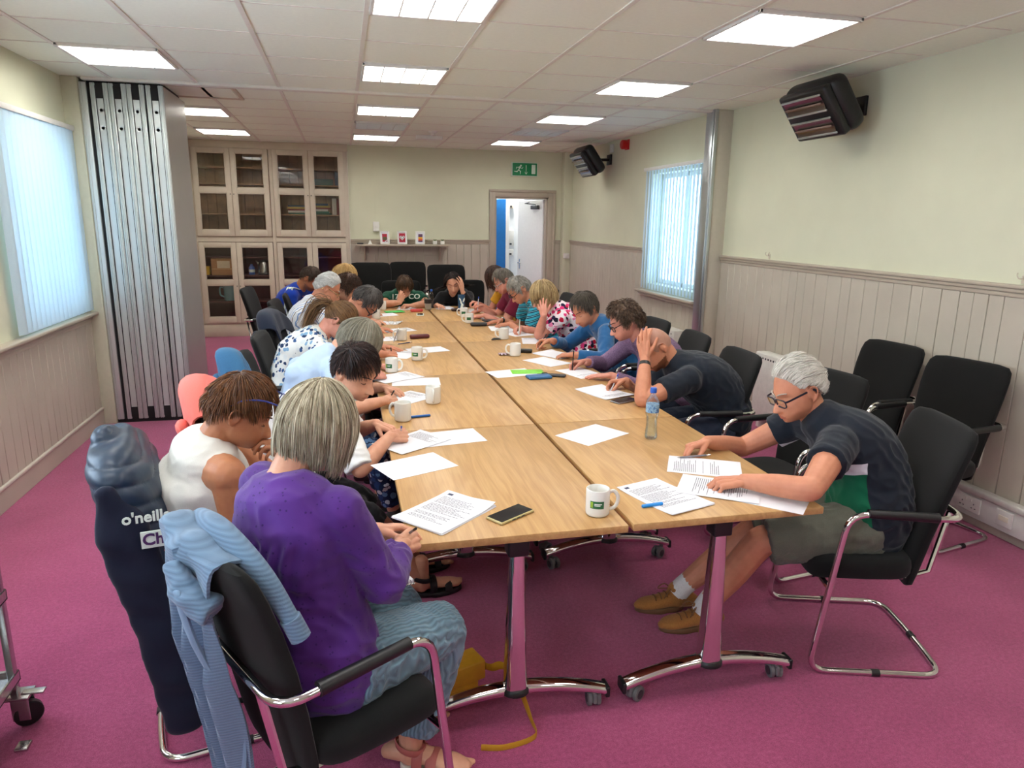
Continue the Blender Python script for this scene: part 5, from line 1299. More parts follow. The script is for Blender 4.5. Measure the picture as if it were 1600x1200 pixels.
# ================================================================== THE PEOPLE AT THE TABLE
FAIR = ('skin_fair', rgb(212, 158, 130)); RUDDY = ('skin_ruddy', rgb(204, 140, 110)); TAN = ('skin_tan', rgb(184, 124, 88)); PINK = ('skin_pink', rgb(214, 150, 130))
def pat_vor(name, cols, scale, base, thr=(0.0, 0.5), rough=0.8):
    t = NT(name); v = t.co(); vo = t.n('ShaderNodeTexVoronoi'); vo.inputs['Scale'].default_value = scale; w = t.n('ShaderNodeTexNoise'); w.inputs['Scale'].default_value = scale * 0.8; t.l(v, w.inputs[0])
    mx = t.n('ShaderNodeVectorMath'); mx.operation = 'MULTIPLY_ADD'; t.l(w.outputs['Color'], mx.inputs[0]); mx.inputs[1].default_value = (0.6 / scale,) * 3; t.l(v, mx.inputs[2]); t.l(mx.outputs[0], vo.inputs['Vector'])
    sep = t.n('ShaderNodeSeparateColor'); t.l(vo.outputs['Color'], sep.inputs[0])
    c = t.ramp(sep.outputs[0], [(i / len(cols), q) for i, q in enumerate(cols)], 'CONSTANT')
    t.col(t.mix(t.math('GREATER_THAN', vo.outputs['Distance'], thr[1]), c, base)); t.set(Roughness=rough, Specular_IOR_Level=0.2); return t.m
def pat_stripe(name, axis, period, stops, rough=0.8, warp=0.0):
    t = NT(name); v = t.co(); d = t.dot(v, axis)
    if warp: d = t.math('ADD', d, t.math('MULTIPLY', t.noise(v, 6, 2), warp))
    k = t.math('FRACT', t.math('DIVIDE', d, period)); t.col(t.ramp(k, stops, 'CONSTANT')); t.set(Roughness=rough, Specular_IOR_Level=0.2, Sheen_Weight=0.1); t.bump(t.noise(v, 500, 2), 0.15, 0.001); return t.m
M_JEANS = fabric('dark_jeans', rgb(44, 52, 70), 380); M_BLACKCLOTH = fabric('black_cloth', rgb(24, 24, 27), 380, 0.2, 0.15); M_NAVY = fabric('navy_pique', rgb(28, 34, 44), 420, 0.3)
M_BLUEPEN = plain('blue_pen', rgb(40, 80, 190), 0.3); M_BLKPEN = plain('black_pen', rgb(26, 26, 28), 0.35); M_CLEARPEN = plain('clear_pen', rgb(214, 220, 226), 0.2)
TR = dict(kind='trousers', mat=M_JEANS)
W_ = np.array

# ---- L1: woman in purple at the near left corner, seen from behind
def purple_mat():
    t = NT('purple_crepe'); v = t.co(); vo = t.n('ShaderNodeTexVoronoi'); vo.inputs['Scale'].default_value = 60; t.l(v, vo.inputs['Vector']); n = t.noise(v, 5, 3); n2 = t.noise(v, 420, 2)
    base = t.ramp(n, [(0.3, rgb(70, 34, 110)), (0.7, rgb(90, 46, 136))]); t.col(t.mix(t.math('LESS_THAN', vo.outputs['Distance'], 0.17), base, rgb(58, 26, 98)))
    t.set(Roughness=0.75, Sheen_Weight=0.2, Specular_IOR_Level=0.2); t.bump(n2, 0.15, 0.001); return t.m
def gather(lv, t, ln):
    back = sstep(0.02, -0.05, lv[:, 1] - lv[:, 1].mean()); return 0.0045 * np.sin(lv[:, 0] * 190 + 2 * np.sin(lv[:, 2] * 18)) * sstep(0.80, 0.74, t) * sstep(0.30, 0.66, t) * sstep(0.15, 0.08, np.abs(lv[:, 0])) + 0.010 * sstep(0.8, 0.5, t) * sstep(0.15, 0.08, np.abs(lv[:, 0])) * (ln[:, 1] < 0)
def crinkle(name, c):
    t = NT(name); v = t.co(); w = t.n('ShaderNodeTexWave'); w.inputs['Scale'].default_value = 32; w.inputs['Distortion'].default_value = 5; w.inputs['Detail'].default_value = 2; w.inputs['Detail Scale'].default_value = 0.7
    mp = t.co(scale=(1, 0.25, 0.25)); t.l(mp, w.inputs['Vector']); t.col(t.ramp(w.outputs['Fac'], [(0.1, tuple(x * 0.62 for x in c[:3]) + (1,)), (0.8, c)])); t.set(Roughness=0.7, Sheen_Weight=0.2); t.bump(w.outputs['Fac'], 0.5, 0.006); return t.m
SANDAL = plain('sandal_strap', rgb(168, 88, 80), 0.6)
bob = dict(name='ash_blonde', c=rgb(118, 104, 78), c2=rgb(226, 216, 190), style='bob', line='woman', n=3000, length=lambda a, e: 0.105 + 0.095 * sstep(-0.4, 1.3, e) , thick=0.016, r=0.0014, grav=0.42, stick=0.2, pts=12, jit=0.20, crown=(180, 70), puff=0.1, clump=26)
P1 = person('woman in a purple blouse with an ash-blonde bob at the nearest table corner', (-0.088, 1.86, 1.165), 42, (48, 32, 4),
    dict(R=dict(w=(0.128, 1.905, 0.772), d=(0.55, 0.80, -0.12), n=(-0.62, 0.30, -0.65), pose='write', elbow=(0.072, 1.705, 0.765)), L=dict(w=(0.052, 2.055, 0.765), d=(0.95, 0.10, -0.05), n=(0.1, -0.3, -0.95), pose='rest', pole=(-0.5, 0.5, -0.6))),
    FAIR, dict(mat=purple_mat(), sleeve='long', name='blouse', infl=0.020, wrinkle=0.004, disp=gather, t1=0.885, nobust=True, vox=0.0055), bob, male=False, fat=-0.03,
    bottom=dict(kind='trousers', mat=crinkle('crinkled_blue_trousers', rgb(112, 146, 164)), loose=0.030, hem=0.070, vox=0.007), vox=0.005, pelvis=(-0.115, 1.765), feet=dict(R=(0.145, 1.92), L=(0.09, 2.10)), knees=dict(R=(0.6, 0.4, 0.7), L=(0.6, 0.5, 0.7)),
    shoes=dict(sandal=True, mat=SANDAL, sole=plain('sandal_sole', rgb(222, 206, 190), 0.6), straps=[(0.03, 0.040, 0.082), (0.075, 0.044, 0.066), (0.125, 0.048, 0.05)], dir=dict(R=(0.8, -0.35, 0), L=(0.8, 0.1, 0))), arm_fwd=0.03)
held_pen('black and white ballpoint in the right hand of the woman in purple', P1, 'R', plain('grey_pen', rgb(120, 116, 122), 0.3), M_BLKPEN)
# yoke seam across the back of the blouse
bz, r_, to_ = P1['torso']; ft = unit(np.cross(r_, bz(0.8) - bz(0.7)))
pts = [bz(0.80 - 0.05 * (1 - (x / 0.14) ** 2)) + r_ * x - ft * (0.128 - 1.6 * x * x) for x in np.linspace(-0.14, 0.14, 21)]
BLKSANDAL = dict(sandal=True, mat=M_BLACKP, sole=M_BLACKP, straps=[(0.05, 0.042, 0.08), (0.12, 0.048, 0.055)])
# ---- L2: woman in white sleeveless top, seated behind
chestnut = dict(name='chestnut', c=rgb(74, 44, 24), c2=rgb(132, 86, 50), style='short', line='swept', n=2400, length=lambda a, e: 0.034 + 0.031 * sstep(0.1, 0.9, e), thick=0.022, r=0.0012, grav=0.16, stick=0.7, pts=8, jit=0.16, crown=(180, 60))
P2 = person('woman in a white sleeveless top with short chestnut hair, hand at chin', (-0.345, 2.36, 1.085), 10, (8, 34, 6),
    dict(R=dict(w=(-0.17, 2.33, 0.64), d=(0.5, 0.8, 0.1), n=(0, 0, -1), pose='rest', elbow=(-0.355, 2.205, 0.68)), L=dict(w=(-0.215, 2.395, 0.885), d=(-0.35, -0.35, 0.75), n=(-0.8, -0.3, -0.2), pose='curl', pole=(0.3, 0.6, -0.8))),
    TAN, dict(mat=fabric('white_top', rgb(226, 224, 216), 300, 0.15, 0.04), sleeve='none', name='sleeveless_top', infl=0.012, wrinkle=0.003, t1=0.94, vox=0.0055), chestnut, male=False, fat=0.24, bottom=dict(kind='trousers', mat=fabric('slate_trousers', rgb(72, 86, 106), 350)), vox=0.005, pelvis=(-0.43, 2.40),
    feet=dict(R=(0.20, 2.42), L=(0.17, 2.66)), shoes=BLKSANDAL, glasses=dict(mat=plain('blue_frame', rgb(70, 80, 150), 0.3), up=0.085, y=0.100, t=0.0022))
# ---- L3: woman in white blouse, dark hair
dark = dict(name='dark_brown', c=rgb(30, 20, 18), c2=rgb(66, 44, 38), style='short', line='swept', n=2400, length=lambda a, e: 0.034 + 0.041 * sstep(0.1, 0.9, e), thick=0.024, r=0.0013, grav=0.04, stick=0.8, pts=9, jit=0.07, crown=(140, 60), sweep=None)
P3 = person('woman in a white blouse with short dark brown hair, writing on her sheet', (0.03, 3.10, 1.045), 8, (-38, 30, 2),
    dict(R=dict(w=(0.165, 2.975, 0.772), d=(0.85, 0.50, -0.1), n=(-0.3, 0.62, -0.7), pose='write', pole=(-0.2, -0.8, -0.6)), L=dict(w=(0.12, 3.21, 0.765), d=(0.72, -0.62, -0.15), n=(0, 0, -1), pose='rest', pole=(-0.1, 0.8, -0.6))),
    FAIR, dict(mat=fabric('white_blouse', rgb(230, 230, 228), 320, 0.15, 0.04), sleeve='elbow', name='blouse', infl=0.016, wrinkle=0.006, t1=0.95, vox=0.0065), dark, male=False, fat=0.05, bottom=dict(kind='skirt', mat=M_BLACKCLOTH, len=0.62), vox=0.005, feet=dict(R=(0.29, 2.97), L=(0.27, 3.2)), shoes=BLKSANDAL)
held_pen('blue and white ballpoint in the hand of the woman in the white blouse', P3, 'R', M_CLEARPEN, M_BLUEPEN)
# ---- L4: grey bob, pale blue
greybob = dict(name='grey_bob', c=rgb(108, 102, 86), c2=rgb(170, 164, 146), style='bob', line='woman', n=1600, length=lambda a, e: 0.13 + 0.06 * sstep(0, 1.3, e), thick=0.018, r=0.0016, grav=0.45, stick=0.5, pts=9, jit=0.06, crown=(180, 66))
P4 = person('woman with a long grey bob in pale blue, head bent low', (0.06, 3.86, 1.06), 0, (-6, 62, 0),
    dict(R=dict(w=(0.185, 3.61, 0.772), d=(0.62, 0.78, -0.1), n=(-0.4, 0.5, -0.75), pose='write', pole=(-0.2, -0.8, -0.6)), L=dict(w=(0.20, 3.93, 0.765), d=(0.75, -0.62, -0.1), n=(0, 0, -1), pose='rest', pole=(-0.1, 0.8, -0.6))),
    FAIR, dict(mat=fabric('pale_blue_cotton', rgb(178, 198, 222), 320, 0.15, 0.05), sleeve='short', name='shirt'), greybob, male=False, bottom=dict(kind='trousers', mat=pat_vor('blue_print', [rgb(40, 62, 104), rgb(208, 216, 222), rgb(96, 132, 172)], 34, rgb(30, 44, 74), (0, 0.55)), vox=0.011))
held_pen('black pen held over the sheet by the grey-bobbed woman', P4, 'R', M_BLKPEN)
# ---- L5: patterned dress, ponytail
def pony(HM, H):
    rs = np.random.default_rng(4); out = []; P0 = np.array([0.0, -0.105, 0.01]); S = []
    for i in range(170):
        o = rs.normal(size=3) * 0.008; b = cr([P0 + o * 0.6, P0 + np.array([0, -0.035, -0.012]) + o * 2, P0 + np.array([0, -0.05, -0.075]) + o * 2.6, P0 + np.array([0, -0.02, -0.16]) + o * 2.4, P0 + np.array([0.01, 0.01, -0.22]) + o * 2.6], 10); S.append(b @ HM.T + H)
    return [strand_mesh(np.array(S), 0.0022), (tube(cr([P0, P0 + np.array([0, -0.035, -0.012]), P0 + np.array([0, -0.05, -0.075]), P0 + np.array([0, -0.02, -0.15])], 12) @ HM.T + H, np.linspace(0.016, 0.014, 12), 10))]
lb = dict(name='light_brown', c=rgb(84, 58, 36), c2=rgb(150, 112, 74), style='tied', line='woman', n=1500, length=0.16, thick=0.010, r=0.0014, grav=0.0, stick=1.0, pts=9, jit=0.03, tie=(0, -0.125, 0.015), extra=pony)
flor = pat_vor('blue_floral', [rgb(52, 84, 132), rgb(126, 164, 196), rgb(214, 220, 220), rgb(42, 62, 96), rgb(222, 226, 224)], 36, rgb(224, 226, 222), (0, 0.50))
P5 = person('woman in a blue and white patterned dress, light brown ponytail, glasses, bent over', (-0.035, 4.60, 1.065), -6, (-10, 52, 4),
    dict(R=dict(w=(0.155, 4.24, 0.768), d=(0.66, 0.74, -0.1), n=(-0.3, 0.4, -0.85), pose='write', pole=(-0.2, -0.8, -0.6)), L=dict(w=(0.16, 4.62, 0.765), d=(0.8, -0.5, -0.1), n=(0, 0, -1), pose='rest', pole=(-0.1, 0.8, -0.6))),
    PINK, dict(mat=flor, sleeve='short', name='dress', t1=0.92, infl=0.014), lb, male=False, bottom=dict(kind='skirt', mat=flor, len=0.6, name='dress_skirt', vox=0.012), glasses=dict(mat=plain('brown_frame', rgb(60, 44, 40), 0.3)), fat=0.05)
# ---- L6: grey man, dark glasses
grey6 = dict(name='iron_grey', c=rgb(44, 40, 38), c2=rgb(108, 102, 98), style='short', line='man', n=1300, length=lambda a, e: 0.026 + 0.029 * sstep(0.1, 0.9, e), thick=0.016, r=0.0016, grav=0.12, stick=0.8, pts=7, jit=0.25)
P6 = person('man with iron-grey hair and heavy dark glasses bent low over his papers', (0.15, 5.30, 1.10), -6, (-18, 62, 6),
    dict(R=dict(w=(0.255, 4.93, 0.768), d=(0.82, 0.52, -0.1), n=(-0.3, 0.4, -0.85), pose='write', pole=(-0.2, -0.8, -0.6)), L=dict(w=(0.24, 5.30, 0.765), d=(0.9, -0.35, -0.1), n=(0, 0, -1), pose='flat', pole=(-0.1, 0.8, -0.6))),
    RUDDY, dict(mat=pat_stripe('blue_check', (1, 0, 0), 0.02, [(0, rgb(200, 208, 220)), (0.6, rgb(80, 100, 150))]), sleeve='short', name='shirt'), grey6, bottom=TR, glasses=dict(mat=plain('black_frame', rgb(18, 18, 20), 0.3), t=0.003, temple=0.005))
held_pen('pen in the hand of the man with heavy dark glasses', P6, 'R', M_BLKPEN)
# ---- L7: white-haired man, striped shirt
white = dict(name='white_hair', c=rgb(190, 188, 182), c2=rgb(238, 237, 234), style='short', n=1800, length=lambda a, e: 0.026 + 0.029 * sstep(0.1, 0.9, e), thick=0.017, r=0.0014, grav=0.06, stick=0.7, pts=7, jit=0.22, sweep=(0.2, -1.0, 0.1), puff=0.5, line='swept', clump=18)
P7 = person('man with white hair and gold-rimmed glasses in a striped shirt', (-0.135, 5.96, 1.135), -4, (2, 34, 2),
    dict(R=dict(w=(0.20, 5.82, 0.768), d=(0.85, 0.45, -0.1), n=(0, 0, -1), pose='curl', pole=(-0.2, -0.8, -0.6)), L=dict(w=(0.26, 6.17, 0.765), d=(0.95, -0.1, -0.1), n=(0, 0, -1), pose='rest', pole=(-0.1, 0.8, -0.6))),
    RUDDY, dict(mat=pat_stripe('shirt_stripe', (1, 0, 0), 0.034, [(0, rgb(222, 224, 228)), (0.30, rgb(120, 150, 196)), (0.45, rgb(226, 226, 228)), (0.74, rgb(96, 82, 66)), (0.84, rgb(222, 224, 228))], warp=0.004), sleeve='long', name='shirt', wrinkle=0.005), white, bottom=TR, fat=0.08, collar=fabric('shirt_collar', rgb(214, 220, 230)), glasses=dict(mat=plain('gold_frame', rgb(190, 160, 110), 0.25, 0.8), temple=0.0034))
# ---- L8, L9, L10
curl8 = dict(name='dark_curls', c=rgb(40, 26, 20), c2=rgb(88, 60, 44), style='curly', line='woman', n=1100, length=0.10, thick=0.026, r=0.0018, grav=0.2, stick=0.5, pts=10, jit=0.2, curl=0.9)
P8 = person('person with dark brown curls, mostly hidden behind the white-haired man', (0.02, 6.54, 1.09), -4, (0, 50, 0), dict(R=dict(w=(0.22, 6.42, 0.768), d=(0.9, 0.4, -0.1), pose='write', n=(-0.2, 0.4, -0.85)), L=dict(w=(0.24, 6.66, 0.765), d=(0.9, -0.3, -0.1), pose='rest')), FAIR,
    dict(mat=fabric('plum_knit', rgb(70, 52, 66), 300), sleeve='long', name='jumper'), curl8, male=False, bottom=TR, vox=0.0075)
blond9 = dict(name='golden_blonde', c=rgb(168, 122, 58), c2=rgb(232, 200, 140), style='bob', line='woman', n=1000, length=0.13, thick=0.020, r=0.0018, grav=0.4, stick=0.5, pts=9, jit=0.1)
P9 = person('woman with golden blonde hair in bright pink, hidden behind the dark curls', (0.0, 7.16, 1.14), -4, (0, 44, 0), dict(R=dict(w=(0.22, 7.05, 0.768), d=(0.9, 0.4, -0.1), pose='write', n=(-0.2, 0.4, -0.85)), L=dict(w=(0.24, 7.28, 0.765), d=(0.9, -0.3, -0.1), pose='rest')), FAIR,
    dict(mat=fabric('hot_pink', rgb(206, 62, 104), 300), sleeve='short', name='top'), blond9, male=False, bottom=TR, vox=0.0075)
brown10 = dict(name='cropped_brown', c=rgb(46, 34, 28), c2=rgb(92, 72, 58), style='short', line='man', n=1000, length=0.028, thick=0.011, r=0.0016, grav=0.1, stick=0.9, pts=5, jit=0.25)
P10 = person('man in a royal blue tracksuit top with white shoulder stripes', (-0.335, 7.42, 1.10), -28, (-14, 42, 4), dict(R=dict(w=(-0.34, 7.43, 0.62), d=(0.8, 0.1, -0.1), pose='rest'), L=dict(w=(-0.28, 7.58, 0.64), d=(0.8, -0.2, 0), pose='rest')), TAN,
    dict(mat=fabric('royal_blue', rgb(24, 62, 166), 380, 0.15), sleeve='long', name='tracksuit_top'), brown10, bottom=TR, pelvis=(-0.60, 7.64), beard=mat_skin('stubble_tan', rgb(150, 104, 82)), vox=0.0065)
def shoulder_stripes(p, side, mat, offs=(-0.024, 0.0, 0.024)):
    S0, e, wr = p['A'][side]; n = p['N']; a = unit(e - S0); out = []
    pth = cr([n + (S0 - n) * 0.30 + UPV * 0.012, n + (S0 - n) * 0.75 + UPV * 0.052, S0 + UPV * 0.064 + unit(S0 - n) * 0.02, S0 + (e - S0) * 0.28 + np.cross(a, p['f']) * 0 + unit(S0 - n) * 0.062, S0 + (e - S0) * 0.62 + unit(S0 - n) * 0.062, e + unit(S0 - n) * 0.05], 22)
    return pth
pth = shoulder_stripes(P10, 'R', None)
for o_ in (-0.026, 0.0, 0.026):
    P10['child']('white_stripe', [tube(pth + P10['f'] * o_ + UPV * 0.006, (0.006, 0.010), 8, up=P10['f'] + 0 * pth)], M_SIGNW, P10['top'])
# ---- far end
brn = dict(name='mid_brown', c=rgb(48, 34, 24), c2=rgb(104, 78, 56), style='short', line='man', n=1200, length=lambda a, e: 0.035 + 0.04 * sstep(0.1, 0.9, e), thick=0.022, r=0.0017, grav=0.16, stick=0.75, pts=8, jit=0.12)
E1 = person('young man in a dark green t-shirt with white lettering, hand at his mouth', (0.645, 7.92, 0.965), -90, (-86, 52, 0),
    dict(R=dict(w=(0.575, 7.765, 0.80), d=(0.35, 0.02, 0.85), n=(0.2, 0.85, 0.3), pose='write', elbow=(0.42, 7.92, 0.765)), L=dict(w=(0.72, 7.75, 0.768), d=(-0.9, -0.1, 0.05), n=(0, 0, -1), pose='curl', elbow=(0.90, 7.92, 0.765))),
    FAIR, dict(mat=fabric('bottle_green', rgb(20, 78, 58), 360), sleeve='short', name='tshirt', nobust=True), brn, bottom=TR, pelvis=(0.66, 8.26))
E2 = person('woman in black with long dark hair, head propped on her hand', (1.19, 7.94, 0.995), -90, (-96, 24, 8),
    dict(L=dict(w=(1.275, 7.80, 0.915), d=(-0.15, 0.10, 0.9), n=(-0.55, 0.8, 0.1), pose='head', elbow=(1.37, 7.86, 0.745)), R=dict(w=(0.99, 7.80, 0.765), d=(0.3, -0.8, -0.05), n=(0, 0, -1), pose='rest')),
    FAIR, dict(mat=M_BLACKCLOTH, sleeve='long', name='top', t1=0.93), dict(name='near_black', c=rgb(22, 16, 15), c2=rgb(54, 40, 36), style='bob', line='woman', n=1300, length=lambda a, e: 0.20 + 0.06 * sstep(0, 1.3, e), thick=0.015, r=0.0018, grav=0.30, stick=0.6, pts=11, jit=0.05, part=0.01), male=False, bottom=TR, pelvis=(1.34, 8.26))
for txt, x in (('17Z', 0.075), ('CO', -0.075)):
    o = text_mesh(txt, 0.085, M_SIGNW, 'lettering', E1['top'], bold=0.002)
    place(o, (x * 1.25, 0.335, 0.845), (-1, 0, 0), (0, 0.35, 1))
# ---- right row, far to near
R1 = person('woman with dark hair and a yellow top, almost hidden behind the man in maroon', (1.585, 7.48, 1.10), 180, (182, 34, 0), dict(R=dict(w=(1.42, 7.55, 0.80), d=(-0.8, -0.3, 0.3), pose='curl', n=(0, 0, -1)), L=dict(w=(1.42, 7.28, 0.768), d=(-0.9, 0.2, -0.1), pose='rest')), PINK,
    dict(mat=fabric('mustard', rgb(206, 152, 40), 300), sleeve='short', name='top'), dict(name='dark_long', c=rgb(40, 26, 22), c2=rgb(86, 60, 48), style='bob', line='woman', n=800, length=lambda a, e: 0.15 + 0.08 * e, thick=0.012, r=0.002, grav=0.5, stick=0.4, pts=10, jit=0.06), male=False, bottom=TR, vox=0.0075)
gr2 = dict(name='grey_brown', c=rgb(92, 84, 74), c2=rgb(148, 140, 128), style='short', line='man', n=1000, length=lambda a, e: 0.025 + 0.025 * sstep(0.1, 0.9, e), thick=0.014, r=0.0017, grav=0.1, stick=0.85, pts=6, jit=0.12)
R2 = person('grey-haired man in a maroon polo with glasses and a raised fist', (1.535, 6.86, 1.11), 180, (184, 36, 2), dict(R=dict(w=(1.36, 7.02, 0.82), d=(-0.75, -0.15, 0.35), pose='fist', n=(0.2, -0.6, -0.5)), L=dict(w=(1.345, 6.85, 0.766), d=(-0.92, 0.25, -0.1), pose='rest', n=(0, 0, -1))), PINK,
    dict(mat=fabric('maroon_pique', rgb(116, 28, 54), 360), sleeve='short', name='polo_shirt'), gr2, bottom=TR, glasses=dict(mat=M_ALU, t=0.0015), collar=M_NAVY)
held_pen('pen in the raised fist of the man in maroon', R2, 'R', M_CLEARPEN, M_BLUEPEN, lean=(0.1, 0.1, 0.9))
gr3 = dict(name='silver_curls', c=rgb(120, 114, 104), c2=rgb(186, 182, 172), style='curly', line='man', n=1200, length=0.055, thick=0.018, r=0.0017, grav=0.1, stick=0.75, pts=8, jit=0.2, curl=0.55)
R3 = person('silver-haired man in a turquoise and navy striped polo with a wristwatch', (1.55, 6.26, 1.083), 180, (186, 46, 4), dict(R=dict(w=(1.43, 6.48, 0.766), d=(-0.95, -0.2, -0.1), pose='flat', n=(0, 0, -1)), L=dict(w=(1.47, 6.26, 0.766), d=(-0.9, 0.2, -0.1), pose='rest', n=(0, 0, -1))), RUDDY,
    dict(mat=pat_stripe('turquoise_stripe', (0, 0.35, 1), 0.042, [(0, rgb(54, 168, 192)), (0.42, rgb(24, 36, 62)), (0.62, rgb(120, 200, 214)), (0.74, rgb(24, 36, 62)), (0.9, rgb(54, 168, 192))]), sleeve='short', name='polo_shirt'), gr3, bottom=TR, glasses=dict(mat=plain('brown_frame', rgb(60, 44, 40), 0.3)), collar=fabric('turquoise_collar', rgb(44, 146, 172)))
def bracelet(p, side, back, r_, w, mat, nm, face=None):
    S0, e, wr = p['A'][side]; d = unit(wr - e); c = wr - d * back; o = p['child'](nm, [tube([c - d * w, c + d * w], (r_, r_ * 0.88), 20, up=p['hand'][side]['B'][:, 2] + 0.001, cap='flat')], mat)
    if face: 
        z = p['hand'][side]['B'][:, 2]; z = unit(z - d * (z @ d)); q = lathe([(0.001, 0), (0.019, 0), (0.019, 0.006), (0.016, 0.008), (0.001, 0.008)], 20); x = np.cross(d, z); R_ = np.stack([x, d, z], 1); p['child']('watch_face', [(np.asarray(q[0]) @ R_.T + c + z * (r_ * 0.82), q[1])], face, o)
bracelet(R3, 'R', 0.012, 0.031, 0.009, M_BLACKP, 'wristwatch', M_ALU)
flor4 = pat_vor('pink_floral', [rgb(222, 60, 124), rgb(26, 24, 44), rgb(238, 226, 230), rgb(230, 130, 170), rgb(190, 28, 60), rgb(40, 30, 66), rgb(236, 210, 220)], 30, rgb(240, 228, 232), (0, 0.62))
bl4 = dict(name='highlighted_blonde', c=rgb(128, 98, 60), c2=rgb(222, 196, 146), style='bob', line='woman', n=1500, length=lambda a, e: 0.11 + 0.06 * sstep(0, 1.3, e), thick=0.020, r=0.0017, grav=0.38, stick=0.45, pts=10, jit=0.10, crown=(170, 66))
R4 = person('blonde woman in a pink floral top leaning her face on her hand and writing', (1.605, 5.64, 1.094), 180, (190, 30, 8), dict(R=dict(w=(1.49, 5.93, 0.775), d=(-0.8, -0.55, -0.1), pose='write', n=(0.2, -0.55, -0.75)), L=dict(w=(1.55, 5.43, 0.945), d=(-0.02, 0.42, 0.75), n=(0.35, 0.85, -0.1), pose='head', elbow=(1.54, 5.54, 0.772))), PINK,
    dict(mat=flor4, sleeve='short', name='top', wrinkle=0.004), bl4, male=False, fat=0.22, bottom=TR, glasses=dict(mat=plain('brown_frame', rgb(60, 44, 40), 0.3)))
held_pen('white pen in the hand of the blonde woman in pink floral', R4, 'R', M_SIGNW, M_SIGNW, lean=(0.05, 0.0, 1))
gr5 = dict(name='pepper_crop', c=rgb(50, 44, 38), c2=rgb(116, 106, 94), style='short', line='woman', n=1700, length=lambda a, e: 0.03 + 0.025 * sstep(0.1, 0.9, e), thick=0.022, r=0.0015, grav=0.08, stick=0.5, pts=7, jit=0.3, puff=0.7)
R5 = person('person with cropped pepper-grey hair in a bright blue zip-neck fleece', (1.735, 4.97, 1.06), 182, (200, 36, 4), dict(R=dict(w=(1.53, 5.12, 0.80), d=(-0.75, 0.35, -0.15), pose='write', n=(0.2, -0.6, -0.6), pole=(0.2, 0.8, -0.6)), L=dict(w=(1.565, 4.70, 0.766), d=(-0.75, 0.6, -0.1), pose='rest', n=(0, 0, -1), pole=(0.2, -0.8, -0.6))), RUDDY,
    dict(mat=fabric('blue_fleece', rgb(34, 92, 142), 240, 0.35, 0.08, 0.95, 0.4), sleeve='long', name='fleece', infl=0.018, nobust=True, wrinkle=0.005), gr5, male=False, bottom=TR, fat=0.05, collar=fabric('blue_fleece', rgb(34, 92, 142)))
held_pen('pen held up by the person in the blue fleece', R5, 'R', M_BLKPEN)
m = MB()
for k, w_ in enumerate((0.007, 0.005, 0.008, 0.006)): m.add(rbox(-0.02 + k * 0.011, -0.02 + k * 0.011 + w_, -0.004, 0.004, -0.0008, 0.0008, 0.0006, 1), M_SIGNW)
o = m.build('chest_mark', R5['top']); place(o, (-0.085, 0.295, 0.80), (-1, 0.25, 0), (0, -0.2, 1))
cu6 = dict(name='brown_curls', c=rgb(52, 38, 30), c2=rgb(118, 94, 76), style='curly', line='woman', n=1500, length=0.085, thick=0.034, r=0.0024, grav=0.1, stick=0.45, pts=12, jit=0.2, curl=1.5)
heath = NT('purple_heather'); n_ = heath.noise(heath.co(scale=(1, 1, 3)), 130, 3); heath.col(heath.ramp(n_, [(0.3, rgb(84, 62, 92)), (0.7, rgb(148, 118, 150))])); heath.set(Roughness=0.8); heath = heath.m
R6 = person('person with short brown curls and glasses in a purple heather shirt', (1.755, 4.24, 1.075), 178, (176, 30, 2), dict(R=dict(w=(1.555, 4.40, 0.775), d=(-0.92, 0.15, -0.1), pose='write', n=(0.2, -0.6, -0.75), pole=(0.2, 0.8, -0.6)), L=dict(w=(1.585, 4.01, 0.766), d=(-0.75, 0.6, -0.1), pose='flat', n=(0, 0, -1), pole=(0.2, -0.4, -0.85))), PINK,
    dict(mat=heath, sleeve='long', name='shirt', nobust=True), cu6, male=False, bottom=TR, fat=0.05, glasses=dict(mat=plain('black_frame', rgb(18, 18, 20), 0.3), t=0.0022), vox=0.005)
held_pen('black pen held upright by the curly-haired person in purple', R6, 'R', M_BLKPEN, lean=(0.05, 0, 1))
R7 = person('bald man in a black polo, head resting in one hand, writing with a blue pen', (1.705, 3.66, 1.0), 172, (186, 46, 10), dict(R=dict(w=(1.60, 3.80, 0.775), d=(-0.92, 0.15, -0.1), pose='write', n=(0.2, -0.6, -0.75), pole=(0.2, 0.4, -0.85)), L=dict(w=(1.60, 3.55, 0.955), d=(-0.05, 0.25, 0.9), n=(0.70, 0.60, -0.2), pose='head', elbow=(1.53, 3.40, 0.765))), RUDDY,
    dict(mat=M_NAVY, sleeve='short', name='polo_shirt', infl=0.017, wrinkle=0.005), dict(name='none', c=rgb(96, 60, 44), style='none'), bottom=TR, fat=0.14, collar=M_NAVY, bald=mat_skin('scalp_stubble', rgb(178, 134, 116)), beard=mat_hair('ginger_beard', rgb(112, 66, 44), rgb(150, 92, 64)), vox=0.005)
bracelet(R7, 'L', 0.03, 0.034, 0.011, M_BLACKP, 'wristband')
held_pen('blue capped clear pen in the hand of the bald man', R7, 'R', M_CLEARPEN, M_BLUEPEN)
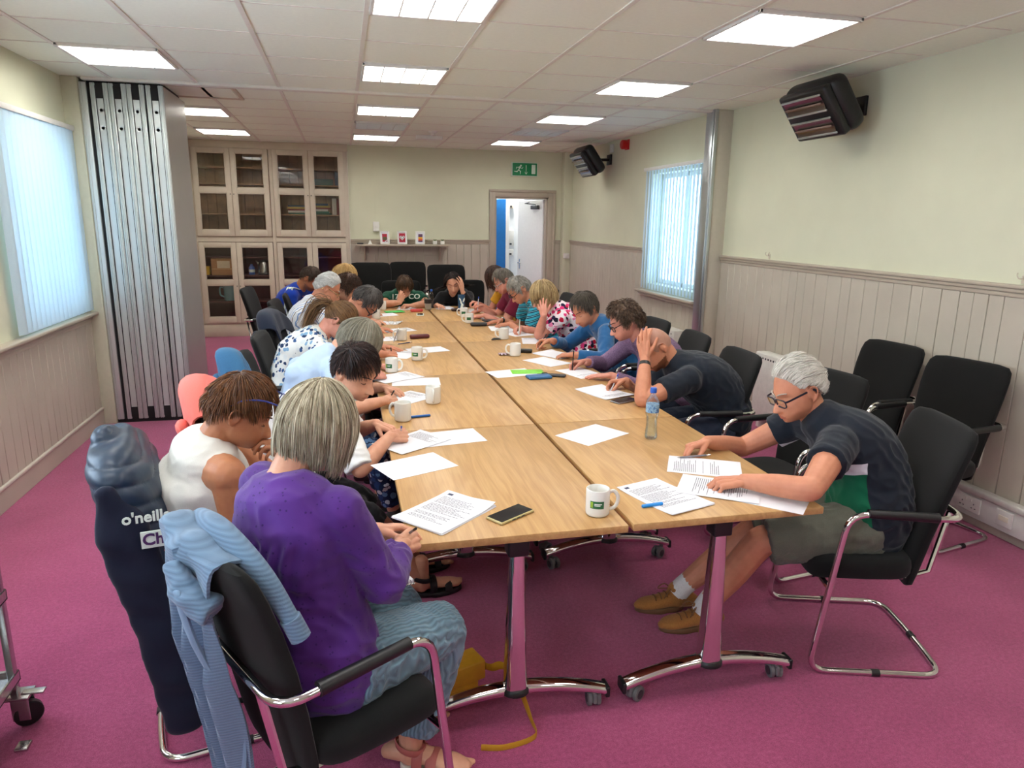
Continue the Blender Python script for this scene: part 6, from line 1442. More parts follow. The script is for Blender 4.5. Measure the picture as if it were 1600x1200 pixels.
# ---- R8: white-haired man at the near right corner
def polo_mat():
    t = NT('panelled_polo'); v = t.co(); y = t.dot(v, (0, 1, -0.12)); z = t.dot(v, (0, 0.28, 1)); n2 = t.noise(v, 420, 2)
    body = t.ramp(z, [(0.0, rgb(10, 96, 64)), (0.795, rgb(214, 214, 220)), (0.842, rgb(26, 32, 42))], 'CONSTANT'); front = t.math('GREATER_THAN', y, -0.005)
    t.col(t.mix(front, rgb(26, 32, 42), body)); t.set(Roughness=0.8, Sheen_Weight=0.15, Specular_IOR_Level=0.2); t.bump(n2, 0.25, 0.001); return t.m
M_SUEDE = fabric('tan_suede', rgb(166, 112, 58), 200, 0.3, 0.2)
wh8 = dict(name='white_grey', c=rgb(190, 184, 172), c2=rgb(244, 240, 230), style='short', n=2800, length=lambda a, e: 0.026 + 0.032 * sstep(0.1, 0.9, e), thick=0.026, r=0.0014, grav=0.02, stick=0.25, pts=8, jit=0.42, sweep=(-0.3, -1.0, 0.25), puff=0.7, line='swept', clump=22)
R8 = person('white-haired man in a navy, white and green polo with dark glasses', (1.765, 2.43, 1.045), 165, (180, 26, 4), dict(L=dict(w=(1.405, 2.185, 0.772), d=(-0.93, 0.30, -0.12), pose='curl', n=(0.05, 0.1, -1), elbow=(1.565, 2.02, 0.790)), R=dict(w=(1.50, 2.635, 0.775), d=(-0.95, -0.12, -0.12), pose='curl', n=(0.1, -0.25, -0.95), pole=(0.2, 0.7, -0.7))), RUDDY,
    dict(mat=polo_mat(), sleeve=0.20, name='polo_shirt', infl=0.016, wrinkle=0.004, vox=0.0055), wh8, fat=0.14, bottom=dict(kind='shorts', mat=fabric('olive_shorts', rgb(96, 96, 84), 300, 0.25, 0.15), vox=0.007), glasses=dict(mat=plain('navy_frame', rgb(24, 26, 44), 0.3), t=0.0028, temple=0.0045, size=(0.028, 0.0175)), vox=0.0042, pelvis=(2.03, 2.27),
    feet=dict(R=(1.40, 2.62), L=(1.44, 2.46)), knees=dict(R=(-0.6, 0.3, 0.8), L=(-0.6, 0.0, 0.8)), shoes=dict(mat=M_SUEDE, sole=plain('brown_sole', rgb(110, 78, 50), 0.6), laces=plain('lace_brown', rgb(120, 80, 44), 0.7), sock=fabric('white_sock', rgb(226, 222, 218), 200), dir=dict(R=(-0.98, 0.1, 0), L=(-0.98, 0.05, 0))), collar=M_NAVY)
pen('grey pen lying under the fingers of the white-haired man', (1.33, 2.575, TZ + 0.005), (1.46, 2.56, TZ + 0.012), plain('grey_pen', rgb(120, 116, 122)), M_CHROME)
# ================================================================== ON THE TABLE
M_PAPER = plain('paper', rgb(230, 230, 235), 0.7, var=0.01); M_INK = plain('print_ink', rgb(104, 106, 114), 0.7); M_INKB = plain('print_navy', rgb(44, 54, 84), 0.6)
_pz = {}
def paper(label, x, y, ang, n=1, text=0, curl=0.0, logo=False, w=0.204, l=0.289, z=None, group=None, corner=None):
    """sheet(s); long side along local x"""
    z0 = TZ + 0.0006 if z is None else z
    r = thing('paper_sheet' if n == 1 else 'paper_stack', label, 'paper', (x, y, z0), math.radians(ang), group)
    rs = np.random.default_rng(int(abs(x * 1000 + y * 77)))
    for k in range(n):
        dx, dy, da = (0, 0, 0) if k == n - 1 else (rs.uniform(-0.004, 0.004), rs.uniform(-0.004, 0.004), rs.uniform(-0.03, 0.03))
        top = k * 0.0011
        def fn(u, v):
            a, b = (u - 0.5) * l, (v - 0.5) * w; zz = top + curl * (abs(u - 0.5) * 2) ** 4 * (0.4 + 0.6 * v)
            if corner and k == n - 1: zz += corner * max(0, (u - 0.72) / 0.28) ** 2 * max(0.0, (0.5 - v) / 0.5 if corner > 0 else 1)
            c, s = math.cos(da), math.sin(da); return (dx + a * c - b * s, dy + a * s + b * c, zz)
        m = MB(); m.add(sheet(fn, 14, 8, 0.0007), M_PAPER); o = m.build('sheet', r)
        if k == n - 1 and text:
            t = MB(); hh = 0.0005
            def strip(u0, u1, v0, v1, mat):     # u along x (page height), v along y
                P = [fn(u0, v0), fn(u1, v0), fn(u1, v1), fn(u0, v1)]; Q = [(p[0], p[1], p[2] + hh) for p in P]; Q2 = [(p[0], p[1], p[2] + hh + 0.0002) for p in P]
                t.add((np.array(Q + Q2), [(3, 2, 1, 0), (4, 5, 6, 7), (0, 1, 5, 4), (1, 2, 6, 5), (2, 3, 7, 6), (3, 0, 4, 7)]), mat, False)
            u = 0.93
            if logo: strip(0.90, 0.945, 0.80, 0.90, M_INKB); u = 0.86
            for i in range(text):
                u -= 0.026
                if u < 0.06: break
                if rs.random() < 0.16: continue
                v = 0.10; e = rs.uniform(0.55, 0.92)
                while v < e:
                    wl = rs.uniform(0.02, 0.08); strip(u, u + 0.0085, 1 - min(v + wl, e), 1 - v, M_INK); v += wl + 0.012
            t.build('printed_text', o)
    return r
paper('blank white sheet lying at an angle in front of the water bottle', 1.094, 2.967, 30)
paper('blank white sheet at the table edge in front of the black skirt', 0.245, 2.702, 23)
paper('blank white sheet partly under the writing sheets of the woman in white blouse', 0.439, 3.045, 9)
paper('two sheets being written on by the woman in the white blouse', 0.262, 3.005, 36, n=2, text=10, curl=0.004, z=TZ + 0.0022)
paper('thick stack of printed sheets with a navy logo beside the woman in purple', 0.300, 2.215, 42, n=5, text=26, logo=True, curl=0.004, l=0.289, w=0.215, corner=0.01)
paper('printed stapled sheets with a small navy logo beside the nearest logo mug', 1.098, 2.20, 110, n=2, text=24, logo=True, curl=0.006)
paper('printed sheet under the far hand side of the white-haired man', 1.395, 2.46, 152, text=24)
paper('blank lower sheet under the forearm of the white-haired man at the table corner', 1.46, 2.125, -44)
paper('printed form under the near hand of the white-haired man', 1.33, 2.225, -34, n=2, text=26, z=TZ + 0.0026, logo=True)
paper('folded sheets being written on by the bald man', 1.44, 3.73, -70, n=3, text=8, curl=0.007)
paper('sheet under the hands of the curly-haired person in purple', 1.475, 4.27, -72, text=10)
paper('two overlapping white sheets beyond the lime green tag', 1.36, 4.66, -62, n=2)
paper('sheets under the left hand of the person in blue fleece', 1.50, 4.90, -60, n=3, curl=0.008)
paper('white sheet lying partly under the lime green tag', 1.03, 4.34, 12)
paper('sheet being written on by the grey-bobbed woman', 0.30, 3.80, 40, text=12, n=2)
paper('long white sheet in front of the pink hand of the ponytailed woman', 0.40, 4.20, -4)
paper('sheets under the hand of the woman in the patterned dress', 0.29, 4.33, 30, n=2, text=8, z=TZ + 0.003)
paper('white sheets beyond the fourth mug on the window side', 0.59, 5.25, 14, n=2)
paper('sheet under the hands of the man with heavy dark glasses', 0.39, 5.10, 60, text=8)
paper('printed sheet near the maroon spectacle case', 0.32, 5.80, 8, text=12)
paper('sheet pointed at by the white-haired man in stripes', 0.44, 6.25, 20, text=8)
paper('loose sheets in front of the person with dark curls', 0.36, 6.72, -20, n=2, curl=0.008)
paper('sheets stacked in front of the blonde woman in pink', 0.36, 7.28, 15, n=2, curl=0.006)
paper('sheets in front of the young man in green', 0.66, 7.80, 80, n=2, curl=0.003)
paper('white sheet in front of the woman in black', 1.07, 7.79, 98, n=2, curl=0.003)
paper('sheet in front of the woman with the yellow top', 1.40, 7.52, 80)
paper('sheet under the hands of the man in maroon', 1.40, 6.92, 95)
paper('sheet under the hand of the man in turquoise stripes', 1.37, 6.22, 85)
paper('top sheet being written on by the blonde woman in pink floral', 1.44, 5.92, 110, text=8)
paper('lower sheet beside the elbow of the blonde woman in pink floral', 1.50, 5.52, 78, text=4)

# ---- mugs
M_MUG = plain('mug_glaze', rgb(232, 230, 222), 0.18, var=0.01); M_MUGIN = plain('mug_inside', rgb(216, 212, 202), 0.25); M_LOGO = plain('logo_green', rgb(36, 104, 62), 0.4, var=0.02); M_LOGOL = plain('logo_lime', rgb(150, 186, 60), 0.4)
def make_mug(label, face):
    r = thing('mug', label, 'mug', (0, 0, TZ), 0, 'white mugs on the table')
    b = MB(); R, Hh = 0.0405, 0.094
    b.add(lathe([(0.001, 0.001), (0.030, 0.001), (0.036, 0.002), (0.0395, 0.006), (R, 0.012), (R, Hh - 0.004), (R - 0.001, Hh - 0.001), (R - 0.003, Hh), (R - 0.0045, Hh - 0.002), (R - 0.005, 0.05), (R - 0.006, 0.012), (0.02, 0.008), (0.001, 0.008)], 36), M_MUG); b.build('cup', r)
    h = MB(); h.add(tube(cr([(R - 0.002, 0, 0.078), (R + 0.014, 0, 0.082), (R + 0.027, 0, 0.066), (R + 0.028, 0, 0.044), (R + 0.018, 0, 0.024), (R - 0.002, 0, 0.016)], 22), (0.0065, 0.0048), 12, up=(0, 1, 0)), M_MUG); h.build('handle', r)
    if face == 'logo':
        e = MB()
        def curve(a0, a1, z0, z1, rr, mat, n=10): e.add(sheet(lambda u, v: (rr * math.cos(a0 + (a1 - a0) * u), rr * math.sin(a0 + (a1 - a0) * u), z0 + (z1 - z0) * v), n, 2, 0.0004), mat)
        c = -math.pi / 2 - 0.1
        curve(c - 0.75, c + 0.42, 0.034, 0.060, R + 0.0003, M_LOGO); curve(c - 0.72, c - 0.50, 0.037, 0.057, R + 0.0007, M_LOGOL, 4)
        for z_, w_ in ((0.049, 0.62), (0.044, 0.5)): curve(c - 0.38, c - 0.38 + w_, z_, z_ + 0.0028, R + 0.0008, M_SIGNW)
        e.build('logo', r); e = MB(); curve(c + math.pi - 0.5, c + math.pi + 0.5, 0.034, 0.060, R + 0.0003, M_LOGO); e.build('logo', r)
    else:
        e = MB()
        for i in range(7):
            w_ = 0.36 - 0.05 * (i % 3); e.add(sheet(lambda u, v: ((R + 0.0003) * math.cos(-math.pi / 2 - w_ + 2 * w_ * u), (R + 0.0003) * math.sin(-math.pi / 2 - w_ + 2 * w_ * u), 0.03 + i * 0.0065 + 0.0014 * v), 6, 2, 0.0003), M_INK)
        e.build('printed_lines', r)
    return r
mg = {}
for lab, x, y, rot, face in (
    ('white mug with a green logo panel and handle to the right, nearest mug', 0.804, 2.101, -8, 'logo'),
    ('white mug with grey printed lines beside the blue marker on the window side', 0.253, 3.365, 150, 'text'),
    ('white mug with its handle towards the camera on the window side', 0.440, 3.675, -95, 'text'),
    ('white mug with a green logo in front of the ponytailed woman, handle right', 0.275, 4.50, -20, 'logo'),
    ('white mug with a green logo in front of the man with heavy dark glasses', 0.475, 4.870, -15, 'logo'),
    ('white mug with a grey pen leaning on it, beside the maroon spectacle case', 0.436, 5.71, 170, 'text'),
    ('white mug in front of the person with dark curls', 0.290, 7.00, 60, 'text'),
    ('white mug at the far left table end beside the young man in green', 0.39, 7.72, 200, 'text'),
    ('white mug with printed lines and a foil wrapper beside it', 1.193, 4.915, 165, 'text'),
    ('white mug with printed lines beside a coiled black strap', 1.269, 5.643, 165, 'text'),
    ('white mug with a green logo just behind the black camera case', 1.145, 6.60, 170, 'logo'),
    ('white mug with a green logo, farther of the pair beyond the camera case', 1.165, 7.03, 170, 'logo')):
    if face not in mg: o = make_mug(lab, face); mg[face] = o; o.location = (x, y, TZ); o.rotation_euler = (0, 0, math.radians(rot))
    else: dup(mg[face], (x, y, TZ), math.radians(rot), lab)

# ---- phones and small things
M_SCREEN = plain('phone_screen', rgb(28, 29, 33), 0.12, var=0.02)
def slab(nm, label, cat, x, y, ang, w, l, h, body, top=None, edge=0.004, extra=None, z=TZ, r_=0.01):
    r = thing(nm, label, cat, (x, y, z + 0.0006), math.radians(ang)); m = MB(); m.add(rbox(-l / 2, l / 2, -w / 2, w / 2, 0, h, min(r_, h * 0.45), 3), body); m.build('case' if top is not None else 'body', r)
    if top is not None: m = MB(); m.add(rbox(-l / 2 + edge, l / 2 - edge, -w / 2 + edge, w / 2 - edge, h - 0.001, h + 0.0008, 0.0006, 1), top); m.build('screen', r)
    return r
ph = slab('mobile_phone', 'black-screened phone in a pale gold case, nearest phone on the table', 'phone', 0.511, 2.145, 33, 0.076, 0.158, 0.010, plain('gold_case', rgb(196, 180, 128), 0.35, 0.2), M_SCREEN, 0.004)
m = MB()
for k in range(3): m.add(rbox(-0.03 + k * 0.022, -0.012 + k * 0.022, -0.0392, -0.0375, 0.003, 0.007, 0.001, 1), M_DARKP)
m.build('side_button', ph)
slab('mobile_phone', 'black phone lying next to the elbow of the bald man', 'phone', 1.475, 3.52, 24, 0.072, 0.15, 0.009, plain('silver_edge', rgb(150, 150, 154), 0.3, 0.6), M_SCREEN, 0.003)
slab('wallet_phone', 'blue phone wallet on the heater side beside the lime green tag', 'phone', 1.165, 4.165, 6, 0.085, 0.155, 0.019, plain('wallet_blue', rgb(42, 100, 150), 0.4, var=0.1), None)
t_ = slab('lime_tag', 'flat lime green tag beside the blue phone wallet', 'tag', 1.14, 4.36, -6, 0.12, 0.21, 0.003, plain('lime_green', rgb(122, 214, 42), 0.4), None)
t_ = slab('key_pouch', 'flat black key pouch with a ring beside the blue phone wallet', 'pouch', 1.285, 4.20, -28, 0.055, 0.13, 0.012, M_BLACKP, None)
m = MB(); m.add(tube([(-0.07 + 0.018 * math.cos(a), 0.018 * math.sin(a), 0.014) for a in np.linspace(0, 2 * math.pi, 20, endpoint=False)], 0.003, 8, closed=True), M_BLACKP); m.build('ring', t_)
slab('black_case', 'black case standing behind the mug with the foil wrapper', 'case', 1.285, 5.03, -20, 0.05, 0.13, 0.028, M_BLACKP, None)
slab('camera_case', 'black rounded camera case in front of the two logo mugs', 'case', 1.20, 6.40, -2, 0.06, 0.155, 0.034, M_DARKP, None, r_=0.014)
slab('notebook', 'black notebook with a pen on it in front of the man in maroon', 'notebook', 1.40, 6.70, 8, 0.13, 0.20, 0.014, M_BLACKP, None)
slab('black_wallet', 'slim black wallet beside the black notebook', 'wallet', 1.53, 6.56, 12, 0.07, 0.15, 0.012, M_DARKP, None)
slab('spectacle_case', 'maroon spectacle case beside the mug with the leaning pen', 'case', 0.588, 5.79, 8, 0.055, 0.165, 0.034, plain('maroon_leather', rgb(92, 32, 40), 0.4, var=0.08), None, r_=0.016)
wp = slab('mobile_phone', 'white-backed phone with a black screen at the far end beside the centre joint', 'phone', 0.745, 7.24, 84, 0.075, 0.15, 0.009, M_SIGNW, M_SCREEN, 0.010)
slab('red_box', 'flat red box behind the white-backed phone', 'box', 0.735, 7.50, 4, 0.05, 0.13, 0.03, plain('box_red', rgb(196, 70, 66), 0.5), None)
slab('green_folder', 'bright green folder among the papers near the far mugs', 'folder', 0.50, 7.50, 8, 0.14, 0.20, 0.004, plain('folder_green', rgb(58, 190, 84), 0.5), None, z=TZ + 0.004)
slab('chocolate_wrapper', 'small dark brown purse in front of the blue tumbler', 'purse', 1.155, 7.50, 10, 0.05, 0.10, 0.03, plain('brown_purse', rgb(58, 36, 30), 0.5), None, r_=0.013)
t_ = slab('blue_marker', 'blue marker with a white clip beside the printed mug', 'marker', 0.345, 3.405, 10, 0.014, 0.10, 0.012, plain('marker_blue', rgb(24, 98, 176), 0.35), None)
t_ = slab('blue_highlighter', 'bright blue highlighter end sticking out from under printed sheets', 'highlighter', 1.015, 2.122, 8, 0.014, 0.085, 0.012, plain('highlighter_blue', rgb(30, 140, 220), 0.35), None)
pen('grey pen leaning on the mug beside the maroon spectacle case', (0.36, 5.60, TZ + 0.004), (0.41, 5.69, TZ + 0.10), plain('grey_pen', rgb(120, 116, 122)), M_CHROME)
pen('dark blue pen lying on the sheet near the maroon spectacle case', (0.38, 5.50, TZ + 0.006), (0.50, 5.58, TZ + 0.006), plain('dark_blue_pen', rgb(36, 52, 96)), M_CHROME)
pen('black pen lying beside the notebook of the man in maroon', (1.36, 6.52, TZ + 0.006), (1.46, 6.56, TZ + 0.006), M_BLKPEN, M_CHROME)
# crumpled wrapper, cable
rs_ = np.random.default_rng(5); m = MB(); m.add(sheet(lambda u, v: (1.115 + (u - 0.5) * 0.075, 4.955 + (v - 0.5) * 0.05, TZ + 0.010 + 0.009 * math.sin(u * 17 + v * 5) * math.cos(v * 15)), 12, 9, 0.0008), plain('foil_wrapper', rgb(170, 150, 160), 0.25, 0.5, var=0.5, scale=70)); tag(m.build('foil_wrapper'), 'crumpled foil sweet wrapper beside the mug of the person in blue fleece', 'wrapper')
m = MB(); m.add(tube(cr([(1.16, 5.60, TZ + 0.006), (1.20, 5.57, TZ + 0.014), (1.23, 5.62, TZ + 0.008), (1.19, 5.66, TZ + 0.006), (1.17, 5.62, TZ + 0.006)], 26), 0.006, 8), M_BLACKP); tag(m.build('coiled_strap'), 'short black coiled strap beside the mug of the blonde woman in pink floral', 'strap')
# folded spectacles lying on the table
t_ = thing('spectacles', 'thin gold wire spectacles lying open on the table near the person with dark curls', 'glasses', (0.445, 6.62, TZ)); m = MB(); M_WIRE = plain('gold_frame', rgb(190, 160, 110), 0.25, 0.8)
for s in (-1, 1):
    m.add(tube([(s * 0.034 + 0.026 * math.cos(a), 0.0, 0.019 + 0.017 * math.sin(a)) for a in np.linspace(0, 2 * math.pi, 24, endpoint=False)], 0.0013, 6, closed=True), M_WIRE); m.add(tube([(s * 0.06, 0, 0.026), (s * 0.068, 0.012, 0.026), (s * 0.07, 0.10, 0.018), (s * 0.068, 0.135, 0.004)], 0.0013, 6), M_WIRE)
m.add(tube([(-0.008, 0, 0.022), (0, 0, 0.026), (0.008, 0, 0.022)], 0.0013, 6), M_WIRE); m.build('frame', t_)
m = MB()
for s in (-1, 1): m.add((np.array([(s * 0.034 + 0.025 * math.cos(a), y_, 0.019 + 0.016 * math.sin(a)) for y_ in (-0.0006, 0.0006) for a in np.linspace(0, 2 * math.pi, 20, endpoint=False)]), [tuple(range(19, -1, -1)), tuple(range(20, 40))] + [(j, (j + 1) % 20, 20 + (j + 1) % 20, 20 + j) for j in range(20)]), M_LENS, False)
m.build('lenses', t_)

# ---- bottles and tumblers
def mat_clear(name, c, rough=0.02, ior=1.2, tr=0.94):
    t = NT(name); t.col(c); t.set(Roughness=rough, Transmission_Weight=tr, IOR=ior); return t.m
M_PET = glass('pet_plastic', (0.93, 0.97, 0.98, 1), 0.05, 0.18); M_WATER = glass('water', (0.93, 0.98, 0.985, 1), 0.02, 0.04)
def water_bottle(label, x, y, s=1.0, z=TZ, lab=True):
    r = thing('water_bottle', label, 'bottle', (x, y, z)); P = [(0.001, 0.001), (0.024, 0.0), (0.030, 0.006), (0.0315, 0.016), (0.0285, 0.05), (0.026, 0.085), (0.028, 0.11), (0.0325, 0.125), (0.033, 0.13), (0.0318, 0.134), (0.0318, 0.178), (0.033, 0.182), (0.031, 0.192), (0.022, 0.21), (0.014, 0.222), (0.0125, 0.228), (0.0125, 0.238), (0.001, 0.238)]
    m = MB(); m.add(lathe([(a * s, b * s) for a, b in P], 32), M_PET); m.build('bottle_body', r)
    m = MB(); m.add(lathe([(0.001, 0.003 * s), (0.027 * s, 0.004 * s), (0.0295 * s, 0.016 * s), (0.0268 * s, 0.05 * s), (0.0245 * s, 0.085 * s), (0.026 * s, 0.108 * s), (0.001, 0.108 * s)], 32), M_WATER); m.build('water', r)
    m = MB(); m.add(lathe([(0.001, 0.236 * s), (0.0155 * s, 0.232 * s), (0.016 * s, 0.236 * s), (0.016 * s, 0.254 * s), (0.0145 * s, 0.257 * s), (0.001, 0.257 * s)], 28), plain('cap_blue', rgb(36, 92, 190), 0.35)); m.build('cap', r)
    if lab:
        t = NT('bottle_label'); v = t.co(); n = t.noise(v, 55, 3); t.col(t.ramp(n, [(0.38, rgb(60, 104, 160)), (0.5, rgb(150, 186, 208)), (0.62, rgb(38, 84, 146))])); t.set(Roughness=0.3)
        m = MB(); m.add(lathe([(0.0322 * s, 0.136 * s), (0.0325 * s, 0.136 * s), (0.0325 * s, 0.177 * s), (0.0322 * s, 0.177 * s)], 32), t.m); m.build('paper_label', r)
    return r
water_bottle('clear plastic water bottle with a blue cap on the near heater-side table', 1.340, 2.862, 0.93)
t_ = thing('coffee_tumbler', 'clear tumbler with a dark band at the far end of the table', 'tumbler', (0.875, 7.66, TZ))
m = MB(); m.add(lathe([(0.001, 0.001), (0.034, 0.0), (0.042, 0.14), (0.039, 0.14), (0.032, 0.006), (0.001, 0.006)], 28), M_PET); m.build('glass', t_)
m = MB(); m.add(lathe([(0.0385, 0.07), (0.0405, 0.07), (0.042, 0.115), (0.0395, 0.115)], 28), plain('dark_band', rgb(46, 40, 38), 0.5)); m.build('sleeve', t_); m = MB(); m.add(lathe([(0.001, 0.007), (0.033, 0.007), (0.0372, 0.068), (0.001, 0.068)], 28), plain('milky_drink', rgb(190, 178, 164), 0.4)); m.build('drink', t_)
t_ = thing('blue_tumbler', 'tall dark blue cup with a pale leaf design before the woman in black', 'cup', (1.225, 7.56, TZ))
m = MB(); m.add(lathe([(0.001, 0.001), (0.034, 0.0), (0.040, 0.17), (0.037, 0.17), (0.031, 0.006), (0.001, 0.006)], 28), plain('tumbler_blue', rgb(46, 84, 116), 0.25, var=0.1)); m.build('cup_body', t_)
m = MB()
for a0, z0, ln, tl in ((-1.9, 0.03, 0.05, 0.5), (-1.6, 0.06, 0.06, -0.4), (-1.3, 0.09, 0.05, 0.6), (-1.75, 0.10, 0.04, -0.6), (-1.45, 0.03, 0.05, 0.2)):
    m.add(tube([((0.0352 + 0.0285 * (z0 + k * ln) / 0.8) * math.cos(a0 + tl * k), (0.0352 + 0.0285 * (z0 + k * ln) / 0.8) * math.sin(a0 + tl * k), z0 + k * ln) for k in np.linspace(0, 1, 7)], [0.001, 0.005, 0.008, 0.009, 0.008, 0.005, 0.001], 6), M_SIGNW)
m.build('leaf_design', t_)
water_bottle('small clear water bottle standing between the young man in green and the woman in black', 0.93, 7.80, 0.8, lab=False)

# ================================================================== CLOTHES OVER CHAIRS, BAG, NOTEBOOK
def knit(name, c, axis=(0, 0, 1), per=0.009, dark=0.72):
    t = NT(name); v = t.co(); k = t.math('FRACT', t.math('DIVIDE', t.dot(v, axis), per)); k = t.math('ABSOLUTE', t.math('SUBTRACT', k, 0.5)); n = t.noise(v, 260, 2)
    t.col(t.mix(t.math('MULTIPLY', k, 2.0), tuple(x * dark for x in c[:3]) + (1,), c)); t.set(Roughness=0.9, Sheen_Weight=0.25, Specular_IOR_Level=0.1); t.bump(t.math('ADD', k, t.math('MULTIPLY', n, 0.3)), 0.5, 0.003); return t.m
M_KNIT = knit('pale_blue_rib', rgb(112, 138, 164)); M_KNITP = fabric('pale_blue_knit', rgb(118, 144, 170), 330, 0.35, 0.1)
ch = lambda a: np.array([math.cos(a), math.sin(a), 0])
def over_back(cx, cy, deg, sz=1.0):
    """frame of a chair back: returns fn(u across to sitter's right, n out behind, z)"""
    a = math.radians(deg); f = ch(a); r = np.array([math.sin(a), -math.cos(a), 0])
    def P(u, n, z):
        k = (z - 0.36) / 0.6; y = -0.145 - 0.085 * k - 0.06 * k * k + 0.02 * (u / 0.22) ** 2
        return np.array([cx, cy, 0]) + r * u + f * (y - n) + UPV * z
    return P, f, r
# light blue cardigan, hung over the chair of the woman in purple
P, f, r = over_back(*L1C)
t_ = thing('cardigan', 'pale blue ribbed cardigan draped over the chair back of the woman in purple', 'cardigan', tuple(P(0, 0.03, 0) * np.array([1, 1, 0])))
loc = np.array(t_.location)
def put(nm, vf, mat):
    m = MB(); m.add((np.asarray(vf[0]) - loc, vf[1]), mat); return m.build(nm, t_)
def drape(u, v):     # u across the back, v from the front flap over the top and down behind
    x = -0.16 + 0.30 * u; zt = 0.972 - 0.03 * u ** 3; s = v * 1.10
    fl = 0.10 + 0.05 * u
    fold = 0.016 * math.sin(u * 15 + 1.5 * v) + 0.008 * math.sin(u * 31 + v * 9)
    if s < fl: return P(x, -0.040 - 0.006 * math.sin(u * 9), zt - (fl - s))
    if s < fl + 0.10: a = (s - fl) / 0.10 * math.pi; return P(x, -0.002 - 0.040 * math.cos(a), zt + 0.016 * math.sin(a) + 0.005 * math.sin(u * 14))
    d = s - fl - 0.10; k = min(1, d / 0.3); sp = 1.0 - 0.22 * min(1, d / 0.7)
    return P(-0.16 + 0.30 * u * sp - 0.05 * d, 0.045 + fold * k * 1.6 + 0.05 * k + 0.01 * math.sin(v * 20 + u * 8) * (1 - k), zt - d * (1.0 - 0.05 * math.sin(u * 3.1)))
put('body_panel', sheet(drape, 46, 64, 0.008), M_KNIT)
q = cr([P(-0.14, -0.050, 0.965), P(-0.02, -0.056, 0.985), P(0.08, -0.056, 0.97), P(0.17, -0.05, 0.92), P(0.225, -0.045, 0.82)], 18)
put('sleeve', fuse([tube(q, np.interp(np.linspace(0, 1, 18), [0, 0.3, 0.85, 1], [0.026, 0.030, 0.024, 0.020]), 14)], 0.006, 4), M_KNIT)
q = np.array([P(0.0 + 0.13 * t, 0.062 + 0.02 * math.sin(3 * t), 0.925 - 0.07 * t) for t in np.linspace(0, 1, 12)])
v_, fc_, n_ = fuse([tube(q, np.linspace(0.028, 0.038, 12), 16, cap='flat')], 0.005, 3); put('rolled_sleeve', (v_ + n_ * (0.005 * waves(v_, 6, 4, 0.06))[:, None], fc_), M_KNIT)
q = [P(0.075 - 0.06 * t + 0.015 * math.sin(t * 5), 0.10 + 0.015 * math.sin(9 * t), 0.90 - 0.78 * t) for t in np.linspace(0, 1, 18)]
put('button_band', tube(np.array(q), [(0.020, 0.008)] * 18, 10, up=(-f) + 0 * np.array(q)), M_KNITP)
hm = [P(-0.215 + 0.055 * t, 0.10 + 0.02 * math.sin(t * 6), 0.06 - 0.004 * t) for t in np.linspace(0, 4, 14)]
put('hem_band', tube(np.array(hm), [(0.045, 0.008)] * 14, 10, up=(-f) + 0 * np.array(hm)), M_KNITP)
cuff = [P(0.222 + 0.012 * t, -0.045, 0.83 - 0.05 * t) for t in np.linspace(0, 1, 5)]
put('cuff', tube(np.array(cuff), 0.024, 14, cap='flat'), M_KNIT)
b_ = lathe([(0.001, 0), (0.008, 0), (0.008, 0.002), (0.001, 0.003)], 14); put('button', (np.asarray(b_[0]) @ np.stack([r, UPV, -f], 1).T + P(0.075, 0.115, 0.82), b_[1]), M_DARKP)
# navy padded jacket over the chair of the woman in white
M_NAVYPAD = plain('navy_padding', rgb(24, 44, 66), 0.42, var=0.12, scale=12, bump=0.1); M_NAVYSOFT = fabric('navy_softshell', rgb(22, 28, 48), 380, 0.15)
P, f, r = over_back(*L2C)
t_ = thing('jacket', 'navy padded sports jacket hung over the chair of the woman in white', 'jacket', tuple(P(0, 0.03, 0) * np.array([1, 1, 0]))); loc = np.array(t_.location)
secs = [(1.02, 0.06, 0.04), (1.008, 0.17, 0.06), (0.965, 0.25, 0.078), (0.88, 0.268, 0.088), (0.70, 0.272, 0.088), (0.55, 0.278, 0.082), (0.44, 0.276, 0.08), (0.41, 0.262, 0.068)]
zz = cr([s[0] for s in secs], 46)[:, 0]; ww = cr([s[1] for s in secs], 46)[:, 0]; dd = cr([s[2] for s in secs], 46)[:, 0]
q = np.array([P(0.0, 0.02, z) for z in zz]); quilt = 0.006 * np.abs(np.sin(zz * math.pi / 0.058))
bv, bf, bn = fuse([tube(q, np.stack([ww, dd], 1), 40, up=f + 0 * q, sq=2.6)], 0.0062, 3)
ph_ = bv[:, 2] / 0.062; side_u = (bv - loc) @ r
bv = bv + bn * (0.011 * np.abs(np.sin(ph_ * math.pi + 0.8 * np.sin(side_u * 14))) ** 0.5 - 0.006)[:, None] + bn * (0.004 * waves(bv, 6, 3, 0.16))[:, None]
put('padded_body', (bv, bf), M_NAVYPAD)
for u0, nm, dx in ((0.262, 'sleeve', 0.05), (-0.25, 'sleeve', 0.0)):
    q = np.array([P(u0 + dx * 0.3 * math.sin(t * 2), (0.075 if u0 > 0 else 0.062) + 0.02 * math.sin(t * 2.2), 0.93 - 0.80 * t * (1.0 if u0 > 0 else 0.75)) for t in np.linspace(0, 1, 20)])
    sv, sf, sn = fuse([tube(q, np.stack([np.interp(np.linspace(0, 1, 20), [0, 0.15, 1], [0.02, 0.032, 0.026]), np.interp(np.linspace(0, 1, 20), [0, 0.15, 0.8, 1], [0.03, 0.074, 0.066, 0.058])], 1), 18, up=f + 0 * q)], 0.007, 3)
    put(nm, (sv + sn * (0.004 * waves(sv, 6, 9, 0.12))[:, None], sf), M_NAVYSOFT)
M_REDTRIM = plain('red_trim', rgb(206, 44, 58), 0.5)
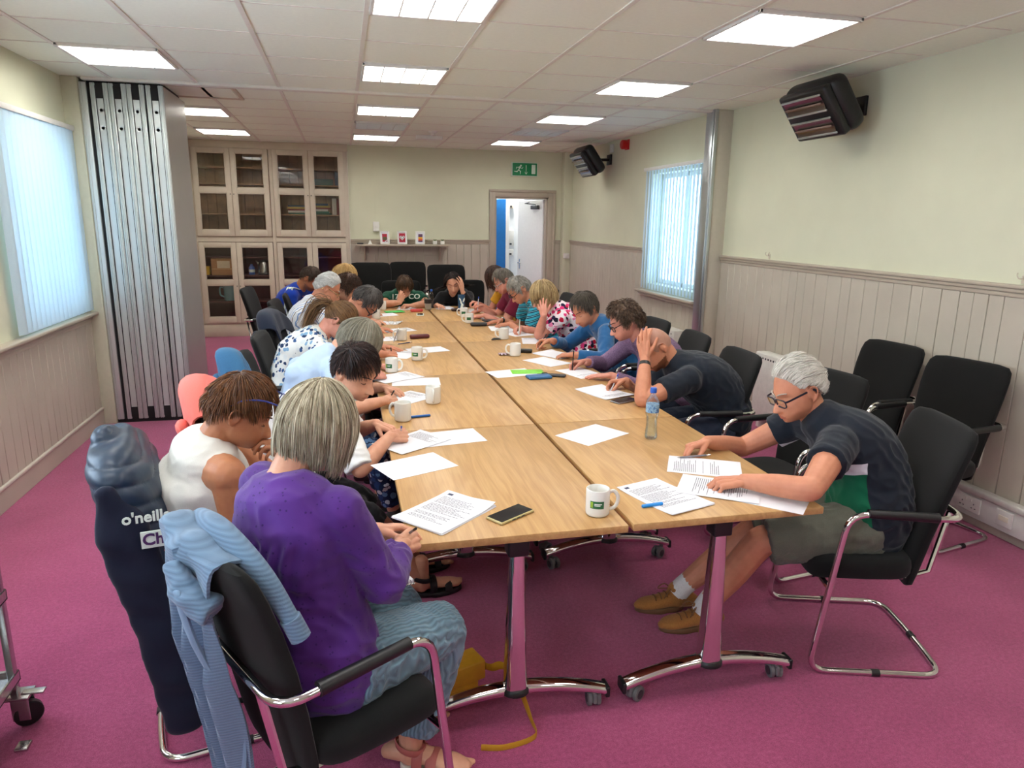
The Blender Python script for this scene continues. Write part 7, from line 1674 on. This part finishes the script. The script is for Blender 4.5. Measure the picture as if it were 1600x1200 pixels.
# the trim runs along the side that faces the camera
q = np.array([P(0.292, -0.0 - 0.09 * t, 0.74 - 0.08 * t) for t in np.linspace(0, 1, 12)]); put('red_piping', tube(q, 0.0035, 8), M_REDTRIM)
def tag_text(txt, size, mat, nm, at, X, Y, bold=0.0):
    o = text_mesh(txt, size, mat, nm, t_, 0.0015, bold); place(o, at - loc, X, Y); return o
tx = unit(f * 0.9 + r * 0.25); 
tag_text("o'neills", 0.045, M_SIGNW, 'lettering', P(0.302, 0.01, 0.855), f, UPV, 0.0012)
m = MB(); bb = rbox(-0.05, 0.05, -0.026, 0.026, -0.002, 0.002, 0.001, 1); put('badge', (np.asarray(bb[0]) @ np.stack([f, UPV, np.cross(f, UPV)], 1).T + P(0.301, 0.0, 0.785), bb[1]), M_SIGNW)
tag_text('Ch', 0.048, plain('badge_purple', rgb(70, 40, 92), 0.5), 'lettering', P(0.3045, 0.018, 0.785), f, UPV, 0.0012)
# coral top and blue jackets on the chairs along the window side
def draped(name, label, cat, cfg, mat, drop=0.45, wid=0.46, n=1, front=0.12, off=0.0):
    P, f, r = over_back(*cfg); t = thing(name, label, cat, tuple(P(0, 0.03, 0) * np.array([1, 1, 0]))); l0 = np.array(t.location)
    def fn(u, v):
        x = (u - 0.5) * wid * 1.12 + off; s = v * (drop + front + 0.1); zt = 0.985 - 0.10 * abs(2 * u - 1) ** 3; fo = 0.012 * math.sin(u * 17 + 2 * v)
        if s < front: return P(x, -0.058 - fo * 0.3, zt + 0.015 - (front - s))
        if s < front + 0.10: a = (s - front) / 0.10 * math.pi; return P(x, -0.002 - 0.056 * math.cos(a), zt + 0.015 + 0.03 * math.sin(a))
        d = s - front - 0.10; return P(x * (1 + 0.1 * d), 0.058 + fo * min(1, d / 0.15) + 0.03 * min(1, d / 0.2), zt + 0.015 - d)
    m = MB(); v, fc = sheet(fn, 34, 40, 0.012); m.add((v - l0, fc), mat); m.build('draped_body', t)
    q = np.array([P(0.20 - 0.03 * k, 0.10, 0.88 - (drop + 0.1) * k) for k in np.linspace(0, 1, 10)]); m = MB(); sv, fc = tube(q, [(0.05, 0.025)] * 10, 12, up=f + 0 * q); m.add((sv - l0, fc), mat); m.build('sleeve', t); return t
draped('coral_top', 'coral pink cardigan draped over the chair of the woman in the white blouse', 'cardigan', L3C, fabric('coral_knit', rgb(232, 112, 100), 320, 0.3, 0.08))
draped('blue_jacket', 'mid blue jacket draped over the chair of the grey-bobbed woman', 'jacket', L4C, fabric('denim_blue', rgb(58, 104, 140), 300, 0.2), 0.40, 0.16, off=0.17)
draped('dark_jacket', 'dark navy jacket over the chair of the man with heavy dark glasses', 'jacket', L6C, fabric('dark_navy_cloth', rgb(26, 34, 52), 300, 0.2), 0.42)
# spiral notebook on the lap of the woman in purple
t_ = thing('spiral_notebook', 'open spiral-bound notebook lying on the lap of the woman in purple', 'notebook', (0.045, 1.935, 0.665), math.radians(36)); t_.rotation_euler = (math.radians(3), math.radians(6), math.radians(24))
m = MB(); m.add(rbox(-0.10, 0.10, -0.075, 0.075, 0.0, 0.010, 0.002, 1), M_PAPER); m.build('pages', t_)
m = MB(); m.add(rbox(-0.102, 0.102, -0.077, 0.077, -0.003, 0.0, 0.001, 1), M_WHITE); m.build('cover', t_)
m = MB()
for k in range(20): m.add(tube([(-0.095 + k * 0.01, -0.075 + 0.006 * math.cos(a), 0.004 + 0.008 * math.sin(a)) for a in np.linspace(0, 2 * math.pi, 10, endpoint=False)], 0.0008, 5, closed=True), M_DARKP)
m.build('spiral', t_)
# mustard bag with a strap under the near table leg
M_MUST = plain('mustard_leather', rgb(196, 146, 34), 0.5, var=0.08); t_ = thing('handbag', 'mustard yellow leather bag on the carpet beside the near table leg, strap trailing', 'bag', (0.30, 2.215, 0), math.radians(20))
bv = fuse([rbox(-0.10, 0.115, -0.055, 0.055, 0.004, 0.15, 0.03, 3)], 0.006, 4); m = MB(); m.add((bv[0], bv[1]), M_MUST); m.build('bag_body', t_)
m = MB(); m.add(rbox(-0.09, 0.125, -0.064, 0.03, 0.148, 0.158, 0.004), M_MUST); m.add(rbox(-0.09, 0.125, -0.066, -0.056, 0.085, 0.156, 0.004), M_MUST); m.build('flap', t_)
m = MB(); s = cr([(0.11, -0.02, 0.13), (0.15, -0.06, 0.115), (0.16, -0.12, 0.155), (0.175, -0.18, 0.14), (0.19, -0.26, 0.02), (0.16, -0.33, 0.008), (0.05, -0.32, 0.008), (-0.02, -0.28, 0.010)], 40); m.add(tube(s, (0.0022, 0.014), 8, up=(0, 0, 1)), M_MUST); m.build('strap', t_)
m = MB()
for c in ((0.125, -0.03, 0.125), (-0.07, 0.0, 0.185)): m.add(tube([(c[0], c[1] + 0.016 * math.cos(a), c[2] + 0.016 * math.sin(a)) for a in np.linspace(0, 2 * math.pi, 18, endpoint=False)], 0.0022, 7, closed=True), M_WIRE)
m.build('ring', t_)

# ================================================================== SHELF AND CUPBOARD CONTENTS
M_FRAMEW = plain('picture_frame_white', rgb(236, 234, 228), 0.35)
ZS = 1.323
def photo_frame(label, x, rot, art):
    r = thing('photo_frame', label, 'picture frame', (x, 10.62, ZS), math.radians(rot), None); T = rotx(-0.16)
    def A(vf): return (np.asarray(vf[0]) @ T.T, vf[1])
    m = MB()
    for b in ((-0.07, -0.052, 0.0, 0.19), (0.052, 0.07, 0.0, 0.19), (-0.07, 0.07, 0.0, 0.018), (-0.07, 0.07, 0.172, 0.19)): m.add(A(rbox(b[0], b[1], -0.009, 0.009, b[2], b[3], 0.002, 1)), M_FRAMEW)
    m.build('frame', r); m = MB(); m.add(A(box(-0.053, 0.053, 0.0, 0.006, 0.017, 0.173)), M_PAPER, False); m.build('mount', r)
    m = MB(); m.add(A(rbox(-0.015, 0.015, 0.01, 0.016, 0.0, 0.15, 0.002, 1)), M_FRAMEW); m.build('back_stand', r)
    m = MB(); art(m, A); m.build('artwork', r); return r
M_CRIM = plain('art_crimson', rgb(176, 36, 60), 0.6); M_OLIV = plain('art_olive', rgb(96, 90, 60), 0.6); M_PLUM = plain('art_plum', rgb(96, 62, 96), 0.6); M_ORAN = plain('art_orange', rgb(226, 96, 40), 0.6); M_YEL = plain('art_yellow', rgb(238, 186, 40), 0.6)
def art1(m, A): m.add(A(box(-0.036, 0.036, -0.002, 0.001, 0.035, 0.15)), M_CRIM, False); m.add(A(box(-0.03, 0.03, -0.003, 0.0, 0.06, 0.105)), M_OLIV, False); m.add(A(tube([(0.0, -0.003, 0.03), (0.045, -0.003, 0.075)], (0.008, 0.001), 6, up=(0, 1, 0))), M_PAPER)
def art2(m, A):
    m.add(A(box(-0.045, 0.045, -0.002, 0.001, 0.03, 0.16)), M_CRIM, False)
    for s_, mt in ((1.0, M_PAPER), (0.72, M_OLIV), (0.48, M_PAPER)):
        pts = [(0.0185 * s_ * 2 * (math.sin(t) ** 3), -0.004 - (1 - s_) * 0.003, 0.095 + 0.036 * s_ * (13 * math.cos(t) - 5 * math.cos(2 * t) - 2 * math.cos(3 * t) - math.cos(4 * t)) / 16) for t in np.linspace(0, 2 * math.pi, 36, endpoint=False)]
        K = len(pts); m.add(A((np.array(pts + [(a, b + 0.003, c) for a, b, c in pts]), [tuple(range(K)), tuple(range(2 * K - 1, K - 1, -1))] + [(j, K + j, K + (j + 1) % K, (j + 1) % K) for j in range(K)])), mt, False)
def art3(m, A):
    for z0, z1, mt in ((0.105, 0.15, M_PLUM), (0.085, 0.105, M_YEL), (0.055, 0.085, M_ORAN), (0.035, 0.055, M_PLUM)): m.add(A(box(-0.028, 0.034, -0.002, 0.001, z0, z1)), mt, False)
photo_frame('white picture frame with a crimson and olive textile, left on the wall shelf', 0.60, 10, art1)
photo_frame('white picture frame with a heart on crimson, middle of the wall shelf', 0.85, 0, art2)
photo_frame('white picture frame with plum, yellow and orange bands, right on the wall shelf', 1.11, -12, art3)
def cubepot(label, x):
    r = thing('potted_succulent', label, 'plant', (x, 10.62, ZS)); m = MB(); m.add(rbox(-0.028, 0.028, -0.028, 0.028, 0, 0.052, 0.004), M_FRAMEW); m.build('pot', r)
    m = MB()
    for k in range(9): a = k * 0.7; m.add(tube([(0, 0, 0.045), (0.014 * math.cos(a), 0.014 * math.sin(a), 0.062), (0.026 * math.cos(a), 0.026 * math.sin(a), 0.074)], [0.004, 0.006, 0.001], 6), plain('succulent_green', rgb(84, 110, 60), 0.6))
    m.build('leaves', r)
cubepot('small white cube pot with a plant, left of the pair at the shelf end', 1.33); cubepot('small white cube pot with a plant, right of the pair at the shelf end', 1.44)
m = MB(); m.add((np.array([(-0.03, -0.02, 0), (0.03, -0.02, 0), (0.03, 0.02, 0), (-0.03, 0.02, 0), (0, 0, 0.065)]) + np.array([0.385, 10.62, ZS]), [(3, 2, 1, 0), (0, 1, 4), (1, 2, 4), (2, 3, 4), (3, 0, 4)]), M_FRAMEW, False); tag(m.build('paper_pyramid'), 'small white paper pyramid on the wall shelf, left of the frames', 'ornament')
m = MB(); m.add(rbox(0.20, 0.29, 10.58, 10.62, ZS, ZS + 0.02, 0.006), M_BLACKP); tag(m.build('black_stapler'), 'small black object lying at the left end of the wall shelf', 'stapler')
for nm, lab, x, z0, z1, y in (('conduit_box', 'white conduit box above the wall shelf', 0.485, 1.50, 1.64, YB), ('light_switch', 'white switch box on the corner boxing beside the door', 3.37, 1.12, 1.20, YB - 0.13)):
    t_ = thing(nm, lab, 'switch' if 'switch' in nm else 'box', (x, y, z0)); m = MB(); m.add(rbox(-0.045, 0.045, -0.045, 0.0, 0, z1 - z0, 0.006), M_WHITE); m.build('housing', t_)
    m = MB(); m.add(rbox(-0.012, 0.012, -0.05, -0.044, (z1 - z0) / 2 - 0.015, (z1 - z0) / 2 + 0.015, 0.003), M_WHITE); m.build('rocker', t_)
# books and files
rb = np.random.default_rng(21)
bc = [rgb(60, 120, 96), rgb(214, 206, 190), rgb(150, 60, 52), rgb(190, 160, 70), rgb(70, 90, 110), rgb(48, 96, 74)]
def book(label, x0, x1, y0, y1, z0, z1, c, grp, up=False):
    r = thing('book', label, 'book', ((x0 + x1) / 2, (y0 + y1) / 2, z0), 0, grp); a, b, h = (x1 - x0) / 2, (y1 - y0) / 2, z1 - z0; cm = plain('book_cover_%d' % (bc.index(c)), c, 0.5); t = 0.003
    m = MB()
    if up: m.add(box(-a, -a + t, -b, b, 0, h), cm, False); m.add(box(a - t, a, -b, b, 0, h), cm, False); m.add(box(-a, a, -b, -b + t, 0, h), cm, False)
    else: m.add(box(-a, a, -b, b, 0, t), cm, False); m.add(box(-a, a, -b, b, h - t, h), cm, False); m.add(box(-a, a, -b, -b + t, 0, h), cm, False)
    m.build('cover', r); m = MB(); m.add(box(-a + t, a - t, -b + t, b - 0.004, t, h - t), M_PAPER, False); m.build('pages', r)
z = SHU[0] + 0.001
for k in range(5): h = 0.022 + 0.006 * (k % 2); book(f'{["lowest", "second", "middle", "fourth", "topmost"][k]} of the flat books stacked behind the third cupboard door', -0.76 + rb.uniform(0, 0.03), -0.48, 10.80, 11.05, z, z + h, bc[k % 6], 'flat books behind the third door'); z += h + 0.001
z = SHU[0] + 0.001
for k in range(6): h = 0.02 + 0.005 * (k % 3); book(f'{["lowest", "second", "third", "fourth", "fifth", "topmost"][k]} of the flat books stacked behind the rightmost cupboard door', -0.42, -0.20 + rb.uniform(0, 0.06), 10.80, 11.05, z, z + h, bc[(k + 5) % 6], 'flat books behind the rightmost door'); z += h + 0.001
x = -0.13
for k, c in enumerate((1, 1, 2, 2)): book(f'{["first", "second", "third", "fourth"][k]} of four upright books on the second cupboard shelf', x, x + 0.03, 10.80, 11.0, SHU[0] + 0.001, SHU[0] + 0.23, bc[c], 'upright books on the second shelf', True); x += 0.032
z = SHU[1] + 0.001
for k in range(4): h = 0.02; book(f'{["lowest", "second", "third", "topmost"][k]} of the dark green files stacked in the top of the cupboard', -0.40, -0.10, 10.80, 11.06, z, z + h, bc[5], 'dark green files'); z += h + 0.001
x = -0.075
for k in range(3): book(f'{["first", "second", "third"][k]} of the upright grey binders in the top of the cupboard', x, x + 0.028, 10.80, 11.06, SHU[1] + 0.001, SHU[1] + 0.185, bc[4], 'grey binders', True); x += 0.031
# box, kettle, bottle, jug
M_CARD = plain('cardboard', rgb(182, 134, 86), 0.7, var=0.05)
t_ = thing('cardboard_box', 'brown cardboard box with a pale label on the upper shelf of the lower cupboard', 'box', (-1.66, 10.92, SHL[1] + 0.001)); m = MB(); m.add(rbox(-0.17, 0.17, -0.11, 0.11, 0, 0.235, 0.004, 1), M_CARD); m.build('carton', t_); m = MB(); m.add(box(-0.09, 0.08, -0.113, -0.1105, 0.10, 0.20), plain('label_cream', rgb(226, 212, 180), 0.6), False); m.build('label', t_); m = MB(); m.add(box(-0.17, 0.17, -0.1125, -0.1102, 0.082, 0.095), plain('tape', rgb(206, 170, 120), 0.3), False); m.build('tape', t_)
t_ = thing('yellow_carton', 'small yellow carton left of the cardboard box in the lower cupboard', 'carton', (-1.90, 10.92, SHL[1] + 0.001)); m = MB(); m.add(rbox(-0.035, 0.035, -0.06, 0.06, 0, 0.12, 0.004, 1), M_YEL); m.build('carton', t_)
t_ = thing('kettle', 'brushed steel kettle in the lower cupboard behind the second door', 'kettle', (-1.13, 10.94, SHL[1] + 0.001))
m = MB(); m.add(lathe([(0.001, 0.02), (0.088, 0.02), (0.088, 0.03), (0.078, 0.17), (0.066, 0.195), (0.02, 0.205), (0.001, 0.205)], 28), M_STEEL); m.build('kettle_body', t_); m = MB(); m.add(lathe([(0.001, 0), (0.09, 0), (0.09, 0.02), (0.001, 0.02)], 28), M_BLACKP); m.build('base', t_)
m = MB(); m.add(tube(cr([(0.075, 0, 0.17), (0.125, 0, 0.18), (0.13, 0, 0.10), (0.085, 0, 0.05)], 16), 0.011, 8), M_BLACKP); m.build('handle', t_); m = MB(); m.add(tube([(-0.07, 0, 0.15), (-0.105, 0, 0.19)], [0.022, 0.012], 10), M_STEEL); m.build('spout', t_)
t_ = thing('detergent_bottle', 'small blue bottle with a white label beside the kettle in the lower cupboard', 'bottle', (-1.30, 10.92, SHL[1] + 0.001)); m = MB(); m.add(lathe([(0.001, 0), (0.04, 0), (0.042, 0.01), (0.042, 0.10), (0.02, 0.13), (0.018, 0.15), (0.001, 0.15)], 20), plain('bottle_blue', rgb(70, 110, 190), 0.3)); m.build('bottle_body', t_); m = MB(); m.add(lathe([(0.0425, 0.035), (0.0428, 0.035), (0.0428, 0.075), (0.0425, 0.075)], 20), M_SIGNW); m.build('label', t_)
t_ = thing('jug', 'pale turquoise jug on the lowest shelf behind the first cupboard door', 'jug', (-1.62, 10.93, SHL[0] + 0.001)); M_TURQ = plain('turquoise_plastic', rgb(140, 196, 204), 0.35); m = MB(); m.add(lathe([(0.001, 0), (0.078, 0), (0.082, 0.01), (0.092, 0.20), (0.098, 0.215), (0.090, 0.215), (0.076, 0.012), (0.001, 0.010)], 28), M_TURQ); m.build('jug_body', t_); m = MB(); m.add(tube(cr([(-0.088, 0, 0.185), (-0.135, 0, 0.18), (-0.135, 0, 0.08), (-0.083, 0, 0.05)], 16), 0.011, 8), M_TURQ); m.build('handle', t_)
